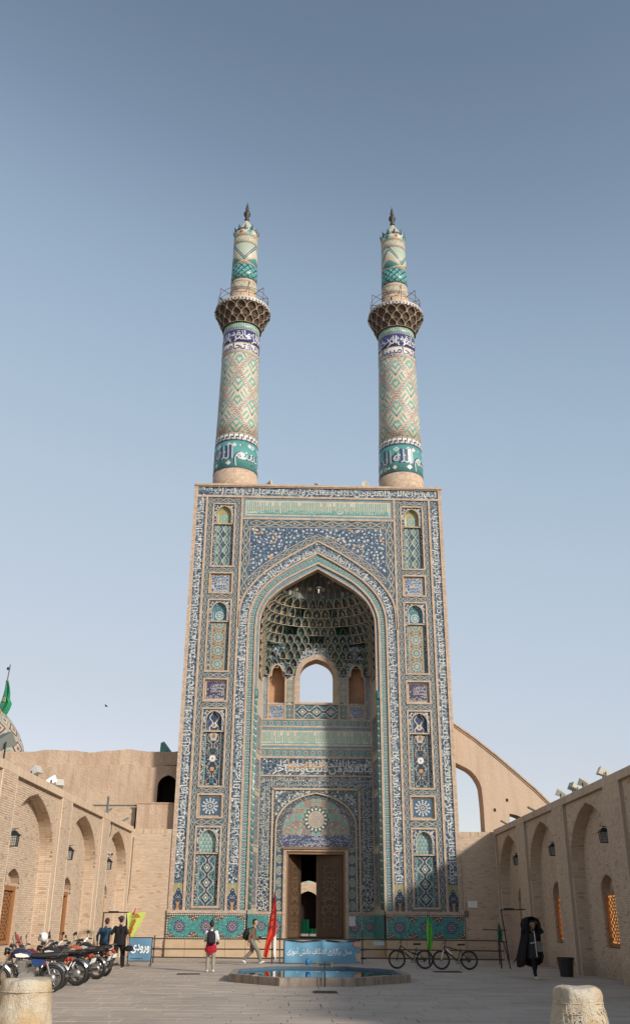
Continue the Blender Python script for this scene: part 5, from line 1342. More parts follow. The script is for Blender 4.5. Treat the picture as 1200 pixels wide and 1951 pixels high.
def arcade(side, X0, centres, half, label):
    """one courtyard side: piers, blind pointed arches, window niches; u = metres from the portal, d = depth into the wall"""
    S = -1 if side == 'l' else 1
    P = lambda u, d, z: Vector((X0+S*d-.0257*u, -u, z))
    t = thing('arcade_wall', label, 'wall', (0, 0, 0)); br = Bricks(); bk = MB(); jl = MB()
    U, V, Nn = Vector((-.0257, -1, 0)).normalized(), Vector((0, 0, 1)), Vector((-S, .0, 0))
    o = lambda d: P(0, d, 0); ZP, ZT_ = 5.64, 5.90; DP, DR, DN = .13, .58, .30; aw, zs, za = half-.09, 3.15, 5.45
    A = ogive(aw, zs, za, 15); Az = lambda x: float(np.interp(abs(x), A[:15, 0][::-1], A[:15, 1][::-1])) if abs(x) < aw else 0
    def quad(a, b, c, d_, flip=False): bk.poly([a, b, c, d_])
    def rect(u0, u1, z0, z1, d): quad(P(u0, d, z0), P(u1, d, z0), P(u1, d, z1), P(u0, d, z1))
    rect(-.02, 39, ZP, ZT_, 0); quad(P(-.02, 0, ZT_), P(39, 0, ZT_), P(39, 4, ZT_), P(-.02, 4, ZT_))
    br.plane(o(0), U, V, Nn, 0, 27.5, ZP, ZT_, soldier=True)
    edges = [0.] + [q for c in centres for q in (c-half, c+half)] + [39.]
    for i in range(0, len(edges), 2):
        a, b = edges[i], edges[i+1]; rect(a, b, 0, ZP, 0)
        if b > a+.1: br.plane(o(0), U, V, Nn, a, min(b, 27.5), 0, ZP, seed=i)
        for e in (a, b):
            if .05 < e < 28:
                q = P(e, -.016, 0); jl.obox(P(e, .0, ZP/2), U*.014, Nn*.018, V*(ZP/2))
    lat = 'l'
    for ci, c in enumerate(centres):
        # recess edges of the panel
        for e in (c-half, c+half): quad(P(e, 0, 0), P(e, DP, 0), P(e, DP, ZP), P(e, 0, ZP))
        quad(P(c-half, 0, ZP), P(c+half, 0, ZP), P(c+half, DP, ZP), P(c-half, DP, ZP))
        for e in (-1, 1): rect(*sorted((c+e*aw, c+e*half)), 0, ZP, DP)
        for k in range(len(A)-1):
            (x0, z0), (x1, z1) = A[k], A[k+1]; quad(P(c+x0, DP, z0), P(c+x0, DP, ZP), P(c+x1, DP, ZP), P(c+x1, DP, z1))
            quad(P(c+x0, DP, z0), P(c+x1, DP, z1), P(c+x1, DR, z1), P(c+x0, DR, z0))
        br.plane(o(DP), U, V, Nn, c-half, c+half, 2.6, ZP, lambda u, v, c=c: abs(u-c) > aw or v > Az(u-c)+.03, seed=ci+7)
        for e in (-1, 1):
            quad(P(c+e*aw, DP, 0), P(c+e*aw, DR, 0), P(c+e*aw, DR, zs), P(c+e*aw, DP, zs))
            br.plane(P(c+e*aw, DP, 0), Vector((S, 0, 0)), V, Vector((0, 1, 0))*e*1.0, 0, DR-DP, 0, zs, seed=ci+20+e)
            jl.obox(P(c+e*aw, DR-.01, zs/2), U*.014, Nn*.016, V*(zs/2)); jl.obox(P(c+e*aw, DP, zs/2), U*.016, Nn*.016, V*(zs/2))
        rr_ = resample([tuple(p) for p in A], 112)
        for k in range(1, 111):
            x, z = rr_[k]; T = Vector((0, -(rr_[k+1][0]-rr_[k-1][0]), rr_[k+1][1]-rr_[k-1][1])).normalized(); n_ = Vector((0, T.z, -T.y)); n_ = n_ if n_.z < 0 else -n_
            for h in range(2):
                cc = P(c+x, DP+(DR-DP)*(h+.5)/2, z); br.b.append((cc, Vector((S*(DR-DP)/4-.006*S, 0, 0)), T*.027, n_*.012, rnd.random()))
        # back wall with the window niche
        nw, nz0, nzs, nza = .78, .92, 2.55, 3.15; NA_ = ogive(nw, nzs, nza, 7); nz = lambda x: float(np.interp(abs(x), NA_[:7, 0][::-1], NA_[:7, 1][::-1])) if abs(x) < nw else 0
        rect(c-aw, c-nw, 0, zs+.0, DR); rect(c+nw, c+aw, 0, zs, DR); rect(c-nw, c+nw, 0, nz0, DR)
        for k in range(len(A)-1):
            (x0, z0), (x1, z1) = A[k], A[k+1]; quad(P(c+x0, DR, zs), P(c+x0, DR, z0), P(c+x1, DR, z1), P(c+x1, DR, zs))
        for k in range(len(NA_)-1):
            (x0, z0), (x1, z1) = NA_[k], NA_[k+1]; quad(P(c+x0, DR, z0), P(c+x0, DR, zs), P(c+x1, DR, zs), P(c+x1, DR, z1)); quad(P(c+x0, DR, z0), P(c+x1, DR, z1), P(c+x1, DR+DN, z1), P(c+x0, DR+DN, z0))
        for e in (-1, 1):
            quad(P(c+e*nw, DR, nz0), P(c+e*nw, DR+DN, nz0), P(c+e*nw, DR+DN, nzs), P(c+e*nw, DR, nzs)); br.plane(P(c+e*nw, DR, 0), Vector((S, 0, 0)), V, Vector((0, 1, 0))*e, 0, DN, nz0, nzs, seed=40+ci)
        quad(P(c-nw, DR, nz0), P(c+nw, DR, nz0), P(c+nw, DR+DN, nz0), P(c-nw, DR+DN, nz0)); rect(c-nw, c+nw, 2.62, nza+.1, DR+DN)
        br.plane(o(DR), U, V, Nn, c-aw, c+aw, 0, za, lambda u, v, c=c: v < (Az(u-c) if v > zs else 9) and not (abs(u-c) < nw+.03 and nz0-.03 < v < (nz(u-c) if abs(u-c) < nw else nzs)+.04), seed=ci+60)
        br.plane(o(DR+DN), U, V, Nn, c-nw, c+nw, 2.66, nza, lambda u, v, c=c: v < nz(u-c), seed=ci+80)
        # window: wooden frame, lattice, pane
        if ci < 4:
            dW = DR+DN-.13; g = MB(); 
            for u0, u1, z0, z1 in ((c-nw, c-nw+.13, .94, 2.64), (c+nw-.13, c+nw, .94, 2.64), (c-nw+.13, c+nw-.13, 2.50, 2.64), (c-nw+.13, c+nw-.13, .94, 1.06)):
                m = P((u0+u1)/2, dW, (z0+z1)/2); g.obox(m, U*(u1-u0)/2, Nn*.07, V*(z1-z0)/2)
            w = g.build('window', M_owood, t); g = MB()
            lo, hi, wl = 1.06, 2.50, nw-.13
            for ang in (35, 90, 145):
                dv = U*cos(radians(ang))+V*sin(radians(ang)); nv = U*-sin(radians(ang))+V*cos(radians(ang))
                for k in range(-10, 11):
                    off = nv*k*.165; pts = []
                    for s_ in np.linspace(-1.4, 1.4, 29):
                        q = dv*s_+off; uu = q.dot(U); vv = q.z
                        if abs(uu) < wl and abs(vv) < (hi-lo)/2: pts.append(q)
                    if len(pts) > 1:
                        q0 = P(c, dW+.0, (lo+hi)/2)+(pts[0]+pts[-1])/2; ln = (pts[-1]-pts[0]).length/2; g.obox(q0, dv*ln, Nn*.006, nv*.018)
            g.build('lattice', M_owood, w); g = MB(); g.poly([P(c-wl, dW+.02, lo), P(c+wl, dW+.02, lo), P(c+wl, dW+.02, hi), P(c-wl, dW+.02, hi)]); g.build('pane', M_dark if side == 'l' else M_glow, w)
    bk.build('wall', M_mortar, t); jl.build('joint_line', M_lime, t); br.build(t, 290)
    # roof mass so that the wall has thickness
    g = MB(); q = [P(-.02, .95, 0), P(39, .95, 0), P(39, 4, 0), P(-.02, 4, 0)]; h = [Vector((p.x, p.y, 5.87)) for p in q]
    for k in range(4): g.poly([q[k], q[(k+1) % 4], h[(k+1) % 4], h[k]])
    e0, e1 = P(39, 0, 0), P(39, .96, 0); g.poly([e0, e1, Vector((e1.x, e1.y, 5.9)), Vector((e0.x, e0.y, 5.9))]); g.build('wall_core', M_mortar, t)
    return P
def _glow():  # emission stands in for light coming through the window from behind
    m = bpy.data.materials.new('amber_lit_glass'); m.use_nodes = True; b = m.node_tree.nodes['Principled BSDF']; b.inputs['Base Color'].default_value = (.5, .27, .10, 1); b.inputs['Emission Color'].default_value = (1., .50, .17, 1); b.inputs['Emission Strength'].default_value = .55; b.inputs['Roughness'].default_value = .3
    return m
M_glow = _glow()
LC, RC = (3.0, 10.1, 17.2, 24.3), (2.8, 9.55, 16.3, 23.05)
PL = arcade('l', -9.17, LC, 2.83, 'sunlit buff brick arcade wall of blind pointed arches behind the parked motorcycles')
PR = arcade('r', 8.95, RC, 2.62, 'shaded brown brick arcade wall of blind pointed arches with amber lattice windows')

def wing(x0, x1, label):
    t = thing('wing_wall', label, 'wall'); g = MB(); g.box(x0, x1, .0, .9, 0, 5.80); g.build('wall', M_mortar, t); b = Bricks()
    b.plane((0, 0, 0), (1,0,0), (0,0,1), (0,-1,0), x0, x1, 0, 5.58, seed=5); b.plane((0, 0, 0), (1,0,0), (0,0,1), (0,-1,0), x0, x1, 5.58, 5.8, soldier=True); b.plane((0, 0, 0), (1,0,0), (0,0,1), (0,-1,0), x0, x1, 0, .0); b.build(t)
    return t
wl_ = wing(-9.2, -7.2, 'flat sunlit brick wall between the left arcade and the portal')
wr_ = wing(7.2, 8.98, 'flat brick wall crossed by a slanting shadow between the portal and the right arcade')
for x0, x1, w in ((-9.15, -7.22, wl_), (7.24, 8.93, wr_)):
    g = MB(); g.box(x0, x1, -.03, -.013, 1.93, 1.96); g.build('ledge_line', M_mortar, w)

def mud_wall():
    t = thing('mud_wall', 'long tan mud plaster wall with a cracked ledge and a dark arched hole beside the portal', 'wall'); R = random.Random(8); g = MB(); X0, X1 = -42., -7.17; xs = list(np.arange(X0, X1, .28))+[X1]
    top = [9.82+.011*(x+16)+.06*sin(x*1.7)+.02*sin(x*4.3)+R.uniform(-.018, .018) for x in xs]; led = [9.02+.008*(x+16)+.07*sin(x*2.3)+R.uniform(-.06, .06) for x in xs]
    hole = ogive(.52, 7.95, 8.62, 9); hx = -7.78
    for i in range(len(xs)-1):
        a, b = xs[i], xs[i+1]
        g.poly([(a,1.66,led[i]-.1),(b,1.66,led[i+1]-.1),(b,1.66,top[i+1]),(a,1.66,top[i])])
        g.poly([(a,1.43,led[i]),(b,1.43,led[i+1]),(b,1.67,led[i+1]+.05),(a,1.67,led[i]+.05)])
        g.poly([(a,1.66,top[i]),(b,1.66,top[i+1]),(b,2.9,top[i+1]+.03),(a,2.9,top[i]+.03)])
        g.poly([(b,2.9,0),(a,2.9,0),(a,2.9,top[i]+.03),(b,2.9,top[i+1]+.03)])
        if b < hx-.55: g.poly([(a,1.45,0),(b,1.45,0),(b,1.43,led[i+1]),(a,1.43,led[i])])
        elif a < hx-.55: g.poly([(a,1.45,0),(hx-.52,1.45,0),(hx-.52,1.43,led[i+1]),(a,1.43,led[i])])
    for i in range(len(hole)-1):
        a, b = hole[i], hole[i+1]; g.poly([(hx+b[0],1.44,b[1]),(hx+a[0],1.44,a[1]),(hx+a[0],1.435,9.1),(hx+b[0],1.435,9.1)]); 
    g.poly([(hx+.52,1.45,0),(X1,1.45,0),(X1,1.435,9.1),(hx+.52,1.435,9.1)]); g.poly([(hx-.52,1.45,0),(hx+.52,1.45,0),(hx+.52,1.45,7.0),(hx-.52,1.45,7.0)])
    g.build('wall', M_mud, t); h = MB(); P = np.vstack([[(.52,7.0)], hole, [(-.52,7.0)]])
    for i in range(len(P)-1): h.poly([(hx+P[i][0],1.44,P[i][1]),(hx+P[i+1][0],1.44,P[i+1][1]),(hx+P[i+1][0]*.9,2.85,P[i+1][1]),(hx+P[i][0]*.9,2.85,P[i][1])])
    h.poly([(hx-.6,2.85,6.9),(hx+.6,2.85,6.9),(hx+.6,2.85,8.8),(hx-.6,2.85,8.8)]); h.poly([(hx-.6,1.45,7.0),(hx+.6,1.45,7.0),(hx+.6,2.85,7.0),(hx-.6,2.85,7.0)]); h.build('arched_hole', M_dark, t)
    # low plaster block over the wing wall, brick block with a flat pole, tiled cupola
    g = MB(); g.box(-9.12, -7.2, .35, 1.40, 5.6, 7.05); g.box(-9.16, -7.2, .30, 1.42, 7.05, 7.11); g.build('plaster_block', M_mud, t)
    g = MB(); g.box(-10.7, -9.25, .7, 1.40, 0, 6.9); blk = g.build('brick_block', M_brickw, t); g = MB(); g.tube([(-11.6,.75,6.98),(-9.2,.75,7.0)], .04, 6); g.build('coping_pole', M_greyp, blk)
    g = MB(); P = [(-8.75,2.1,9.9),(-7.95,2.1,9.9),(-7.95,2.9,9.9),(-8.75,2.9,9.9)]; 
    Q = [(-8.42,9.7),(-8.40,10.42),(-8.22,10.50),(-7.80,9.98),(-7.80,9.7)]; g.poly([(x,2.2,z) for x, z in Q][::-1]); g.poly([(x,3.0,z) for x, z in Q]); [g.poly([(a[0],2.2,a[1]),(b_[0],2.2,b_[1]),(b_[0],3.0,b_[1]),(a[0],3.0,a[1])]) for a, b_ in zip(Q, Q[1:])]; c = g.build('tiled_cupola_roof', M_dado, t)
    g = MB(); g.box(-10.4, -8.4, 2.05, 2.5, 9.78, 9.92); g.build('coping', M_mud, t)
mud_wall()

def buttress():
    t = thing('buttress_wall', 'smooth tan buttress wall with a curved sloping top and tall arched opening, right of the portal', 'buttress'); g = MB(); Y0, Y1 = 1.0, 2.1
    tp = [(7.17,11.56),(7.41,11.39),(8.49,10.62),(9.65,9.68),(10.59,8.86),(11.52,8.03),(12.3,7.24),(13.4,6.0)]; ar = [(7.17,9.46),(7.42,9.35),(8.03,9.05),(8.25,8.88),(8.43,8.67),(8.60,8.36),(8.68,8.10),(8.71,7.61),(8.73,7.05)]
    top = lambda x: float(np.interp(x, [p[0] for p in tp], [p[1] for p in tp])); at = lambda x: float(np.interp(x, [p[0] for p in ar], [p[1] for p in ar]))
    xs = sorted(set([p[0] for p in tp]+[p[0] for p in ar]+[10.05, 10.2, 10.4, 10.6, 10.8, 10.95])); smf = lambda x: float(np.interp(x, [10.05,10.2,10.4,10.6,10.8,10.95], [6.80,6.78,6.74,6.66,6.55,6.4])); sm = {x: smf(x) for x in xs}
    for a, b in zip(xs, xs[1:]):
        def col(za, zb, zc, zd):
            for y, f in ((Y0, 1), (Y1, -1)): q = [(a,y,za),(b,y,zb),(b,y,zd),(a,y,zc)]; g.poly(q[::f])
        if b <= 8.731: col(at(a), at(b), top(a), top(b)); col(0, 0, 5.86, 5.86); g.poly([(a,Y0,5.86),(b,Y0,5.86),(b,Y1,5.86),(a,Y1,5.86)])
        elif a >= 10.04 and b <= 10.96: col(sm[a], sm[b], top(a), top(b)); col(0, 0, 5.7, 5.7)
        else: col(0, 0, top(a), top(b))
        g.poly([(a,Y0,top(a)),(b,Y0,top(b)),(b,Y1,top(b)),(a,Y1,top(a))])
    g.poly([(8.73,Y0,5.86),(8.73,Y0,7.05),(8.73,Y1,7.05),(8.73,Y1,5.86)]); g.build('wall', M_plaster, t); h = MB()
    for (x0, z0), (x1, z1) in zip(ar, ar[1:]): h.poly([(x0,Y0,z0),(x1,Y0,z1),(x1,Y1,z1),(x0,Y1,z0)])
    g.poly([(10.05,Y0,5.7),(10.05,Y1,5.7),(10.05,Y1,6.80),(10.05,Y0,6.80)])
    for (x0), (x1) in zip([10.05,10.2,10.4,10.6,10.8], [10.2,10.4,10.6,10.8,10.95]): h.poly([(x0,Y0,sm[x0]),(x1,Y0,sm[x1]),(x1,Y1,sm[x1]),(x0,Y1,sm[x0])])
    h.build('arch_reveal', M_plaster, t); c = MB()
    for (x0, z0), (x1, z1) in zip(tp, tp[1:]): c.obox(((x0+x1)/2, (Y0+Y1)/2-.02, (z0+z1)/2+.03), Vector((x1-x0, 0, z1-z0))/2*1.0, (0, .61, 0), (0, 0, .045)); c.obox(((x0+x1)/2, (Y0+Y1)/2-.02, (z0+z1)/2-.12), Vector((x1-x0, 0, z1-z0))/2*1.0, (0, .575, 0), (0, 0, .02))
    c.build('coping', M_mud, t)
    for x, z in ((9.3, 6.98), (9.98, 7.48)): c = MB(); c.box(x-.05, x+.06, Y0-.02, Y0+.01, z-.08, z+.07); c.build('putlog_hole', M_dark, t)
buttress()

def dome():
    t = thing('shrine_dome', 'pale lozenge-patterned tiled dome rising behind the mud wall at the far left', 'dome', (-26.05, 30, 13.6))
    def f_dome():
        u, v = uvs(); m, a, b = lozenge(u, v, 9., 1.55); m2, a2, b2 = lozenge(u+1/18., v+.775, 9., 1.55); mm = mn(m, m2); pick = fr(fl(u*9.)*.5) < .25
        c = mix(mm > .86, (.47, .36, .27, 1), (.42, .30, .22, 1)); c = mix(AND(mm > .58, mm < .80), c, mix(m < m2, (.13, .29, .27, 1), (.06, .055, .055, 1))); c = mix(mm < .24, c, (.06, .055, .055, 1)); c = mix(mm < .12, c, (.13, .29, .27, 1)); return wear(c)
    g = MB(); g.lathe((0,0,0), [(2.60,-.5),(2.64,.3),(2.66,.75),(2.56,1.2),(2.14,2.1),(1.55,2.95),(.85,3.75),(.35,4.25),(.05,4.5)], 36); g.build('shell', mat('lozenge_dome_tile', f_dome, .5), t, smooth=True)
    g = MB(); g.lathe((0,0,0), [(2.5,-6),(2.5,-.9),(2.60,-.75),(2.60,-.5)], 36); d = g.build('drum', M_kteal, t, smooth=True)
    f = thing('dome_flag', 'green flag with yellow writing hanging limp from a pole on the dome', 'flag', (-25.55, 29.6, 17.4), 0)
    g = MB(); g.tube([(0,0,-.6),(.25,0,4.1)], .05, 6); p = g.build('pole', M_greyp, f); g = MB(); g.ball((.12, 0, 3.75), .14, 8, 6); g.build('pole_knob', M_iron, p)
    g = MB(); rows = []; R = random.Random(2)
    for i in range(10):
        v = i/9; z = 2.75-3.3*v; w = .28+.75*sin(min(1, v*1.15)*pi*.62); x0 = .16-.85*v*v; rows.append([(x0-.1+w*k/7*(.75 if v < .5 else 1), .12*sin(k*1.7+v*4)+.05, z-.25*abs(k-3.5)/3.5*v) for k in range(8)])
    for a, b in zip(rows, rows[1:]):
        for k in range(7): g.poly([a[k], a[k+1], b[k+1], b[k]]); g.poly([(p[0], p[1]+.012, p[2]) for p in (b[k], b[k+1], a[k+1], a[k])])
    c = g.build('cloth', plain('green_flag_cloth', (.012,.20,.09,1), .7), f, smooth=True); flat_text('یا علی', .55, .5, plain('yellow_flag_print', (.55,.42,.08,1), .6), f, 'lettering', (-.25,-.12,.2), (1,0,0), (0,0,1))
    flat_text('الله', .4, .4, plain('pale_flag_print', (.45,.42,.22,1), .6), f, 'lettering', (.12,-.12,1.1), (1,0,0), (0,0,1))
dome()

def far_court():
    t = thing('court_wall', 'sunlit brick wall with a dark arch seen through the open door', 'wall'); g = MB(); A = ogive(.75, 2.9, 3.62, 7); X = .25
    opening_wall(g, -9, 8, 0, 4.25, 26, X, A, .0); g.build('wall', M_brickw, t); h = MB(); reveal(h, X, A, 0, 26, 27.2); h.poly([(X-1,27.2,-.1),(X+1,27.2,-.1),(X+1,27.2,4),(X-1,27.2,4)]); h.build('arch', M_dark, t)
    g = MB(); g.box(-9, 8, 11.3, 26, -.05, .70); g.build('court_floor', M_paver, t)
    d = thing('court_cupola', 'small pale turquoise cupola above the court wall seen through the door', 'dome', (.22, 28, 4.1)); g = MB(); g.lathe((0,0,0), [(.62,0),(.6,.2),(.38,.42),(.0,.56)], 16); g.build('shell', plain('pale_turquoise_glaze', (.22,.42,.38,1), .4), d, smooth=True)
    for nm, x0, x1, z0, z1, lab in (('cloth_screen', -.46, -.0, .9, 1.68, 'tall bright green cloth screen seen through the open door'), ('cloth_screen', .04, .52, .9, 1.16, 'low bright green cloth screen to the right of the tall one inside the door')):
        s = thing(nm, lab, 'screen', ((x0+x1)/2, 13.2, 0), 0, 'green cloth screens inside the door'); w = (x1-x0)/2; g = MB(); n = 8
        for k in range(n):
            a, b = -w+2*w*k/n, -w+2*w*(k+1)/n; ya, yb = .03*sin(k*1.9), .03*sin((k+1)*1.9); g.poly([(a,ya,z0),(b,yb,z0),(b,yb,z1),(a,ya,z1)]); g.poly([(b,yb+.01,z0),(a,ya+.01,z0),(a,ya+.01,z1),(b,yb+.01,z1)])
        g.build('cloth', plain('bright_green_cloth', (.03,.50,.20,1), .8), s, smooth=True); g = MB(); g.tube([(-w,.05,.66),(-w,.05,z1)], .018, 5); g.tube([(w,.05,.66),(w,.05,z1)], .018, 5); g.tube([(-w,.05,z1),(w,.05,z1)], .018, 5); g.build('frame', M_iron, s)
far_court()
# ------------------------------------------------------------------ pool
def pool():
    O = [(-1.7,-20.0),(.45,-20.0),(2.25,-18.1),(2.25,-15.2),(.7,-13.0),(-1.8,-13.0),(-3.2,-15.2),(-3.2,-18.2)]; c = Vector((-.48,-16.5)); t = thing('pool', 'low octagonal stone pool with a blue inner rim in front of the banner', 'pool', (0,0,0)); H = .215; R = random.Random(1)
    inn = lambda k: [(c.x+(x-c.x)*k, c.y+(y-c.y)*k) for x, y in O]; I = inn(.915); I2 = inn(.921)
    for i in range(8):                                   # one coping stone per side, with an uneven top
        j = (i+1) % 8; a, b = Vector(O[i]), Vector(O[j]); a2, b2 = Vector(I2[i]), Vector(I2[j]); n = 3 if (b-a).length > 2.4 else 2
        for k in range(n):
            f0, f1 = k/n+(.004), (k+1)/n-.004; p, q, p2, q2 = a.lerp(b, f0), a.lerp(b, f1), a2.lerp(b2, f0), a2.lerp(b2, f1); h0, h1 = H+R.uniform(-.008,.008), H+R.uniform(-.008,.008); g = MB()
            g.poly([(*p,-.02),(*q,-.02),(*q,h1),(*p,h0)]); g.poly([(*p,h0),(*q,h1),(*q2,h1),(*p2,h0)]); g.poly([(*q,-.02),(*q2,-.02),(*q2,h1),(*q,h1)]); g.poly([(*p2,-.02),(*p,-.02),(*p,h0),(*p2,h0)]); g.build('coping_stone', M_curb, t)
    g = MB()
    for i in range(8):
        j = (i+1) % 8; g.poly([(*I2[i],H-.002),(*I2[j],H-.002),(*I[j],H-.006),(*I[i],H-.006)]); g.poly([(*I[i],H-.006),(*I[j],H-.006),(*I[j],-.3),(*I[i],-.3)])
    g.build('blue_rim', M_bluerim, t)
    g = MB(); g.poly([(*p, .145) for p in I]); g.build('pool_water', M_water, None, kind='structure')
    s = thing('water_tap', 'thin standpipe with two brass taps at the near edge of the pool', 'tap', (-.42,-20.12,0)); g = MB(); g.tube([(0,0,0),(0,0,.62)], .022, 7); g.tube([(-.16,0,.55),(.16,0,.55)], .016, 6); g.build('pipe', M_iron, s)
    br = plain('brass', (.45,.27,.08,1), .3, .8)
    for q in (-1, 1): g = MB(); g.tube([(q*.16,0,.55),(q*.20,-.04,.55),(q*.20,-.06,.49)], [.018,.016,.013], 6); g.tube([(q*.20,-.03,.56),(q*.20,-.03,.61)], .01, 5); g.box(q*.20-.035, q*.20+.035, -.04, -.02, .60, .615); g.build('tap', br, s)
    j = thing('jug', 'bright blue plastic jug standing by the standpipe on the pool edge', 'jug', (-.72,-13.1,.25)); g = MB(); g.lathe((0,0,0), [(.07,0),(.08,.03),(.08,.14),(.05,.19),(.04,.22),(.0,.22)], 12); g.build('body', plain('blue_plastic', (.02,.17,.42,1), .35), j, smooth=True); g = MB(); g.tube([(.07,0,.05),(.12,0,.08),(.11,0,.15),(.05,0,.19)], .010, 5); g.build('handle', bpy.data.materials['blue_plastic'], j)
pool()
for x, y, w, d, lab in ((4.35,-11.9,1.0,.75,'dark drain grate in the paving beside the left bicycle'), (-.5,-22.3,.62,.7,'dark drain grate in the paving in front of the pool'), (4.95,-26.5,.62,.8,'dark drain grate in the paving by the stone bollard carved with letters'), (6.3,-31.2,1.1,.85,'dark drain grate at the lower right corner, right of the carved bollard'), (-4.75,-14.2,.75,.5,'dark drain slot in the paving behind the heels of the backpacker')):
    t = thing('drain_grate', lab, 'drain', (x, y, .012)); g = MB(); frame_ = [(-w/2,-d/2,w/2,-d/2+.05),(-w/2,d/2-.05,w/2,d/2),(-w/2,-d/2+.05,-w/2+.05,d/2-.05),(w/2-.05,-d/2+.05,w/2,d/2-.05)]
    for a in frame_: g.box(a[0], a[2], a[1], a[3], -.01, .006)
    g.build('rim', M_iron, t); g = MB(); n = 9
    for k in range(n): yy = -d/2+.05+(d-.1)*(k+.5)/n; g.box(-w/2+.05, w/2-.05, yy-.018, yy+.018, -.012, .003)
    g.build('grating', M_iron, t, kind='stuff'); g = MB(); g.poly([(-w/2,-d/2,-.004),(w/2,-d/2,-.004),(w/2,d/2,-.004),(-w/2,d/2,-.004)]); g.build('pit', M_dark, t)

# ------------------------------------------------------------------ scaffold pipe fence, banner, flags, signs
def fence():
    t = thing('pipe_fence', 'rusty scaffold pipe fence of three rails along the foot of the portal', 'fence', (0,-6,0)); R = random.Random(4)
    for z in (.93, .54, .21):
        for x0, x1 in ((-8.0, -2.0), (-2.0, 1.75), (1.75, 7.6)):
            g = MB(); dz = R.uniform(-.02, .03); g.tube([(x0-.1, R.uniform(-.03,.03), z+dz), (x1+.15, R.uniform(-.03,.03), z-dz*.6)], .026, 7); g.build('rail', M_pipe, t)
    for x in (-7.0, -2.03, -1.72, 1.75, 4.56, 7.55): g = MB(); g.tube([(x,.03,0),(x+R.uniform(-.03,.03),.03,1.05+R.uniform(0,.4)*(abs(x) < 3))], .026, 7); g.build('post', M_pipe, t)
    for x in (-7.0, -2.03, 1.75, 4.56, 7.55):
        g = MB(); g.box(x-.05, x+.05, -.04, .05, .50, .58); g.build('clamp', M_iron, t)
fence()
def cloth(name, rows, m, parent, back=.008):
    """rows: grid of points; a thin two-sided sheet"""
    g = MB()
    for a, b in zip(rows, rows[1:]):
        for k in range(len(a)-1):
            g.poly([b[k], b[k+1], a[k+1], a[k]]); sh = lambda p: (p[0], p[1]+back, p[2]); g.poly([sh(a[k]), sh(a[k+1]), sh(b[k+1]), sh(b[k])])
    return g.build(name, m, parent, smooth=True)
def banner():
    t = thing('banner', 'wide blue banner with white Persian script tied to the fence behind the pool', 'banner', (.055,-6.10,.475))
    W, H = 3.26, .88; wv = lambda a, b: .035*sin(a*2.1+.6)+.03*math.exp(-((a-.05)/.22)**2)*cos(b*3)+.018*sin(a*7+b*4)+.05*math.exp(-((a-.05)/.10)**2)*(b+.44)
    sag = lambda a: -.045*(1-abs(cos(a/W*2*pi)))
    rows = [[(a, -wv(a, b), b+(sag(a)*(b+.44)/.88)) for a in np.linspace(-W/2, W/2, 50)] for b in np.linspace(H/2, -H/2, 10)]
    m = plain('blue_banner_cloth', (.12,.29,.42,1), .6, var=.12, scale=2.); cloth('cloth', rows, m, t); M2 = lambda a, b, o=.012: (a, -wv(a, b)-o, b+(sag(a)*(b+.44)/.88))
    V, F = text2d('محل برگزاری اعتکاف دانش آموزی', .004); w = V[:, 0].max(); g = MB(); k = 2.72/w; ky = k*1.45; yo = -.09
    for x, y in V: g.v.append(M2((x-w/2)*k-.12, y*ky+yo, .014))
    for f in F: g.f.append(f); g.m.append(0); g.tone.append(.5); g.uv.append([(0,0)]*len(f))
    g.build('lettering', M_letter_white, t)
    cols = [plain('salmon_print', (.50,.20,.12,1), .6), plain('brown_print', (.13,.06,.05,1), .6), plain('sand_print', (.52,.36,.26,1), .6), plain('dark_print_edge', (.02,.035,.06,1), .6)]
    def patch(pts, m, nm='printed_patch'):
        q = MB(); q.poly([M2(a, b, .016+.002*m) for a, b in pts]); q.build(nm, cols[m], t)
    patch([(1.30,.34),(1.62,.40),(1.62,.18),(1.36,.20)], 2); patch([(1.25,.30),(1.45,.42),(1.50,.42),(1.32,.24)], 0); patch([(1.40,.17),(1.62,.17),(1.62,.06),(1.46,.10)], 0); patch([(1.38,-.08),(1.62,-.05),(1.62,-.40),(1.44,-.36)], 2); patch([(1.42,-.10),(1.58,-.10),(1.56,-.20),(1.44,-.20)], 0); patch([(1.43,-.24),(1.57,-.24),(1.57,-.38),(1.46,-.36)], 1); patch([(1.46,-.26),(1.54,-.26),(1.54,-.33),(1.47,-.33)], 0)
    patch([(-1.63,.44),(-1.56,.44),(-1.57,-.44),(-1.63,-.44)], 3)
    q = MB(); q.poly([M2(a, .44, .010) for a in np.linspace(-1.6, 1.6, 40)]+[M2(a, .40-.03*abs(sin(a*2)), .014) for a in np.linspace(1.6, -1.6, 40)]); q.build('dark_hem', cols[3], t)
banner()
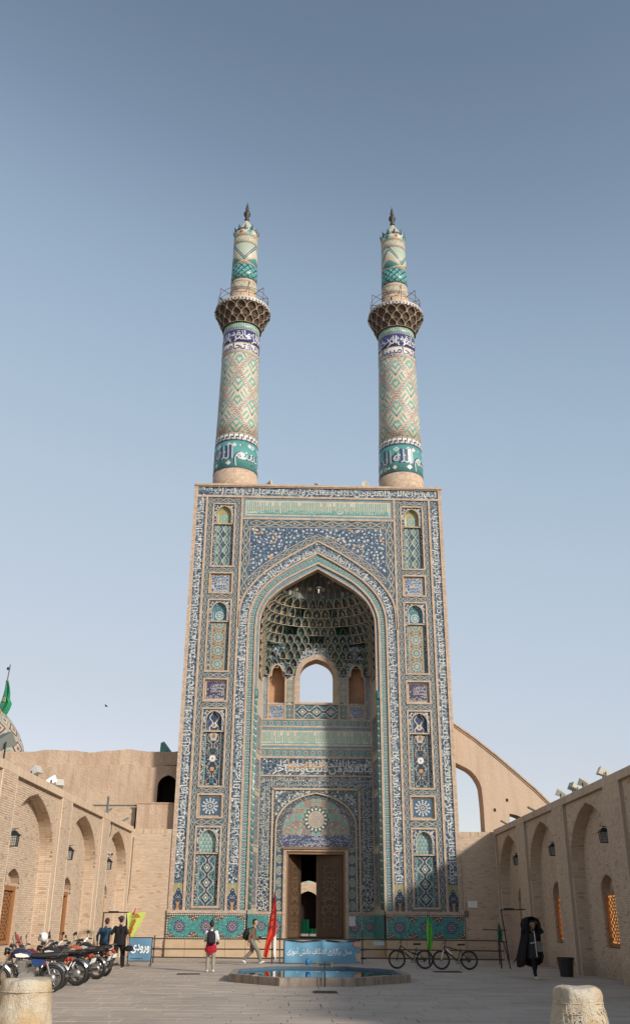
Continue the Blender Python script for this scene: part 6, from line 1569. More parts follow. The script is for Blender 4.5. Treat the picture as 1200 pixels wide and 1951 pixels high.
def entry():
    t = thing('entry_sign', 'square blue cloth sign reading entrance in white Persian script on a wheeled iron frame', 'sign', (-7.15,-9.0,.60), .08); W, H = .86, .80; wv = lambda a, b: .02*sin(a*5+b*3)
    cloth('cloth', [[(a, -wv(a, b), b) for a in np.linspace(-W/2, W/2, 10)] for b in np.linspace(H/2, -H/2, 8)], plain('blue_sign_cloth', (.10,.21,.31,1), .7, var=.15), t)
    flat_text('ورودی', .72, .34, M_letter_white, t, 'lettering', (.0,-.035,.02), (1,0,0), (0,0,1), .02, True, None)
    g = MB()
    for x in (-.45, .45): g.tube([(x,.02,-.54),(x,.02,.43)], .018, 6)
    for z in (-.41, .42, -.33): g.tube([(-.47,.02,z),(.47,.02,z)], .016, 6)
    g.build('frame', M_iron, t)
    for x in (-.42, .42): g = MB(); g.ring((x,.02,-.55), (0,1,0), .035, .016, 10, 5); g.build('caster', M_black, t)
    s = thing('pole_frame', 'dark iron pole frame with a crossbar, behind the two men by the left arcade', 'frame', (-8.25,-8.7,0)); g = MB(); g.tube([(.46,0,0),(.46,0,1.93)], .026, 7); g.tube([(-.5,.0,0),(-.48,0,1.9)], .026, 7); g.tube([(-.52,0,1.9),(.50,0,1.92)], .024, 7); g.build('pole', M_pipe, s); g = MB(); g.box(-.3,.1,-.05,.05,1.9,1.97); g.build('clamp', M_iron, s)
    f = thing('yellow_flag', 'yellow green flag with red script hanging from the iron pole beside the blue entrance sign', 'flag', (-7.75,-8.85,0)); rows = []
    for i in range(9):
        v = i/8; L, Rr = -.05+.16*v, .72-.50*v; rows.append([(L+(Rr-L)*k/8, .05*sin(k*.9+v*2), 1.90-1.0*v+.03*k/8*(1-v)) for k in range(9)])
    cloth('cloth', rows, plain('yellow_green_cloth', (.42,.50,.10,1), .7, var=.1), f); rd = plain('red_script', (.5,.03,.015,1), .6); flat_text('یا حسین', .75, .3, rd, f, 'lettering', (.22,-.07,1.52), (.45,0,.89), (-.89,0,.45)); g = MB(); g.tube([(.22,0,1.86),(.30,-.02,2.08)], [.035,.012], 6); g.build('finial', rd, f); g = MB(); g.tube([(-.05,.03,0),(-.05,.03,1.92)], .02, 6); g.build('pole', M_iron, f)
entry()
def red_flag():
    f = thing('red_flag', 'tall furled red flag with black script leaning on the fence left of the banner', 'flag', (-2.0,-6.35,0)); rows = []
    L = [(0,2.78),(-.03,2.5),(-.10,2.1),(-.20,1.6),(-.25,1.2),(-.32,.75),(-.40,.28)]; Rr = [(.03,2.78),(.06,2.5),(.10,2.1),(.12,1.6),(.13,1.15),(-.08,.85),(-.24,.22)]
    for i, (a, b) in enumerate(zip(resample(L, 12), resample(Rr, 12))): rows.append([(a[0]+(b[0]-a[0])*k/7, .05*sin(k*1.4+i*.35), a[1]+(b[1]-a[1])*k/7) for k in range(8)])
    cloth('cloth', rows, plain('red_flag_cloth', (.52,.035,.02,1), .6, var=.12), f); bl = plain('black_script', (.02,.015,.015,1), .6)
    for k, (s, z, w) in enumerate((('یا', 2.0, .16), ('فاطمه', 1.72, .28), ('زهرا', 1.42, .26))): flat_text(s, w, .22, bl, f, 'lettering', (-.03-.02*k,-.075,z), (.96,0,.25), (-.25,0,.96))
    g = MB(); g.tube([(-.05,.06,0),(-.03,.05,1.5),(.02,.04,2.75)], .018, 6); g.build('pole', M_iron, f); g = MB(); rows = [[(.02+.05*k, .05, 1.15-.18*i-.04*k*i) for k in range(3)] for i in range(5)]; c = cloth('torn_tail', rows, M_whitep, f)
    for x, z0, z1, colr, lab, nm, y in ((4.56, 1.90, .55, (.09,.50,.04,1), 'thin furled bright green flag tied to the fence between the two bicycles', 'green_flag', -6.3), (6.92, 1.60, .95, (.01,.10,.06,1), 'small dark green furled flag on the iron stand by the right arcade', 'dark_green_flag', -9.2)):
        f = thing(nm, lab, 'flag', (x, y, 0)); h = z0-z1; rows = []
        for i in range(10):
            v = i/9; w = (.03+.20*sin(min(1., v*1.1)*pi*.8))*(1 if h > 1 else .8); rows.append([(-w*.5+w*k/5+.03*v, .045*sin(k*1.9+i*.5), z0-h*v) for k in range(6)])
        cloth('cloth', rows, plain(nm+'_cloth', colr, .65, var=.15), f); g = MB(); g.tube([(0,.05,0),(0,.03,z0+.02)], .016, 6); g.build('pole', M_iron, f)
        mm = plain(nm+'_print', (.35,.08,.02,1), .6)
        for k in range(3 if h > 1 else 1): flat_text('الله', .10, .1, mm, f, 'lettering', (.02,-.07,z0-h*(.3+.2*k)))
red_flag()
def stand():
    t = thing('iron_stand', 'tall thin iron stand with a crossbar and splayed legs by the right arcade', 'stand', (7.08,-9.1,0)); g = MB()
    g.tube([(.0,0,2.10),(.20,.0,0)], .026, 7); g.build('upright', M_pipe, t); g = MB(); g.tube([(-.03,0,2.10),(.98,.05,2.12)], .024, 7); g.build('crossbar', M_pipe, t); g = MB(); g.box(.1,.5,-.06,.05,2.10,2.17); g.build('clamp', M_iron, t)
    for a, b in (((-.13,.1,.95),(-.10,.12,0)), ((-.02,-.1,.95),(.16,-.25,0))): g = MB(); g.tube([a, b], .022, 6); g.build('leg', M_pipe, t)
    for z in (.95, 1.38): g = MB(); g.tube([(-.6*(z > 1)-.18,.05,z),(.16,.0,z-.02)], .02, 6); g.build('brace', M_pipe, t)
stand()
def sign_board(name, lab, cat, org, ex, ey, w, h, m, texts, th=.03, tm=None):
    ex, ey = Vector(ex).normalized(), Vector(ey).normalized(); n = ex.cross(ey); t = thing(name, lab, cat, org); g = MB(); g.obox((0,0,0), ex*w/2, n*th/2, ey*h/2); g.build('board', m, t)
    for s, tw, thh, dx, dy in texts: flat_text(s, tw, thh, tm or M_letter_white, t, 'lettering', n*(th/2+.006)+ex*dx+ey*dy, ex, ey, .01)
    return t
sign_board('notice_board', 'white paper notice on the brick wall right of the portal', 'notice', (7.66,-.05,2.42), (1,0,0), (0,0,1), .46, .30, M_whitep, [('مسجد جامع', .34, .05, 0, .07), ('ورود از درب', .36, .04, 0, -.02)], .02, plain('grey_print', (.25,.25,.26,1), .6))
sign_board('paper_notice', 'white paper sheet taped to the tiles right of the door', 'notice', (1.96,3.12,1.62), (1,0,0), (0,0,1), .34, .46, plain('lavender_paper', (.60,.60,.66,1), .8, var=.05), [('اطلاعیه', .2, .05, 0, .15)], .012, bpy.data.materials['grey_print'])
sign_board('info_plate', 'small pale blue plate on the stone plinth behind the left bicycle', 'sign', (3.0,-.24,.66), (1,0,0), (0,0,1), .5, .16, plain('pale_blue_plate', (.36,.50,.56,1), .5), [], .03)
t = thing('junction_box', 'small grey electric box on the brick wall near the right foot of the portal', 'box', (7.34,-.05,1.98)); g = MB(); g.box(-.08,.08,-.04,.03,-.12,.14); g.build('housing', M_greyp, t); g = MB(); g.tube([(0,-.02,.14),(0,-.02,.5)], .012, 5); g.build('conduit', M_greyp, t)
q = PL(18.7, .56, 2.86); sign_board('green_sign', 'dark green sign with white script on the left arcade, cut by the picture edge', 'sign', q, (.0257,1,0), (0,0,1), 1.2, .56, plain('dark_green_sign', (.012,.045,.035,1), .4), [('مدیریت مسجد', .9, .16, 0, .09), ('دفتر', .5, .12, 0, -.14)])
q = PL(3.0, .84, 2.86); g = MB(); t = thing('arched_sign', 'small purple pointed arch sign with white script above the farthest left window', 'sign', q); A = ogive(.62, -.22, .30, 7); d = Vector((.0257,1,0)); g.poly([tuple(d*a[0]+Vector((.02,0,a[1]))) for a in A][::-1]); g.poly([tuple(d*a[0]+Vector((-.02,0,a[1]))) for a in A]); g.build('board', plain('purple_sign', (.055,.05,.16,1), .4), t); flat_text('نمازخانه', .9, .2, M_letter_white, t, 'lettering', (.028,0,-.05), (0,1,0), (0,0,1), .01); flat_text('خواهران', .7, .12, M_letter_white, t, 'lettering', (.028,0,-.17), (0,1,0), (0,0,1), .01)
t = thing('water_bottle', 'small plastic water bottle with a blue label on the middle left window sill', 'bottle', PL(9.5, .80, .92)); g = MB(); g.lathe((0,0,0), [(.035,0),(.038,.02),(.038,.17),(.015,.21),(.015,.24),(0,.24)], 10); g.build('body', M_whitep, t, smooth=True); g = MB(); g.lathe((0,0,0), [(.040,.06),(.040,.14)], 10); g.build('label_band', M_bluep, t)

# ------------------------------------------------------------------ wall lanterns
def lantern():
    t = thing('wall_lantern', 'x', 'wall lantern'); g = MB(); g.box(-.05,.05,-.0,.03,-.22,.26); g.box(-.07,.07,-.0,.035,.20,.24); g.box(-.07,.07,-.0,.035,-.2,-.16); g.build('wall_plate', M_iron, t)
    g = MB(); g.tube([(0,-.02,.14),(0,-.25,.16),(0,-.52,.16),(0,-.60,.20)], .014, 6); g.tube([(0,-.02,-.14),(0,-.16,-.06),(0,-.22,.06),(0,-.34,.15)], .011, 6); g.ring((0,-.14,.05), (1,0,0), .05, .009, 12, 5); g.ring((0,-.30,.10), (1,0,0), .035, .008, 12, 5); g.build('bracket', M_iron, t)
    y = -.45; b = MB()
    def prism(z0, w0, z1, w1): 
        for k in range(4):
            c0, s0 = [(-1,-1),(1,-1),(1,1),(-1,1)][k], [(-1,-1),(1,-1),(1,1),(-1,1)][(k+1) % 4]
            b.poly([(c0[0]*w0,y+c0[1]*w0,z0),(s0[0]*w0,y+s0[1]*w0,z0),(s0[0]*w1,y+s0[1]*w1,z1),(c0[0]*w1,y+c0[1]*w1,z1)])
    prism(-.06,.22,.02,.14); prism(.02,.14,.06,.10); prism(.06,.10,.10,.05); b.tube([(0,y,.1),(0,y,.19)], [.03,.01], 6); prism(-.075,.225,-.06,.22); b.build('roof', M_iron, t)
    g = MB(); w0, w1, z0, z1 = .145, .17, -.46, -.07
    for sx in (-1, 1):
        for sy in (-1, 1): g.tube([(sx*w0,y+sy*w0,z0),(sx*w1,y+sy*w1,z1)], .014, 4)
    for k in range(1, 4):
        f = k/4; w = w0+(w1-w0)*f; z = z0+(z1-z0)*f
        for p, q in (((-w,-w),(w,-w)),((w,-w),(w,w)),((w,w),(-w,w)),((-w,w),(-w,-w))): g.tube([(p[0],y+p[1],z),(q[0],y+q[1],z)], .006, 4)
    for k in (-.5, 0, .5):
        for p0, p1 in (((k*w0,-w0),(k*w1,-w1)),((k*w0,w0),(k*w1,w1)),((-w0,k*w0),(-w1,k*w1)),((w0,k*w0),(w1,k*w1))): g.tube([(p0[0],y+p0[1],z0),(p1[0],y+p1[1],z1)], .006, 4)
    g.box(-.155,.155,y-.155,y+.155,-.49,-.46); g.build('cage', M_iron, t)
    b = MB(); prism(z0,w0-.012,z1,w1-.012); b.build('glass', M_lampglass, t); return t
LAN = lantern(); first = True
for side, P, us, labs in (('l', PL, (18.9, 11.75, 4.3), ('nearest of the three black lanterns on the left arcade, at the picture edge', 'middle of the three black lanterns on the left arcade', 'farthest of the three black lanterns on the left arcade, under the security camera')),
                          ('r', PR, (17.75, 10.9, 4.0), ('nearest and largest of the three black lanterns on the shaded right arcade', 'middle of the three black lanterns on the shaded right arcade', 'farthest of the three black lanterns on the shaded right arcade'))):
    for u, lab in zip(us, labs):
        p = P(u, .57, 4.08 if side == 'l' else 4.42); rz = radians(90) if side == 'l' else radians(-90)
        if first: LAN.scale = (.78,)*3; LAN.location = p; LAN.rotation_euler = (0,0,rz); LAN['label'] = lab; LAN['group'] = 'wall lanterns on the arcades'; first = False
        else: copy_tree(LAN, lab, p, rz)
# ------------------------------------------------------------------ roof clutter
def flood(m, sc=1.):
    t = thing('floodlight', 'x', 'floodlight'); g = MB(); P = [(-.16,-.20,-.13),(.16,-.20,-.13),(.16,-.20,.13),(-.16,-.20,.13)]; Q = [(-.10,.16,-.07),(.10,.16,-.07),(.10,.16,.07),(-.10,.16,.07)]
    P = [tuple(c*sc for c in p) for p in P]; Q = [tuple(c*sc for c in p) for p in Q]
    for k in range(4): g.poly([P[k], Q[k], Q[(k+1) % 4], P[(k+1) % 4]])
    g.poly(Q); h = g.build('housing', m, t); g = MB(); g.poly(P[::-1] if False else P); g.build('lens', M_lampglass, h); g = MB(); g.box(-.19*sc,.19*sc,-.02,.02,-.30*sc,-.27*sc); g.box(-.19*sc,-.17*sc,-.02,.02,-.3*sc,.02); g.box(.17*sc,.19*sc,-.02,.02,-.3*sc,.02); b = g.build('bracket', M_iron, t); h.location = (0,0,0); h.rotation_euler = (radians(-28),0,0)
    return t
F1 = flood(M_whitep); F2 = flood(M_cone); F3 = flood(M_greyp, 1.7); fl_used = set()
for proto, P, u, d, z, rz, lab, grp in ((F3, PL, 21.0, .35, 6.42, 2.4, 'large grey green floodlight on the left arcade roof at the picture edge', None),
    (F1, PL, 16.6, .5, 6.22, 1.2, 'white floodlight on the left arcade roof, nearest of the small white ones there', 'w'), (F1, PL, 14.6, .5, 6.20, 2.2, 'white floodlight in the middle of the small white ones on the left arcade roof', 'w'), (F1, PL, 13.4, .5, 6.2, .6, 'white floodlight on the left arcade roof, farthest of the small white ones there', 'w'),
    (F2, PR, 12.0, .5, 6.22, -2.2, 'pale floodlight on the right arcade roof, farthest along, touching the buttress outline', 'r'), (F2, PR, 13.9, .5, 6.22, -1.3, 'pale floodlight on the right arcade roof, second from the far end', 'r'), (F2, PR, 15.1, .55, 6.22, -2.4, 'pale floodlight tilted steeply on the right arcade roof, third from the far end', 'r'), (F2, PR, 17.6, .5, 6.25, -1.6, 'pale floodlight on the right arcade roof, nearest to the picture edge', 'r')):
    kw = dict(loc=P(u, d, z), rz=rz); o = proto if id(proto) not in fl_used else None
    if o: o.location = kw['loc']; o.rotation_euler = (0,0,rz); o['label'] = lab; fl_used.add(id(proto))
    else: o = copy_tree(proto, lab, **kw)
    if grp: o['group'] = 'floodlights on the left arcade roof' if grp == 'w' else 'floodlights on the right arcade roof'
for P, u, z, lab in ((PL, 6.3, 5.9, 'short dark drain spout sticking up from the left arcade roof'), (PL, 2.2, 5.9, 'short dark drain spout near the far end of the left arcade roof'), (PR, 2.6, 5.9, 'short dark drain spout near the far end of the right arcade roof'), (PR, 8.6, 5.9, 'short dark drain spout midway along the right arcade roof'), (PR, 15.4, 5.9, 'short dark drain spout between the pale floodlights on the right arcade roof')):
    t = thing('drain_spout', lab, 'drain spout', P(u, .2, z)); g = MB(); s = 1 if P is PL else -1; g.tube([(-.1*s,-.05,-.02),(.30*s,.1,.22)], .045, 6); g.build('pipe', M_greyp, t)
t = thing('roof_pole', 'short steel pole on the left arcade roof with a cable running down to the camera', 'pole', PL(5.2, .3, 5.9)); g = MB(); g.tube([(0,0,0),(0,0,.85)], .05, 6); g.build('post', M_greyp, t); g = MB(); g.box(-.22,.22,-.03,.03,.0,.06); g.build('foot_plate', M_greyp, t); g = MB(); g.tube([(.02,-.1,.02),(.25,-.15,-.1),(.28,-.1,-.6),(-.0,.2,-1.5)], .014, 5); g.build('cable', M_iron, t)
t = thing('security_camera', 'white security camera above the farthest lantern on the left arcade', 'camera', PL(4.15, .5, 4.36)); g = MB(); g.tube([(0,0,0),(.18,-.12,.03)], .02, 6); g.build('arm', M_whitep, t); g = MB(); g.tube([(.12,-.02,.05),(.42,-.30,-.02)], .07, 8); g.build('housing', M_whitep, t); g = MB(); g.tube([(.42,-.30,-.02),(.44,-.32,-.025)], .055, 8); g.build('lens', M_blackp, t)
t = thing('wall_cable', 'thin loop of cable sagging across the mud wall', 'cable', (-13.6,1.9,8.2)); g = MB(); g.tube([(-.15,-.1,-1.0),(0,-.05,-.2),(.12,-.05,.28),(.4,-.05,.38),(1.3,-.03,.30)], .022, 5); g.build('wire', M_iron, t)
t = thing('downpipe', 'thin pale cable running down the corner of the left arcade', 'pipe', (-9.1,-.08,0)); g = MB(); g.tube([(0,0,5.4),(-.02,0,3.2),(-.08,0,1.9),(.05,0,1.6)], .014, 5); g.build('wire', M_pipe, t)
# bird in the sky
t = thing('bird', 'tiny dark bird flying in the sky left of the portal', 'bird', (-10.9,-1.0,11.7)); g = MB(); g.ball((0,0,0), (.07,.03,.03), 8, 6); g.build('bird_body', M_blackp, t, smooth=True)
for s in (-1, 1): g = MB(); P = [(.03,0,.01),(-.05,0,.01),(-.07,s*.14,.06),(.0,s*.15,.065)]; g.poly(P); g.poly([(p[0],p[1],p[2]-.012) for p in P[::-1]]); g.build('wing', M_blackp, t)
# ------------------------------------------------------------------ waste bin, bollards
t = thing('waste_bin', 'black plastic waste bin by the foot of the right arcade, behind the carved bollard', 'bin', (7.95,-14.6,0)); g = MB(); g.lathe((0,0,0), [(.21,.0),(.26,.50),(.29,.52),(.29,.59),(.265,.59),(.245,.48),(.19,.05)], 20); g.build('bucket', plain('black_plastic', (.02,.023,.026,1), .5), t, smooth=False)
for s in (-1, 1): g = MB(); g.tube([(s*.27,0,.50),(s*.31,0,.42),(s*.26,0,.34)], .012, 5); g.build('handle', M_iron, t)
def bollard(loc, lab, rt, rb, h, seed, carved):
    t = thing('stone_bollard', lab, 'bollard', loc, 0, 'stone bollards in the foreground'); R = random.Random(seed); n = 48; rows = []
    prof = [(rb*1.02,-.05),(rb*1.0,.25*h),(rb*.97,.5*h),(rt*1.04,.74*h),(rt*1.025,.80*h),(rt*1.03,.815*h),(rt*1.03,.86*h),(rt*1.0,.93*h),(rt*.93,.985*h),(rt*.78,h)]
    ph = [R.uniform(0, 6) for _ in range(8)]; g = MB()
    def rr(r, z, a):
        d = .012*sin(3*a+ph[0]+z*4)+.008*sin(7*a+ph[1]-z*9)+.006*sin(13*a+ph[2])
        if z > .8*h: d += .014*sin(5*a+ph[3])*((z/h-.8)/.2)
        if not carved and z < .8*h: d += -.025*max(0, sin(2*a+ph[4]))*sin(z*5)
        return r+d
    prof = [tuple(p) for p in resample(prof, 40)]
    g.v = [(rr(r, z, 2*pi*k/n)*cos(2*pi*k/n), rr(r, z, 2*pi*k/n)*sin(2*pi*k/n), z+(.012*sin(4*2*pi*k/n+ph[5]) if z > .9*h else 0)) for r, z in prof for k in range(n)]
    for i in range(len(prof)-1):
        for k in range(n): g.f.append((i*n+k, i*n+(k+1) % n, (i+1)*n+(k+1) % n, (i+1)*n+k)); g.m.append(0); g.tone.append(.5); g.uv.append([(0,0)]*4)
    b = len(g.v); g.v.append((0,0,h+.01)); i = len(prof)-1
    for k in range(n): g.f.append((i*n+k, i*n+(k+1) % n, b)); g.m.append(0); g.tone.append(.5); g.uv.append([(0,0)]*3)
    body = g.build('shaft', M_boll, t, smooth=True)
    if carved:
        c = MB(); prad = lambda z: float(np.interp(z, [p[1] for p in prof], [p[0] for p in prof])); 
        for row, (z0, sz) in enumerate(((.46*h, .24), (.60*h, .2))):
            fn = lambda s, nn, z0=z0: ((prad(z0+nn)+.012)*sin(.95-s/.4), -(prad(z0+nn)+.012)*cos(.95-s/.4), z0+nn); add_text(c, VERSE, .78, fn, sz, sz*.8, 0, 3+4*row, -.004)
        le = c.build('carved_lettering', M_boll, t); sm = le.modifiers.new('solidify', 'SOLIDIFY'); sm.thickness = .012; sm.offset = 0
        for zz in (.42*h, .76*h): q = MB(); q.ring((0,0,zz), (0,0,1), prad(zz)+.002, .008, 40, 5); q.build('carved_ring', M_boll, t)
    else:
        for zz in (.80*h,): q = MB(); q.ring((0,0,zz), (0,0,1), .402, .010, 40, 5); q.build('carved_ring', M_boll, t)
bollard((-5.62,-32.6,0), 'pale weathered stone bollard at the left, standing in front of the motorcycles', .375, .42, .85, 3, False)
bollard((2.72,-33.9,0), 'cream stone bollard carved with lettering, in the right foreground', .345, .42, .85, 5, True)
# ------------------------------------------------------------------ bicycles (side on, +x is forward)
def wheel(parent, x, R, r, m_t, spokes=14, rim=M_alu, name='wheel', z=None, wd=.5):
    z = R+r if z is None else z
    g = MB(); g.ring((0,0,0), (0,1,0), R, r, 36, 8); w = g.build(name, m_t, parent, smooth=True, loc=(x, 0, z))
    g = MB(); g.ring((0,0,0), (0,1,0), R-r*1.05, r*.42, 32, 5); g.build('rim', rim, w, smooth=True)
    g = MB()
    for k in range(spokes):
        a = 2*pi*k/spokes; s = 1 if k % 2 else -1; g.tube([(.03*cos(a+.5), s*.03*wd*2, .03*sin(a+.5)), ((R-r)*cos(a), 0, (R-r)*sin(a))], .0028 if spokes > 8 else .012, 4)
    g.tube([(0,-.055,0),(0,.055,0)], .028, 10); g.build('spokes', rim, w); return w
def bicycle(full):
    t = thing('bicycle', 'x', 'bicycle'); R, r = .305, .03; wf = wheel(t, .53, R, r, M_black, 16, M_iron); wr = wheel(t, -.53, R, r, M_black, 16, M_iron)
    bb, hd, hb, st, ra = (-.10,0,.30), (.38,0,.80), (.41,0,.70), (-.23,0,.74), (-.53,0,.335)
    fm = M_blackp
    g = MB(); g.tube([hb, bb], .026, 8); g.tube([hd, (-.20,0,.66) if not full else (-.12,0,.52)], .022, 8); g.tube([bb, st], .020, 8); g.tube([(.44,0,.62),(.37,0,.83)], .026, 8)
    for s in (-1, 1):
        g.tube([(-.10,s*.02,.30),(-.53,s*.06,.335)], .013, 6); g.tube([(-.20,s*.02,.66),(-.53,s*.06,.335)], .012, 6)
    g.build('frame', fm, t)
    g = MB(); 
    for s in (-1, 1): g.tube([(.435,s*.055,.66),(.53,s*.06,.335)], [.02,.016], 7)
    g.tube([(.435,-.06,.66),(.435,.06,.66)], .022, 6); g.build('fork', fm if full else M_whitep, t)
    g = MB(); g.tube([(.37,0,.83),(.355,0,.90),(.40,0,.93)], .016, 7); g.tube([(.36,-.30,.95),(.40,-.12,.93),(.40,.12,.93),(.36,.30,.95)], .013, 6); h = g.build('handlebar', M_blackp, t)
    for s in (-1, 1): g = MB(); g.tube([(.385,s*.20,.945),(.355,s*.32,.955)], .018, 7); g.build('grip', M_black, h)
    g = MB(); g.tube([(.37,-.18,.94),(.50,-.15,.86),(.46,-.02,.70)], .005, 4); g.build('brake_cable', M_black, t)
    g = MB(); g.tube([st, (-.255,0,.84)], .014, 7); g.build('seat_post', M_alu, t)
    g = MB(); n = 9; rows = []
    for i in range(n):
        f = i/(n-1); x = -.40+.28*f; w = .075*(1-f)**.7+.018; rows.append([(x, w*cos(a), .86+.035*sin(a)+.01*(1-f)) for a in np.linspace(0, 2*pi, 10, endpoint=False)])
    for a, b in zip(rows, rows[1:]):
        for k in range(10): g.poly([a[k], a[(k+1) % 10], b[(k+1) % 10], b[k]])
    g.poly(rows[0][::-1]); g.poly(rows[-1]); g.build('saddle', M_black, t, smooth=True)
    g = MB(); g.ring((0,0,0), (0,1,0), .085, .012, 22, 5); g.tube([(0,-.04,0),(0,.04,0)], .03, 8); c = g.build('chainring', M_iron, t, loc=(-.10,-.045,.30)); g = MB(); g.tube([(0,-.035,0),(.10,-.05,-.13)], .013, 6); g.tube([(0,.09,0),(-.10,.12,.13)], .013, 6); g.build('crank', M_alu, c); g = MB(); g.box(.06,.14,-.12,-.05,-.145,-.12); g.box(-.14,-.06,.12,.19,.12,.145); g.build('pedal', M_alu, c)
    g = MB(); g.ring((0,0,0), (0,1,0), .05, .018, 16, 5); g.tube([(.0,-.04,0),(.02,-.04,-.11)], .015, 5); g.build('derailleur', M_iron, t, loc=(-.53,-.04,.335)); g = MB(); g.tube([(-.53,-.045,.385),(-.10,-.045,.385)], .006, 4); g.tube([(-.53,-.045,.285),(-.10,-.045,.215)], .006, 4); g.build('chain', M_iron, t)
    g = MB(); g.tube([(-.16,-.05,.28),(-.26,-.20,.01)], .011, 5); g.build('kickstand', M_alu, t)
    if full:
        g = MB(); n = 8; pts = [(-.17+.012*(1 if i % 2 else -1), 0, .42+.02*i) for i in range(n)]; g.tube([(-.26,0,.50),(-.06,0,.56)], .03, 8); g.ring((-.16,0,.53),(1,0,.3),.032,.009,14,5); g.ring((-.12,0,.54),(1,0,.3),.032,.009,14,5); g.ring((-.20,0,.52),(1,0,.3),.032,.009,14,5); g.build('shock_spring', M_iron, t)
        g = MB(); g.box(.44,.47,-.03,.03,.30,.305); g.build('hub_trim', M_alu, t)
    else: g = MB(); g.tube([(.12,0,.535),(.30,0,.695)], .031, 8); g.build('white_decal', M_whitep, t)
    return t
def place(o, x, y, rz, lean, lab, grp=None):
    o.location = (x, y, 0); o.rotation_euler = (lean, 0, rz); o['label'] = lab
    if grp: o['group'] = grp
place(bicycle(True), 3.30, -9.9, pi-.06, radians(5), 'black mountain bicycle with a sprung rear frame, nearer the pool', 'bicycles parked at the fence')
place(bicycle(False), 4.93, -10.35, pi-.02, radians(5), 'black mountain bicycle with a white fork crown, right of the green flag', 'bicycles parked at the fence')

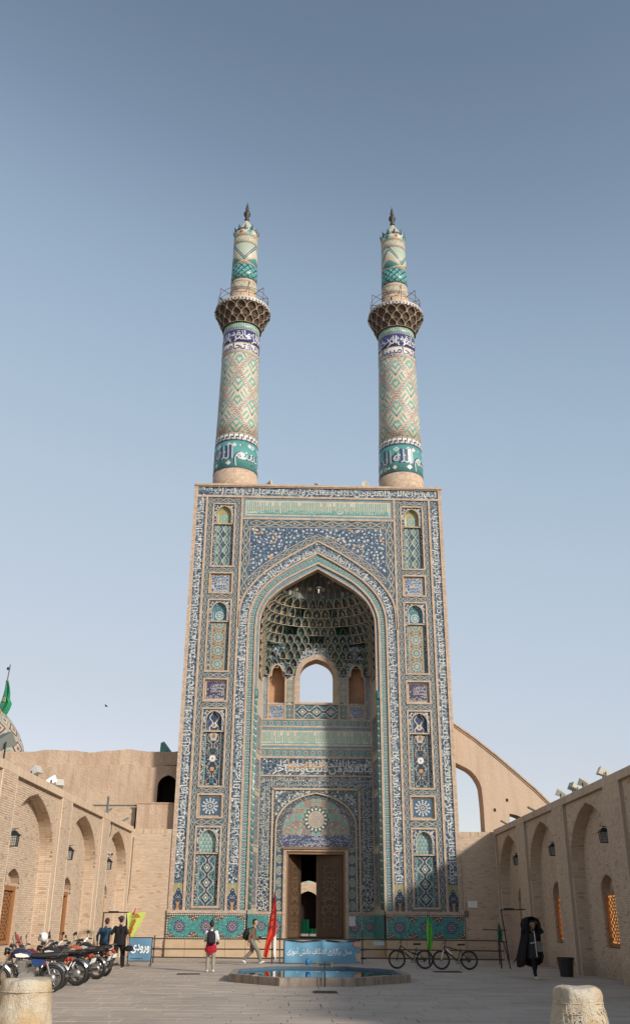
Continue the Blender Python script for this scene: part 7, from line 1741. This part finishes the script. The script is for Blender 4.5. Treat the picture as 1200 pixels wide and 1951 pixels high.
# ------------------------------------------------------------------ motorcycles (+x forward, wheels on the ground)
MC_TANK, MC_PANEL, MC_PLATE = M_navyp, M_bluep, M_whitep
def motorcycle():
    t = thing('motorcycle', 'x', 'motorcycle', group='motorcycles parked along the left arcade'); R, r = .262, .046
    wheel(t, .64, R, r*.9, M_black, 18, M_chrome, 'front_wheel'); w = wheel(t, -.62, R, r*1.1, M_black, 18, M_chrome, 'rear_wheel', R+r)
    g = MB(); g.lathe((0,0,0), [(.0,-.06),(.09,-.06),(.10,.0),(.09,.06),(.0,.06)], 16); d = g.build('brake_drum', M_alu, w, smooth=True); d.rotation_euler = (pi/2,0,0)
    g = MB()                                             # frame
    for s in (-1, 1):
        g.tube([(.38,0,.82),(.25,s*.08,.40),(.10,s*.13,.27),(-.22,s*.13,.30),(-.34,s*.13,.46),(-.30,s*.12,.70)], .016, 6); g.tube([(.34,s*.03,.80),(-.28,s*.12,.71),(-.86,s*.10,.74)], .015, 6); g.tube([(-.22,s*.13,.32),(-.62,s*.12,.31)], .02, 6)
    g.tube([(.34,0,.93),(.42,0,.70)], .032, 8); g.build('frame', M_blackp, t)
    g = MB()
    for s in (-1, 1): g.tube([(.36,s*.085,.94),(.50,s*.09,.62)], .020, 7); g.tube([(.50,s*.09,.62),(.64,s*.09,.305)], .027, 7)
    g.box(.33,.42,-.11,.11,.90,.93); g.box(.42,.48,-.11,.11,.70,.73); g.build('fork', M_chrome, t)
    g = MB(); n = 13; R2 = R+.075                        # mudguards: curved strips
    def guard(cx, cz, a0, a1, w, mm, nm):
        g = MB(); A = np.linspace(radians(a0), radians(a1), 15)
        for p, q in zip(A, A[1:]):
            P = lambda a, y, k: (cx+(R2+k)*cos(a), y, cz+(R2+k)*sin(a))
            for y0, y1, k0, k1 in ((-w, -w*.55, -.03, .012), (-w*.55, w*.55, .012, .012), (w*.55, w, .012, -.03)): g.poly([P(p, y0, k0), P(p, y1, k1), P(q, y1, k1), P(q, y0, k0)])
        return g.build(nm, mm, t, smooth=True)
    guard(.64, .305, 20, 165, .06, M_chrome, 'front_mudguard'); guard(-.62, .31, 8, 150, .075, M_chrome, 'rear_mudguard')
    def loft(nm, secs, mm, n=14, smooth=True):
        """secs: (x, zc, half width, half height)"""
        g = MB(); rows = [[(x, w*np.sign(cos(a))*abs(cos(a))**.75, zc+h*np.sign(sin(a))*abs(sin(a))**.75) for a in np.linspace(0, 2*pi, n, endpoint=False)] for x, zc, w, h in secs]
        for a, b in zip(rows, rows[1:]):
            for k in range(n): g.poly([a[k], a[(k+1) % n], b[(k+1) % n], b[k]])
        g.poly(rows[0][::-1]); g.poly(rows[-1]); return g.build(nm, mm, t, smooth=smooth)
    tk = loft('fuel_tank', [(.36,.83,.05,.05),(.33,.85,.10,.09),(.20,.865,.135,.115),(.05,.85,.13,.10),(-.08,.82,.10,.065),(-.12,.81,.07,.04)], MC_TANK)
    for s in (-1, 1): g = MB(); P = [(.25,.80),(.29,.86),(.16,.885),(.0,.85),(-.06,.80),(.08,.79)]; g.poly([(x, s*(.142 if x > .0 else .128), z) for x, z in P][::-s]); g.build('tank_panel', M_whitep, tk)
    g = MB(); g.tube([(.10,0,.955),(.10,0,.985)], .035, 10); g.build('filler_cap', M_chrome, tk)
    loft('saddle', [(-.06,.80,.07,.03),(-.12,.815,.11,.05),(-.35,.815,.125,.055),(-.62,.835,.125,.06),(-.80,.85,.11,.055),(-.86,.855,.08,.03)], M_black)
    for s in (-1, 1):
        g = MB(); P = [(-.10,.76),(-.14,.62),(-.36,.58),(-.44,.74)]; g.poly([(x, s*.135, z) for x, z in P][::s]); g.poly([(x, s*.12, z) for x, z in P][::-s]); g.build('side_panel', MC_PANEL, t)
    g = MB()                                             # engine: crankcase, finned barrel, carburettor
    g.tube([(.05,-.15,.36),(.05,.15,.36)], .115, 14); g.tube([(-.12,-.13,.36),(-.12,.13,.36)], .10, 14); g.box(-.12,.08,-.13,.13,.28,.44); en = g.build('engine', M_alu, t)
    g = MB()
    for k in range(7): z = .46+.035*k; f = .02*k; g.box(-.02+f*.5,.17+f*.5,-.085,.085,z,z+.018)
    g.box(.02,.16,-.06,.06,.44,.70); g.build('finned_barrel', M_alu, en); g = MB(); g.tube([(-.02,0,.58),(-.12,0,.60)], .035, 8); g.build('carburettor', M_iron, en)
    g = MB(); g.tube([(.17,-.05,.56),(.30,-.09,.48),(.27,-.15,.32),(.05,-.18,.24),(-.25,-.18,.25),(-.50,-.19,.29),(-1.0,-.19,.34)], [.02,.022,.022,.022,.03,.045,.045], 9); g.build('exhaust', M_chrome, t)
    g = MB(); g.obox((-.35,.135,.32), (.30,0,0), (0,.02,0), (0,0,.055)); g.build('chain_case', M_alu, t)
    for s in (-1, 1):
        g = MB(); g.tube([(-.45,s*.15,.74),(-.60,s*.15,.34)], .014, 6); g.tube([(-.46,s*.15,.71),(-.57,s*.15,.42)], .032, 8); g.build('shock_absorber', M_chrome, t)
    g = MB(); g.tube([(.26,-.36,1.05),(.30,-.22,1.07),(.36,-.10,.97),(.36,.10,.97),(.30,.22,1.07),(.26,.36,1.05)], .013, 7); hb = g.build('handlebar', M_chrome, t)
    for s in (-1, 1):
        g = MB(); g.tube([(.29,s*.25,1.067),(.255,s*.38,1.047)], .019, 7); g.build('grip', M_black, hb); g = MB(); g.tube([(.33,s*.24,1.05),(.31,s*.38,1.02)], .006, 5); g.build('lever', M_chrome, hb)
        g = MB(); g.tube([(.31,s*.20,1.07),(.36,s*.27,1.22)], .007, 5); g.obox((.36,s*.30,1.25), (.004,0,0), (0,.06,0), (0,0,.042)); g.build('mirror', M_blackp, hb)
    g = MB(); g.lathe((0,0,0), [(.0,-.10),(.06,-.09),(.085,-.03),(.088,.03),(.0,.035)], 16); h = g.build('headlamp', M_blackp, t, smooth=True); h.location = (.50,0,.90); h.rotation_euler = (0,pi/2,0)
    g = MB(); g.lathe((0,0,0), [(.082,.036),(.06,.05),(.0,.058)], 16); g.build('lens', M_lampglass, h, smooth=True)
    g = MB(); 
    for s in (-1, 1): g.tube([(.40,s*.06,1.0),(.38,s*.06,1.06)], .045, 10)
    g.build('gauges', M_blackp, t)
    for x, z in ((.46,.84), (-.90,.68)):
        for s in (-1, 1): g = MB(); g.tube([(x,s*.06,z),(x,s*.13,z)], .008, 5); g.ball((x,s*.15,z), (.03,.035,.03), 8, 6); g.build('indicator', M_amber, t)
    g = MB(); g.tube([(-.92,0,.74),(-.99,0,.72)], .055, 10); g.build('tail_lamp', M_redplastic, t, smooth=True)
    g = MB(); g.obox((-1.02,0,.60), (.008,0,.004), (0,.085,0), (-.025,0,.055)); g.build('number_plate', MC_PLATE, t)
    g = MB()
    for s in (-1, 1): g.tube([(-.70,s*.12,.80),(-.84,s*.12,.93),(-1.0,s*.10,.92)], .010, 5)
    for x in (-.86, -.93, -1.0): g.tube([(x,-.11,.92),(x,.11,.92)], .008, 5)
    g.build('carrier', M_chrome, t); g = MB(); g.tube([(-.05,.12,.28),(-.10,.30,.01)], .012, 5); g.build('side_stand', M_iron, t)
    return t
MC = motorcycle()
def bike(o, x, y, hd, lab, tank=None, panel=None, sc=1.05):
    """x, y: where the rear tyre stands; hd: heading"""
    sw = {}
    if tank: sw[M_navyp] = tank
    if panel: sw[M_bluep] = panel
    c = o if o is MC and not sw and 'used' not in USED else copy_tree(o, lab, swap=sw)
    if c is MC: USED.append('used')
    c['label'] = lab; sc = sc*BS[len(BK) % 6]; BK.append(1); c.scale = (sc,)*3; c.rotation_euler = (radians(BL[len(BK) % 6]), 0, hd); c.location = (x+.62*sc*cos(hd), y+.62*sc*sin(hd), 0); return c
USED = []; BK = []; BS = (1.0, .95, .98, .96, .93, .97); BL = (-4, -7, -3, -6, -8, -5)
bike(MC, -7.42, -22.75, radians(190), 'blue and white motorcycle, nearest of the row, broadside behind the left bollard')
bike(MC, -7.50, -21.75, radians(181), 'dark red motorcycle mostly hidden behind the blue and white one', M_maroon, M_redp)
b3 = bike(MC, -7.30, -20.15, radians(171), 'black motorcycle with a white helmet hung on its mirror', M_blackp, M_blackp)
bike(MC, -7.35, -19.05, radians(152), 'black motorcycle with a wide red tail lamp and a white number plate', M_blackp, M_iron)
bike(MC, -7.28, -17.25, radians(166), 'orange tanked motorcycle with a black saddle, fifth from the left bollard', M_orangep, M_blackp)
bike(MC, -7.32, -15.7, radians(150), 'black motorcycle at the far end of the row, nearest the two men', M_blackp, M_iron)
t = thing('motorcycle_helmet', 'white open helmet hung on the handlebar of a parked black motorcycle', 'helmet', (-8.34,-20.22,1.22), 2.6); g = MB(); g.ball((0,0,0), (.14,.125,.13), 16, 10); g.build('shell', M_whitep, t, smooth=True); g = MB(); g.ball((.05,0,-.03), (.115,.10,.085), 12, 8); g.build('visor', M_blackp, t, smooth=True)
t = thing('red_cowl', 'red and silver fairing standing on the handlebar of the motorcycle behind the blue one', 'fairing', (-8.62,-21.5,1.13), radians(178)); g = MB(); P = [[(-.05+.06*i,y,-.18+.11*i+.02*cos(y*9)) for y in (-.14,-.07,0,.07,.14)] for i in range(4)]
for a, b in zip(P, P[1:]):
    for k in range(4): g.poly([a[k], a[k+1], b[k+1], b[k]]); g.poly([(p[0]+.012,p[1],p[2]) for p in (b[k], b[k+1], a[k+1], a[k])])
g.build('cowl', M_redp, t, smooth=True); g = MB(); g.obox((.16,0,.18), (.03,0,.03), (0,.09,0), (0,0,.012)); g.build('screen', M_alu, t)

# ------------------------------------------------------------------ people
SKIN = plain('skin', (.42,.235,.155,1), .6, var=.08); HAIR = plain('dark_hair', (.018,.013,.011,1), .6); SHOE_W = plain('white_shoe', (.58,.57,.54,1), .6); SOLE = plain('shoe_sole', (.5,.5,.48,1), .7)
def figure(name_parent, J, mats, vox=.011):
    """one continuous body: capsules and ellipsoids fused by a voxel remesh; J = list of (a, b, ra, rb, mat)"""
    bm = bmesh.new()
    for a, b, ra, rb, m in J:
        a, b = Vector(a), Vector(b); d = b-a; L = d.length; n = 12 if max(ra, rb) > .02 else 7
        q = d.to_track_quat('Z', 'Y').to_matrix() if L > 1e-6 else Matrix.Identity(3); rows = []
        ts = [(-ra*cos(t), ra*sin(t)) for t in np.linspace(0.05, pi/2, 4)]+[(L+rb*sin(t), rb*cos(t)) for t in np.linspace(0, pi/2-.05, 4)]
        for z, r in ts: rows.append([bm.verts.new(a+q@Vector((r*cos(2*pi*k/n), r*sin(2*pi*k/n), z))) for k in range(n)])
        for p, s in zip(rows, rows[1:]):
            for k in range(n): bm.faces.new((p[k], p[(k+1) % n], s[(k+1) % n], s[k]))
        bm.faces.new(rows[0][::-1]); bm.faces.new(rows[-1])
    me = bpy.data.meshes.new('body'); bm.to_mesh(me); bm.free(); o = bpy.data.objects.new('body', me); COL.objects.link(o)
    r = o.modifiers.new('r', 'REMESH'); r.mode = 'VOXEL'; r.voxel_size = vox; s = o.modifiers.new('s', 'SMOOTH'); s.factor = .5; s.iterations = 3
    dg = bpy.context.evaluated_depsgraph_get(); m2 = bpy.data.meshes.new_from_object(o.evaluated_get(dg)); bpy.data.objects.remove(o)
    for m in mats: m2.materials.append(m)
    C = np.zeros(len(m2.polygons)*3); m2.polygons.foreach_get('center', C); C = C.reshape(-1, 3); best = np.full(len(C), 1e9); idx = np.zeros(len(C), int)
    for a, b, ra, rb, m in J:
        a, b = np.array(a), np.array(b); d = b-a; L2 = max(d@d, 1e-9); t = np.clip(((C-a)@d)/L2, 0, 1); D = np.linalg.norm(C-a-t[:, None]*d, axis=1)-(ra+(rb-ra)*t); k = D < best; best[k] = D[k]; idx[k] = m
    m2.polygons.foreach_set('material_index', idx.tolist()); m2.polygons.foreach_set('use_smooth', [True]*len(C)); m2.name = 'body'; m2.update()
    return link('body', m2, name_parent)
def hand(J, w, d, side, m, curl=.5):
    """palm and five fingers from wrist w along direction d; thumb to the front"""
    w, d = Vector(w), Vector(d).normalized(); f = Vector((0,1,0)); f = (f-d*f.dot(d)).normalized(); s = d.cross(f).normalized()*side
    J.append((w, w+d*.075, .027, .030, m)); J.append((w+f*.018+d*.03, w+f*.018+d*.08, .020, .022, m)); J.append((w-f*.018+d*.03, w-f*.018+d*.08, .020, .020, m))
    for k, ln in enumerate((.066, .076, .072, .056)):
        b = w+d*.085+f*(.030-.020*k); k1 = b+d*ln*.5-s*.010*curl; k2 = k1+(d*(1-.5*curl)-s*curl).normalized()*ln*.5; J.append((b, k1, .0105, .0095, m)); J.append((k1, k2, .0095, .008, m))
    tb = w+d*.025+f*.03; J.append((tb, tb+(d*.6+f*.7).normalized()*.045, .013, .011, m)); J.append((tb+(d*.6+f*.7).normalized()*.045, tb+(d*.75+f*.45).normalized()*.078, .011, .009, m))
def person(loc, rz, label, mats, P, h=1.75):
    """mats: skin, top, trousers, shoe, hair, eye, sleeve-lower; P: pose dict in metres for a 1.75 m figure, y forward, x to the figure's right"""
    t = thing('person', label, 'person', loc, rz); k = h/1.75; S = lambda v: Vector(v)*k; J = []; lean = P.get('lean', 0.)
    pel = Vector((0, 0, P.get('pz', .93))); ch = pel+Vector((0, .30*sin(lean), .36)); nk = ch+Vector((0, .05+.12*sin(lean), .17)); hd = nk+Vector((P.get('hx', 0), .035+P.get('hy', 0), .17))
    add = lambda a, b, ra, rb, m: J.append((S(a), S(b), ra*k, rb*k, m)); SK, TOP, TR, SH, HA, EY = range(6)
    for s in (-1, 1):
        add(pel+Vector((s*.07,0,.02)), ch+Vector((s*.10,0,.02)), .105, .108, TOP); add(ch+Vector((s*.10,0,0)), ch+Vector((s*.155,0,.07)), .09, .066, TOP); add(pel+Vector((s*.08,-.02,-.03)), pel+Vector((s*.08,-.03,.05)), .115, .11, TR)
    add(pel+Vector((0,.02,.05)), ch+Vector((0,.03,.02)), .11, .115, TOP); add(ch+Vector((0,.0,.08)), nk, .075, .055, TOP); add(nk+Vector((0,0,-.02)), hd+Vector((0,-.02,-.06)), .055, .052, SK)
    add(hd+Vector((0,-.012,.03)), hd+Vector((0,-.012,.035)), .100, .100, SK); add(hd+Vector((0,.025,-.055)), hd+Vector((0,.02,.02)), .062, .075, SK); add(hd+Vector((0,.075,-.01)), hd+Vector((0,.098,-.028)), .013, .017, SK)
    for s in (-1, 1): add(hd+Vector((s*.093,-.01,-.012)), hd+Vector((s*.093,-.015,.022)), .014, .016, SK); add(hd+Vector((s*.033,.082,.012)), hd+Vector((s*.033,.083,.012)), .011, .011, EY)
    add(hd+Vector((-.02,.083,-.062)), hd+Vector((.02,.083,-.062)), .009, .009, P.get('lipm', SK))
    if P.get('hair', 1):
        add(hd+Vector((0,-.035,.05)), hd+Vector((0,-.02,.06)), .098, .096, HA); add(hd+Vector((0,-.06,-.01)), hd+Vector((0,-.055,.02)), .075, .085, HA)
    for s, key in ((-1, 'l'), (1, 'r')):
        sh = ch+Vector((s*.185,0,.085)); el = Vector(P[key+'el']); wr = Vector(P[key+'wr']); slv = P.get('sleeve', 1.)   # sleeve: 0..1 upper, 1..2 forearm
        add(ch+Vector((s*.13,0,.07)), sh, .07, .062, TOP)
        if slv < 1: m = sh.lerp(el, slv); add(sh, m, .066, .064, TOP); add(m, el, .044, .039, SK)
        else: add(sh, el, .060, .050, TOP)
        if slv > 1: m = el.lerp(wr, slv-1); add(el, m, .050, .042, TOP); add(m, wr, .034, .028, SK)
        else: add(el, wr, .040, .027, SK)
        hand(J, S(wr), (wr-el), s*(1), SK, P.get('curl', .5))
        hp = pel+Vector((s*.09,0,-.05)); kn, an, to = (Vector(P[key+q]) for q in ('kn', 'an', 'to')); lw = P.get('loose', 1.)
        add(hp, kn, .096*lw, .066*lw, TR); add(kn, kn.lerp(an, .35), .064*lw, .066*lw, TR); add(kn.lerp(an, .35), an+(kn-an)*.08, .066*lw, .050*lw, TR); add(an, an+Vector((0,.0,-.02)), .042, .042, SH); hl = an+(an-to)*.25; hl.z = min(an.z, hl.z)-.0
        add(an+Vector((0,-.03,-.045)), an.lerp(to, .5)+Vector((0,0,-.012)), .040, .042, SH); add(an.lerp(to, .5)+Vector((0,0,-.012)), to, .042, .033, SH)
    body = figure(t, J, mats, .0105*k); return t, (lambda v: Vector(v)*k), dict(pel=pel, ch=ch, nk=nk, hd=hd)
def blob(parent, name, rows, m, n=12, smooth=True):
    """closed loft: rows of (centre, rx, ry) stacked; n points each"""
    g = MB(); R = [[(c[0]+rx*np.sign(cos(a))*abs(cos(a))**.8, c[1]+ry*np.sign(sin(a))*abs(sin(a))**.8, c[2]) for a in np.linspace(0, 2*pi, n, endpoint=False)] for c, rx, ry in rows]
    for a, b in zip(R, R[1:]):
        for k in range(n): g.poly([a[k], a[(k+1) % n], b[(k+1) % n], b[k]])
    g.poly(R[0][::-1]); g.poly(R[-1]); return g.build(name, m, parent, smooth=smooth)
STAND = dict(lkn=(-.10,.02,.49), lan=(-.11,-.02,.085), lto=(-.13,.13,.035), rkn=(.10,.02,.49), ran=(.11,-.02,.085), rto=(.13,.13,.035), lel=(-.27,-.04,1.10), lwr=(-.27,.08,.87), rel=(.27,-.04,1.10), rwr=(.27,.08,.87))
STRIDE = dict(STAND, pz=.90, rkn=(.09,.24,.52), ran=(.09,.36,.13), rto=(.10,.50,.13), lkn=(-.09,-.02,.50), lan=(-.09,-.36,.20), lto=(-.10,-.27,.07), lel=(-.26,.06,1.10), lwr=(-.24,.24,.93), rel=(.26,-.12,1.10), rwr=(.27,-.15,.86))
cl = lambda n, c, r=.8: plain(n, c, r, spec=.2, var=.16)
EYE = plain('eye_dark', (.02,.015,.012,1), .3)
def backpack(t, S, B, m, sc=1., side=-1):
    c = B['ch']; y = -.20; p = blob(t, 'backpack', [(S((0,y-.02,c.z-.34)), .10, .05), (S((0,y-.05,c.z-.30)), .15, .10), (S((0,y-.06,c.z-.12)), .16, .12), (S((0,y-.05,c.z+.05)), .14, .10), (S((0,y,c.z+.13)), .07, .05)], m)
    g = MB()
    for s in (-1, 1): g.tube([S((s*.09,y+.04,c.z+.10)), S((s*.11,.02,c.z+.165)), S((s*.12,.125,c.z+.06)), S((s*.13,.11,c.z-.12)), S((s*.14,-.06,c.z-.26))], .019, 6)
    g.build('strap', m, p); q = blob(p, 'front_pocket', [(S((0,y-.13,c.z-.30)), .09, .02), (S((0,y-.17,c.z-.26)), .11, .035), (S((0,y-.18,c.z-.12)), .10, .03), (S((0,y-.15,c.z-.06)), .07, .02)], m); return p
BLACKC = cl('black_cloth', (.014,.013,.014,1)); 
# the backpacker seen from behind
t, S, B = person((-4.14,-12.76,0), .05, 'person in white shirt, dark backpack and red jacket round the waist, looking up', [SKIN, cl('white_shirt', (.56,.60,.60,1)), cl('grey_khaki_trousers', (.27,.245,.20,1)), SHOE_W, HAIR, EYE], dict(STAND, hy=-.03, sleeve=.75, lel=(-.25,.02,1.08), lwr=(-.16,.24,1.06), rel=(.27,.0,1.06), rwr=(.24,.22,.98), loose=1.18), 1.62)
backpack(t, S, B, cl('plum_black_backpack', (.03,.022,.028,1))); g = MB()
blob(t, 'hair_bun', [(S((0,-.05,B['hd'].z+.10)), .05, .05), (S((0,-.04,B['hd'].z+.15)), .055, .055), (S((0,-.03,B['hd'].z+.19)), .03, .03)], HAIR)
jk = cl('crimson_jacket', (.33,.012,.03,1)); p = blob(t, 'tied_jacket', [(S((0,-.02,.70)), .205, .15), (S((0,-.02,.76)), .21, .16), (S((0,-.01,.90)), .185, .14), (S((0,0,1.0)), .165, .135)], jk, 16)
g = MB(); g.poly([S((-.05,-.19,.84)), S((.07,-.19,.84)), S((.05,-.16,.56)), S((-.04,-.16,.58))]); g.poly([S(v) for v in ((-.05,-.175,.84),(-.04,-.15,.58),(.05,-.15,.56),(.07,-.175,.84))]); g.build('hanging_sleeve', jk, p)
cm = thing('camera', 'black camera at the right hip of the backpacker', 'camera', (-3.93,-12.62,.92)); g = MB(); g.box(-.06,.06,-.03,.03,-.04,.04); g.build('camera_body', M_blackp, cm); g = MB(); g.tube([(0,.03,0),(0,.10,0)], .035, 10); g.build('lens', M_blackp, cm)
# the man walking right in front of the portal
t, S, B = person((-2.84,-7.3,0), -pi/2, 'person in brown jacket with black backpack, striding right past the red flag', [SKIN, cl('brown_jacket', (.15,.095,.06,1)), cl('grey_trousers', (.17,.165,.145,1)), SHOE_W, HAIR, EYE], dict(STRIDE, sleeve=1.95, loose=1.2, lean=.05), 1.72)
backpack(t, S, B, cl('black_backpack', (.016,.016,.018,1))); cm = thing('camera', 'black camera held at the chest of the man in the brown jacket', 'camera', (-2.58,-7.3,1.02), -pi/2); g = MB(); g.box(-.06,.06,-.03,.03,-.045,.04); g.build('camera_body', M_blackp, cm); g = MB(); g.tube([(0,.03,0),(0,.11,0)], .04, 10); g.build('lens', M_blackp, cm)
g = MB()
for s in (-1, 1): g.tube([S((s*.035-.018,.118,B['hd'].z+.012)), S((s*.035+.018,.118,B['hd'].z+.012))], .004, 4)
g.tube([S((-.05,.115,B['hd'].z+.015)), S((.05,.115,B['hd'].z+.015))], .003, 4); g.tube([S((.055,.11,B['hd'].z+.015)), S((.10,0,B['hd'].z+.015))], .003, 4); g.build('spectacles', M_iron, t)
# the two men at the left
t, S, B = person((-7.70,-10.75,0), -.12, 'person in black T-shirt and dark flat cap walking away beside the entrance sign', [SKIN, BLACKC, cl('black_trousers', (.013,.013,.015,1)), plain('black_shoe', (.02,.02,.02,1), .6), HAIR, EYE], dict(STRIDE, sleeve=.85, loose=1.15, rkn=(.09,.20,.52), ran=(.09,.26,.09), rto=(.10,.40,.05), lkn=(-.09,-.04,.50), lan=(-.09,-.36,.26), lto=(-.10,-.30,.10), lel=(-.32,-.03,1.12), lwr=(-.36,.03,.86), rel=(.30,-.06,1.12), rwr=(.33,.02,.86)), 1.80)
z = B['hd'].z; cp = blob(t, 'flat_cap', [(S((0,-.01,z+.03)), .104, .112), (S((0,.0,z+.07)), .112, .125), (S((0,-.01,z+.108)), .09, .105), (S((0,-.015,z+.122)), .04, .05)], cl('charcoal_cap', (.045,.045,.045,1))); g = MB(); g.obox(S((0,.14,z+.06)), (.085,0,0), (0,.05,-.012), (0,0,.008)); g.build('peak', bpy.data.materials['charcoal_cap'], cp)
blob(t, 'shirt_hem', [(S((0,-.0,.78)), .215, .155), (S((0,0,.95)), .205, .15), (S((0,0,1.15)), .185, .14)], BLACKC, 16)
hb = thing('hand_bag', 'small black bag held in the right hand of the man in black', 'bag', (-7.32,-10.78,.68)); blob(hb, 'pouch', [((0,0,-.10), .08, .05), ((0,0,-.06), .14, .08), ((0,0,.06), .14, .08), ((0,0,.10), .07, .04)], BLACKC); g = MB(); g.tube([(-.08,0,.08),(0,0,.17),(.08,0,.08)], .01, 5); g.build('strap', BLACKC, hb)
g = MB()
for s in (-1, 1): g.box(S((s*.09-.045,0,0)).x, S((s*.09+.045,0,0)).x, -.40 if s < 0 else .20, -.28 if s < 0 else .42, .03 if s < 0 else .0, .045 if s < 0 else .02)
g.build('pale_sole', SOLE, t)
t, S, B = person((-8.45,-9.6,0), -.10, 'person in dark blue shirt walking away, left of the one in black', [SKIN, cl('dark_blue_shirt', (.022,.055,.095,1)), bpy.data.materials['black_trousers'], bpy.data.materials['black_shoe'], plain('brown_hair', (.035,.018,.012,1), .6), EYE], dict(STRIDE, sleeve=1.6, loose=1.1, rkn=(.09,.15,.50), ran=(.09,.16,.09), rto=(.10,.30,.035), lkn=(-.09,.0,.50), lan=(-.09,-.28,.14), lto=(-.10,-.20,.045), hx=.03, lel=(-.29,-.05,1.10), lwr=(-.30,.06,.84)), 1.72)
blob(t, 'shirt_hem', [(S((0,-.0,.80)), .20, .15), (S((0,0,.95)), .19, .145), (S((0,0,1.12)), .18, .14)], bpy.data.materials['dark_blue_shirt'], 16)
# the figure in black at the right, coat held over the head
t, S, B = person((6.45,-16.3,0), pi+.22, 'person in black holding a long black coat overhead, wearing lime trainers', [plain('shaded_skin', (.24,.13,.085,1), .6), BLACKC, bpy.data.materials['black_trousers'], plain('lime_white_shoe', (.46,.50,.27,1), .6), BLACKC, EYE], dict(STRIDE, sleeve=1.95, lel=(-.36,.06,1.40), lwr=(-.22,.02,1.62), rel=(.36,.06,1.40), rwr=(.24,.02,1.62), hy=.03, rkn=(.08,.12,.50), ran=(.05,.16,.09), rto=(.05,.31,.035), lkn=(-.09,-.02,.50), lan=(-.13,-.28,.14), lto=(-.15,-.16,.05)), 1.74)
blob(t, 'headscarf', [(S((0,.0,1.42)), .13, .12), (S((0,.0,1.50)), .10, .10), (S((0,-.02,B['hd'].z-.02)), .105, .10), (S((0,-.02,B['hd'].z+.08)), .10, .10), (S((0,-.03,B['hd'].z+.13)), .05, .05)], cl('charcoal_scarf', (.04,.038,.038,1)))
blob(t, 'tunic', [(S((0,.0,.62)), .22, .15), (S((0,0,.80)), .20, .15), (S((0,0,1.05)), .175, .14), (S((0,.01,1.35)), .17, .13)], cl('charcoal_tunic', (.035,.033,.033,1)), 16)
g = MB(); n = 26; rows = []                              # coat: open-fronted cape from the crown of the head to the calves
for z, rx, ry, yo in ((1.86,.06,.06,-.02), (1.83,.17,.13,-.02), (1.77,.28,.17,-.02), (1.62,.34,.19,-.03), (1.42,.31,.20,-.05), (1.15,.34,.23,-.07), (.85,.40,.26,-.09), (.62,.45,.28,-.10), (.42,.43,.27,-.12)):
    sx_ = .11*max(0, (1.4-z)/1.0); rows.append([S((sx_+rx*cos(a)*(1+.07*sin(a*9+z*2)), yo+ry*sin(a)*(1+.06*cos(a*7)), z+(.07*sin(a*2.5+.6) if z < .7 else 0))) for a in np.linspace(radians(128), radians(412), n)])
for a, b in zip(rows, rows[1:]):
    for k in range(n-1): g.poly([a[k], a[k+1], b[k+1], b[k]]); g.poly([p+Vector((0,.012,0)) for p in (b[k], b[k+1], a[k+1], a[k])])
coat = g.build('coat', BLACKC, t, smooth=True); g = MB(); g.poly([S((.50,-.1,.62)), S((.46,-.1,.75)), S((.72,-.12,.42))]); g.poly([S((.46,-.11,.75)), S((.50,-.11,.62)), S((.72,-.13,.42))]); g.build('coat_tail', BLACKC, coat)
g = MB(); g.tube([S((-.02,.145,1.42)), S((-.03,.150,1.15)), S((-.045,.165,.66))], .014, 5); g.tube([S((-.16,.11,1.07)), S((0,.155,1.08)), S((.13,.13,1.06))], .012, 5); g.build('white_cord', M_whitep, t)
sb = thing('shoulder_bag', 'small grey bag at the waist of the figure in black', 'bag', (6.62,-16.48,.98), pi+.22); g = MB(); g.box(-.09,.09,-.03,.03,-.17,.13); g.build('pouch', plain('grey_vinyl', (.16,.16,.155,1), .35), sb); g = MB(); g.box(-.095,.095,.031,.042,.02,.13); g.build('flap', bpy.data.materials['grey_vinyl'], sb)
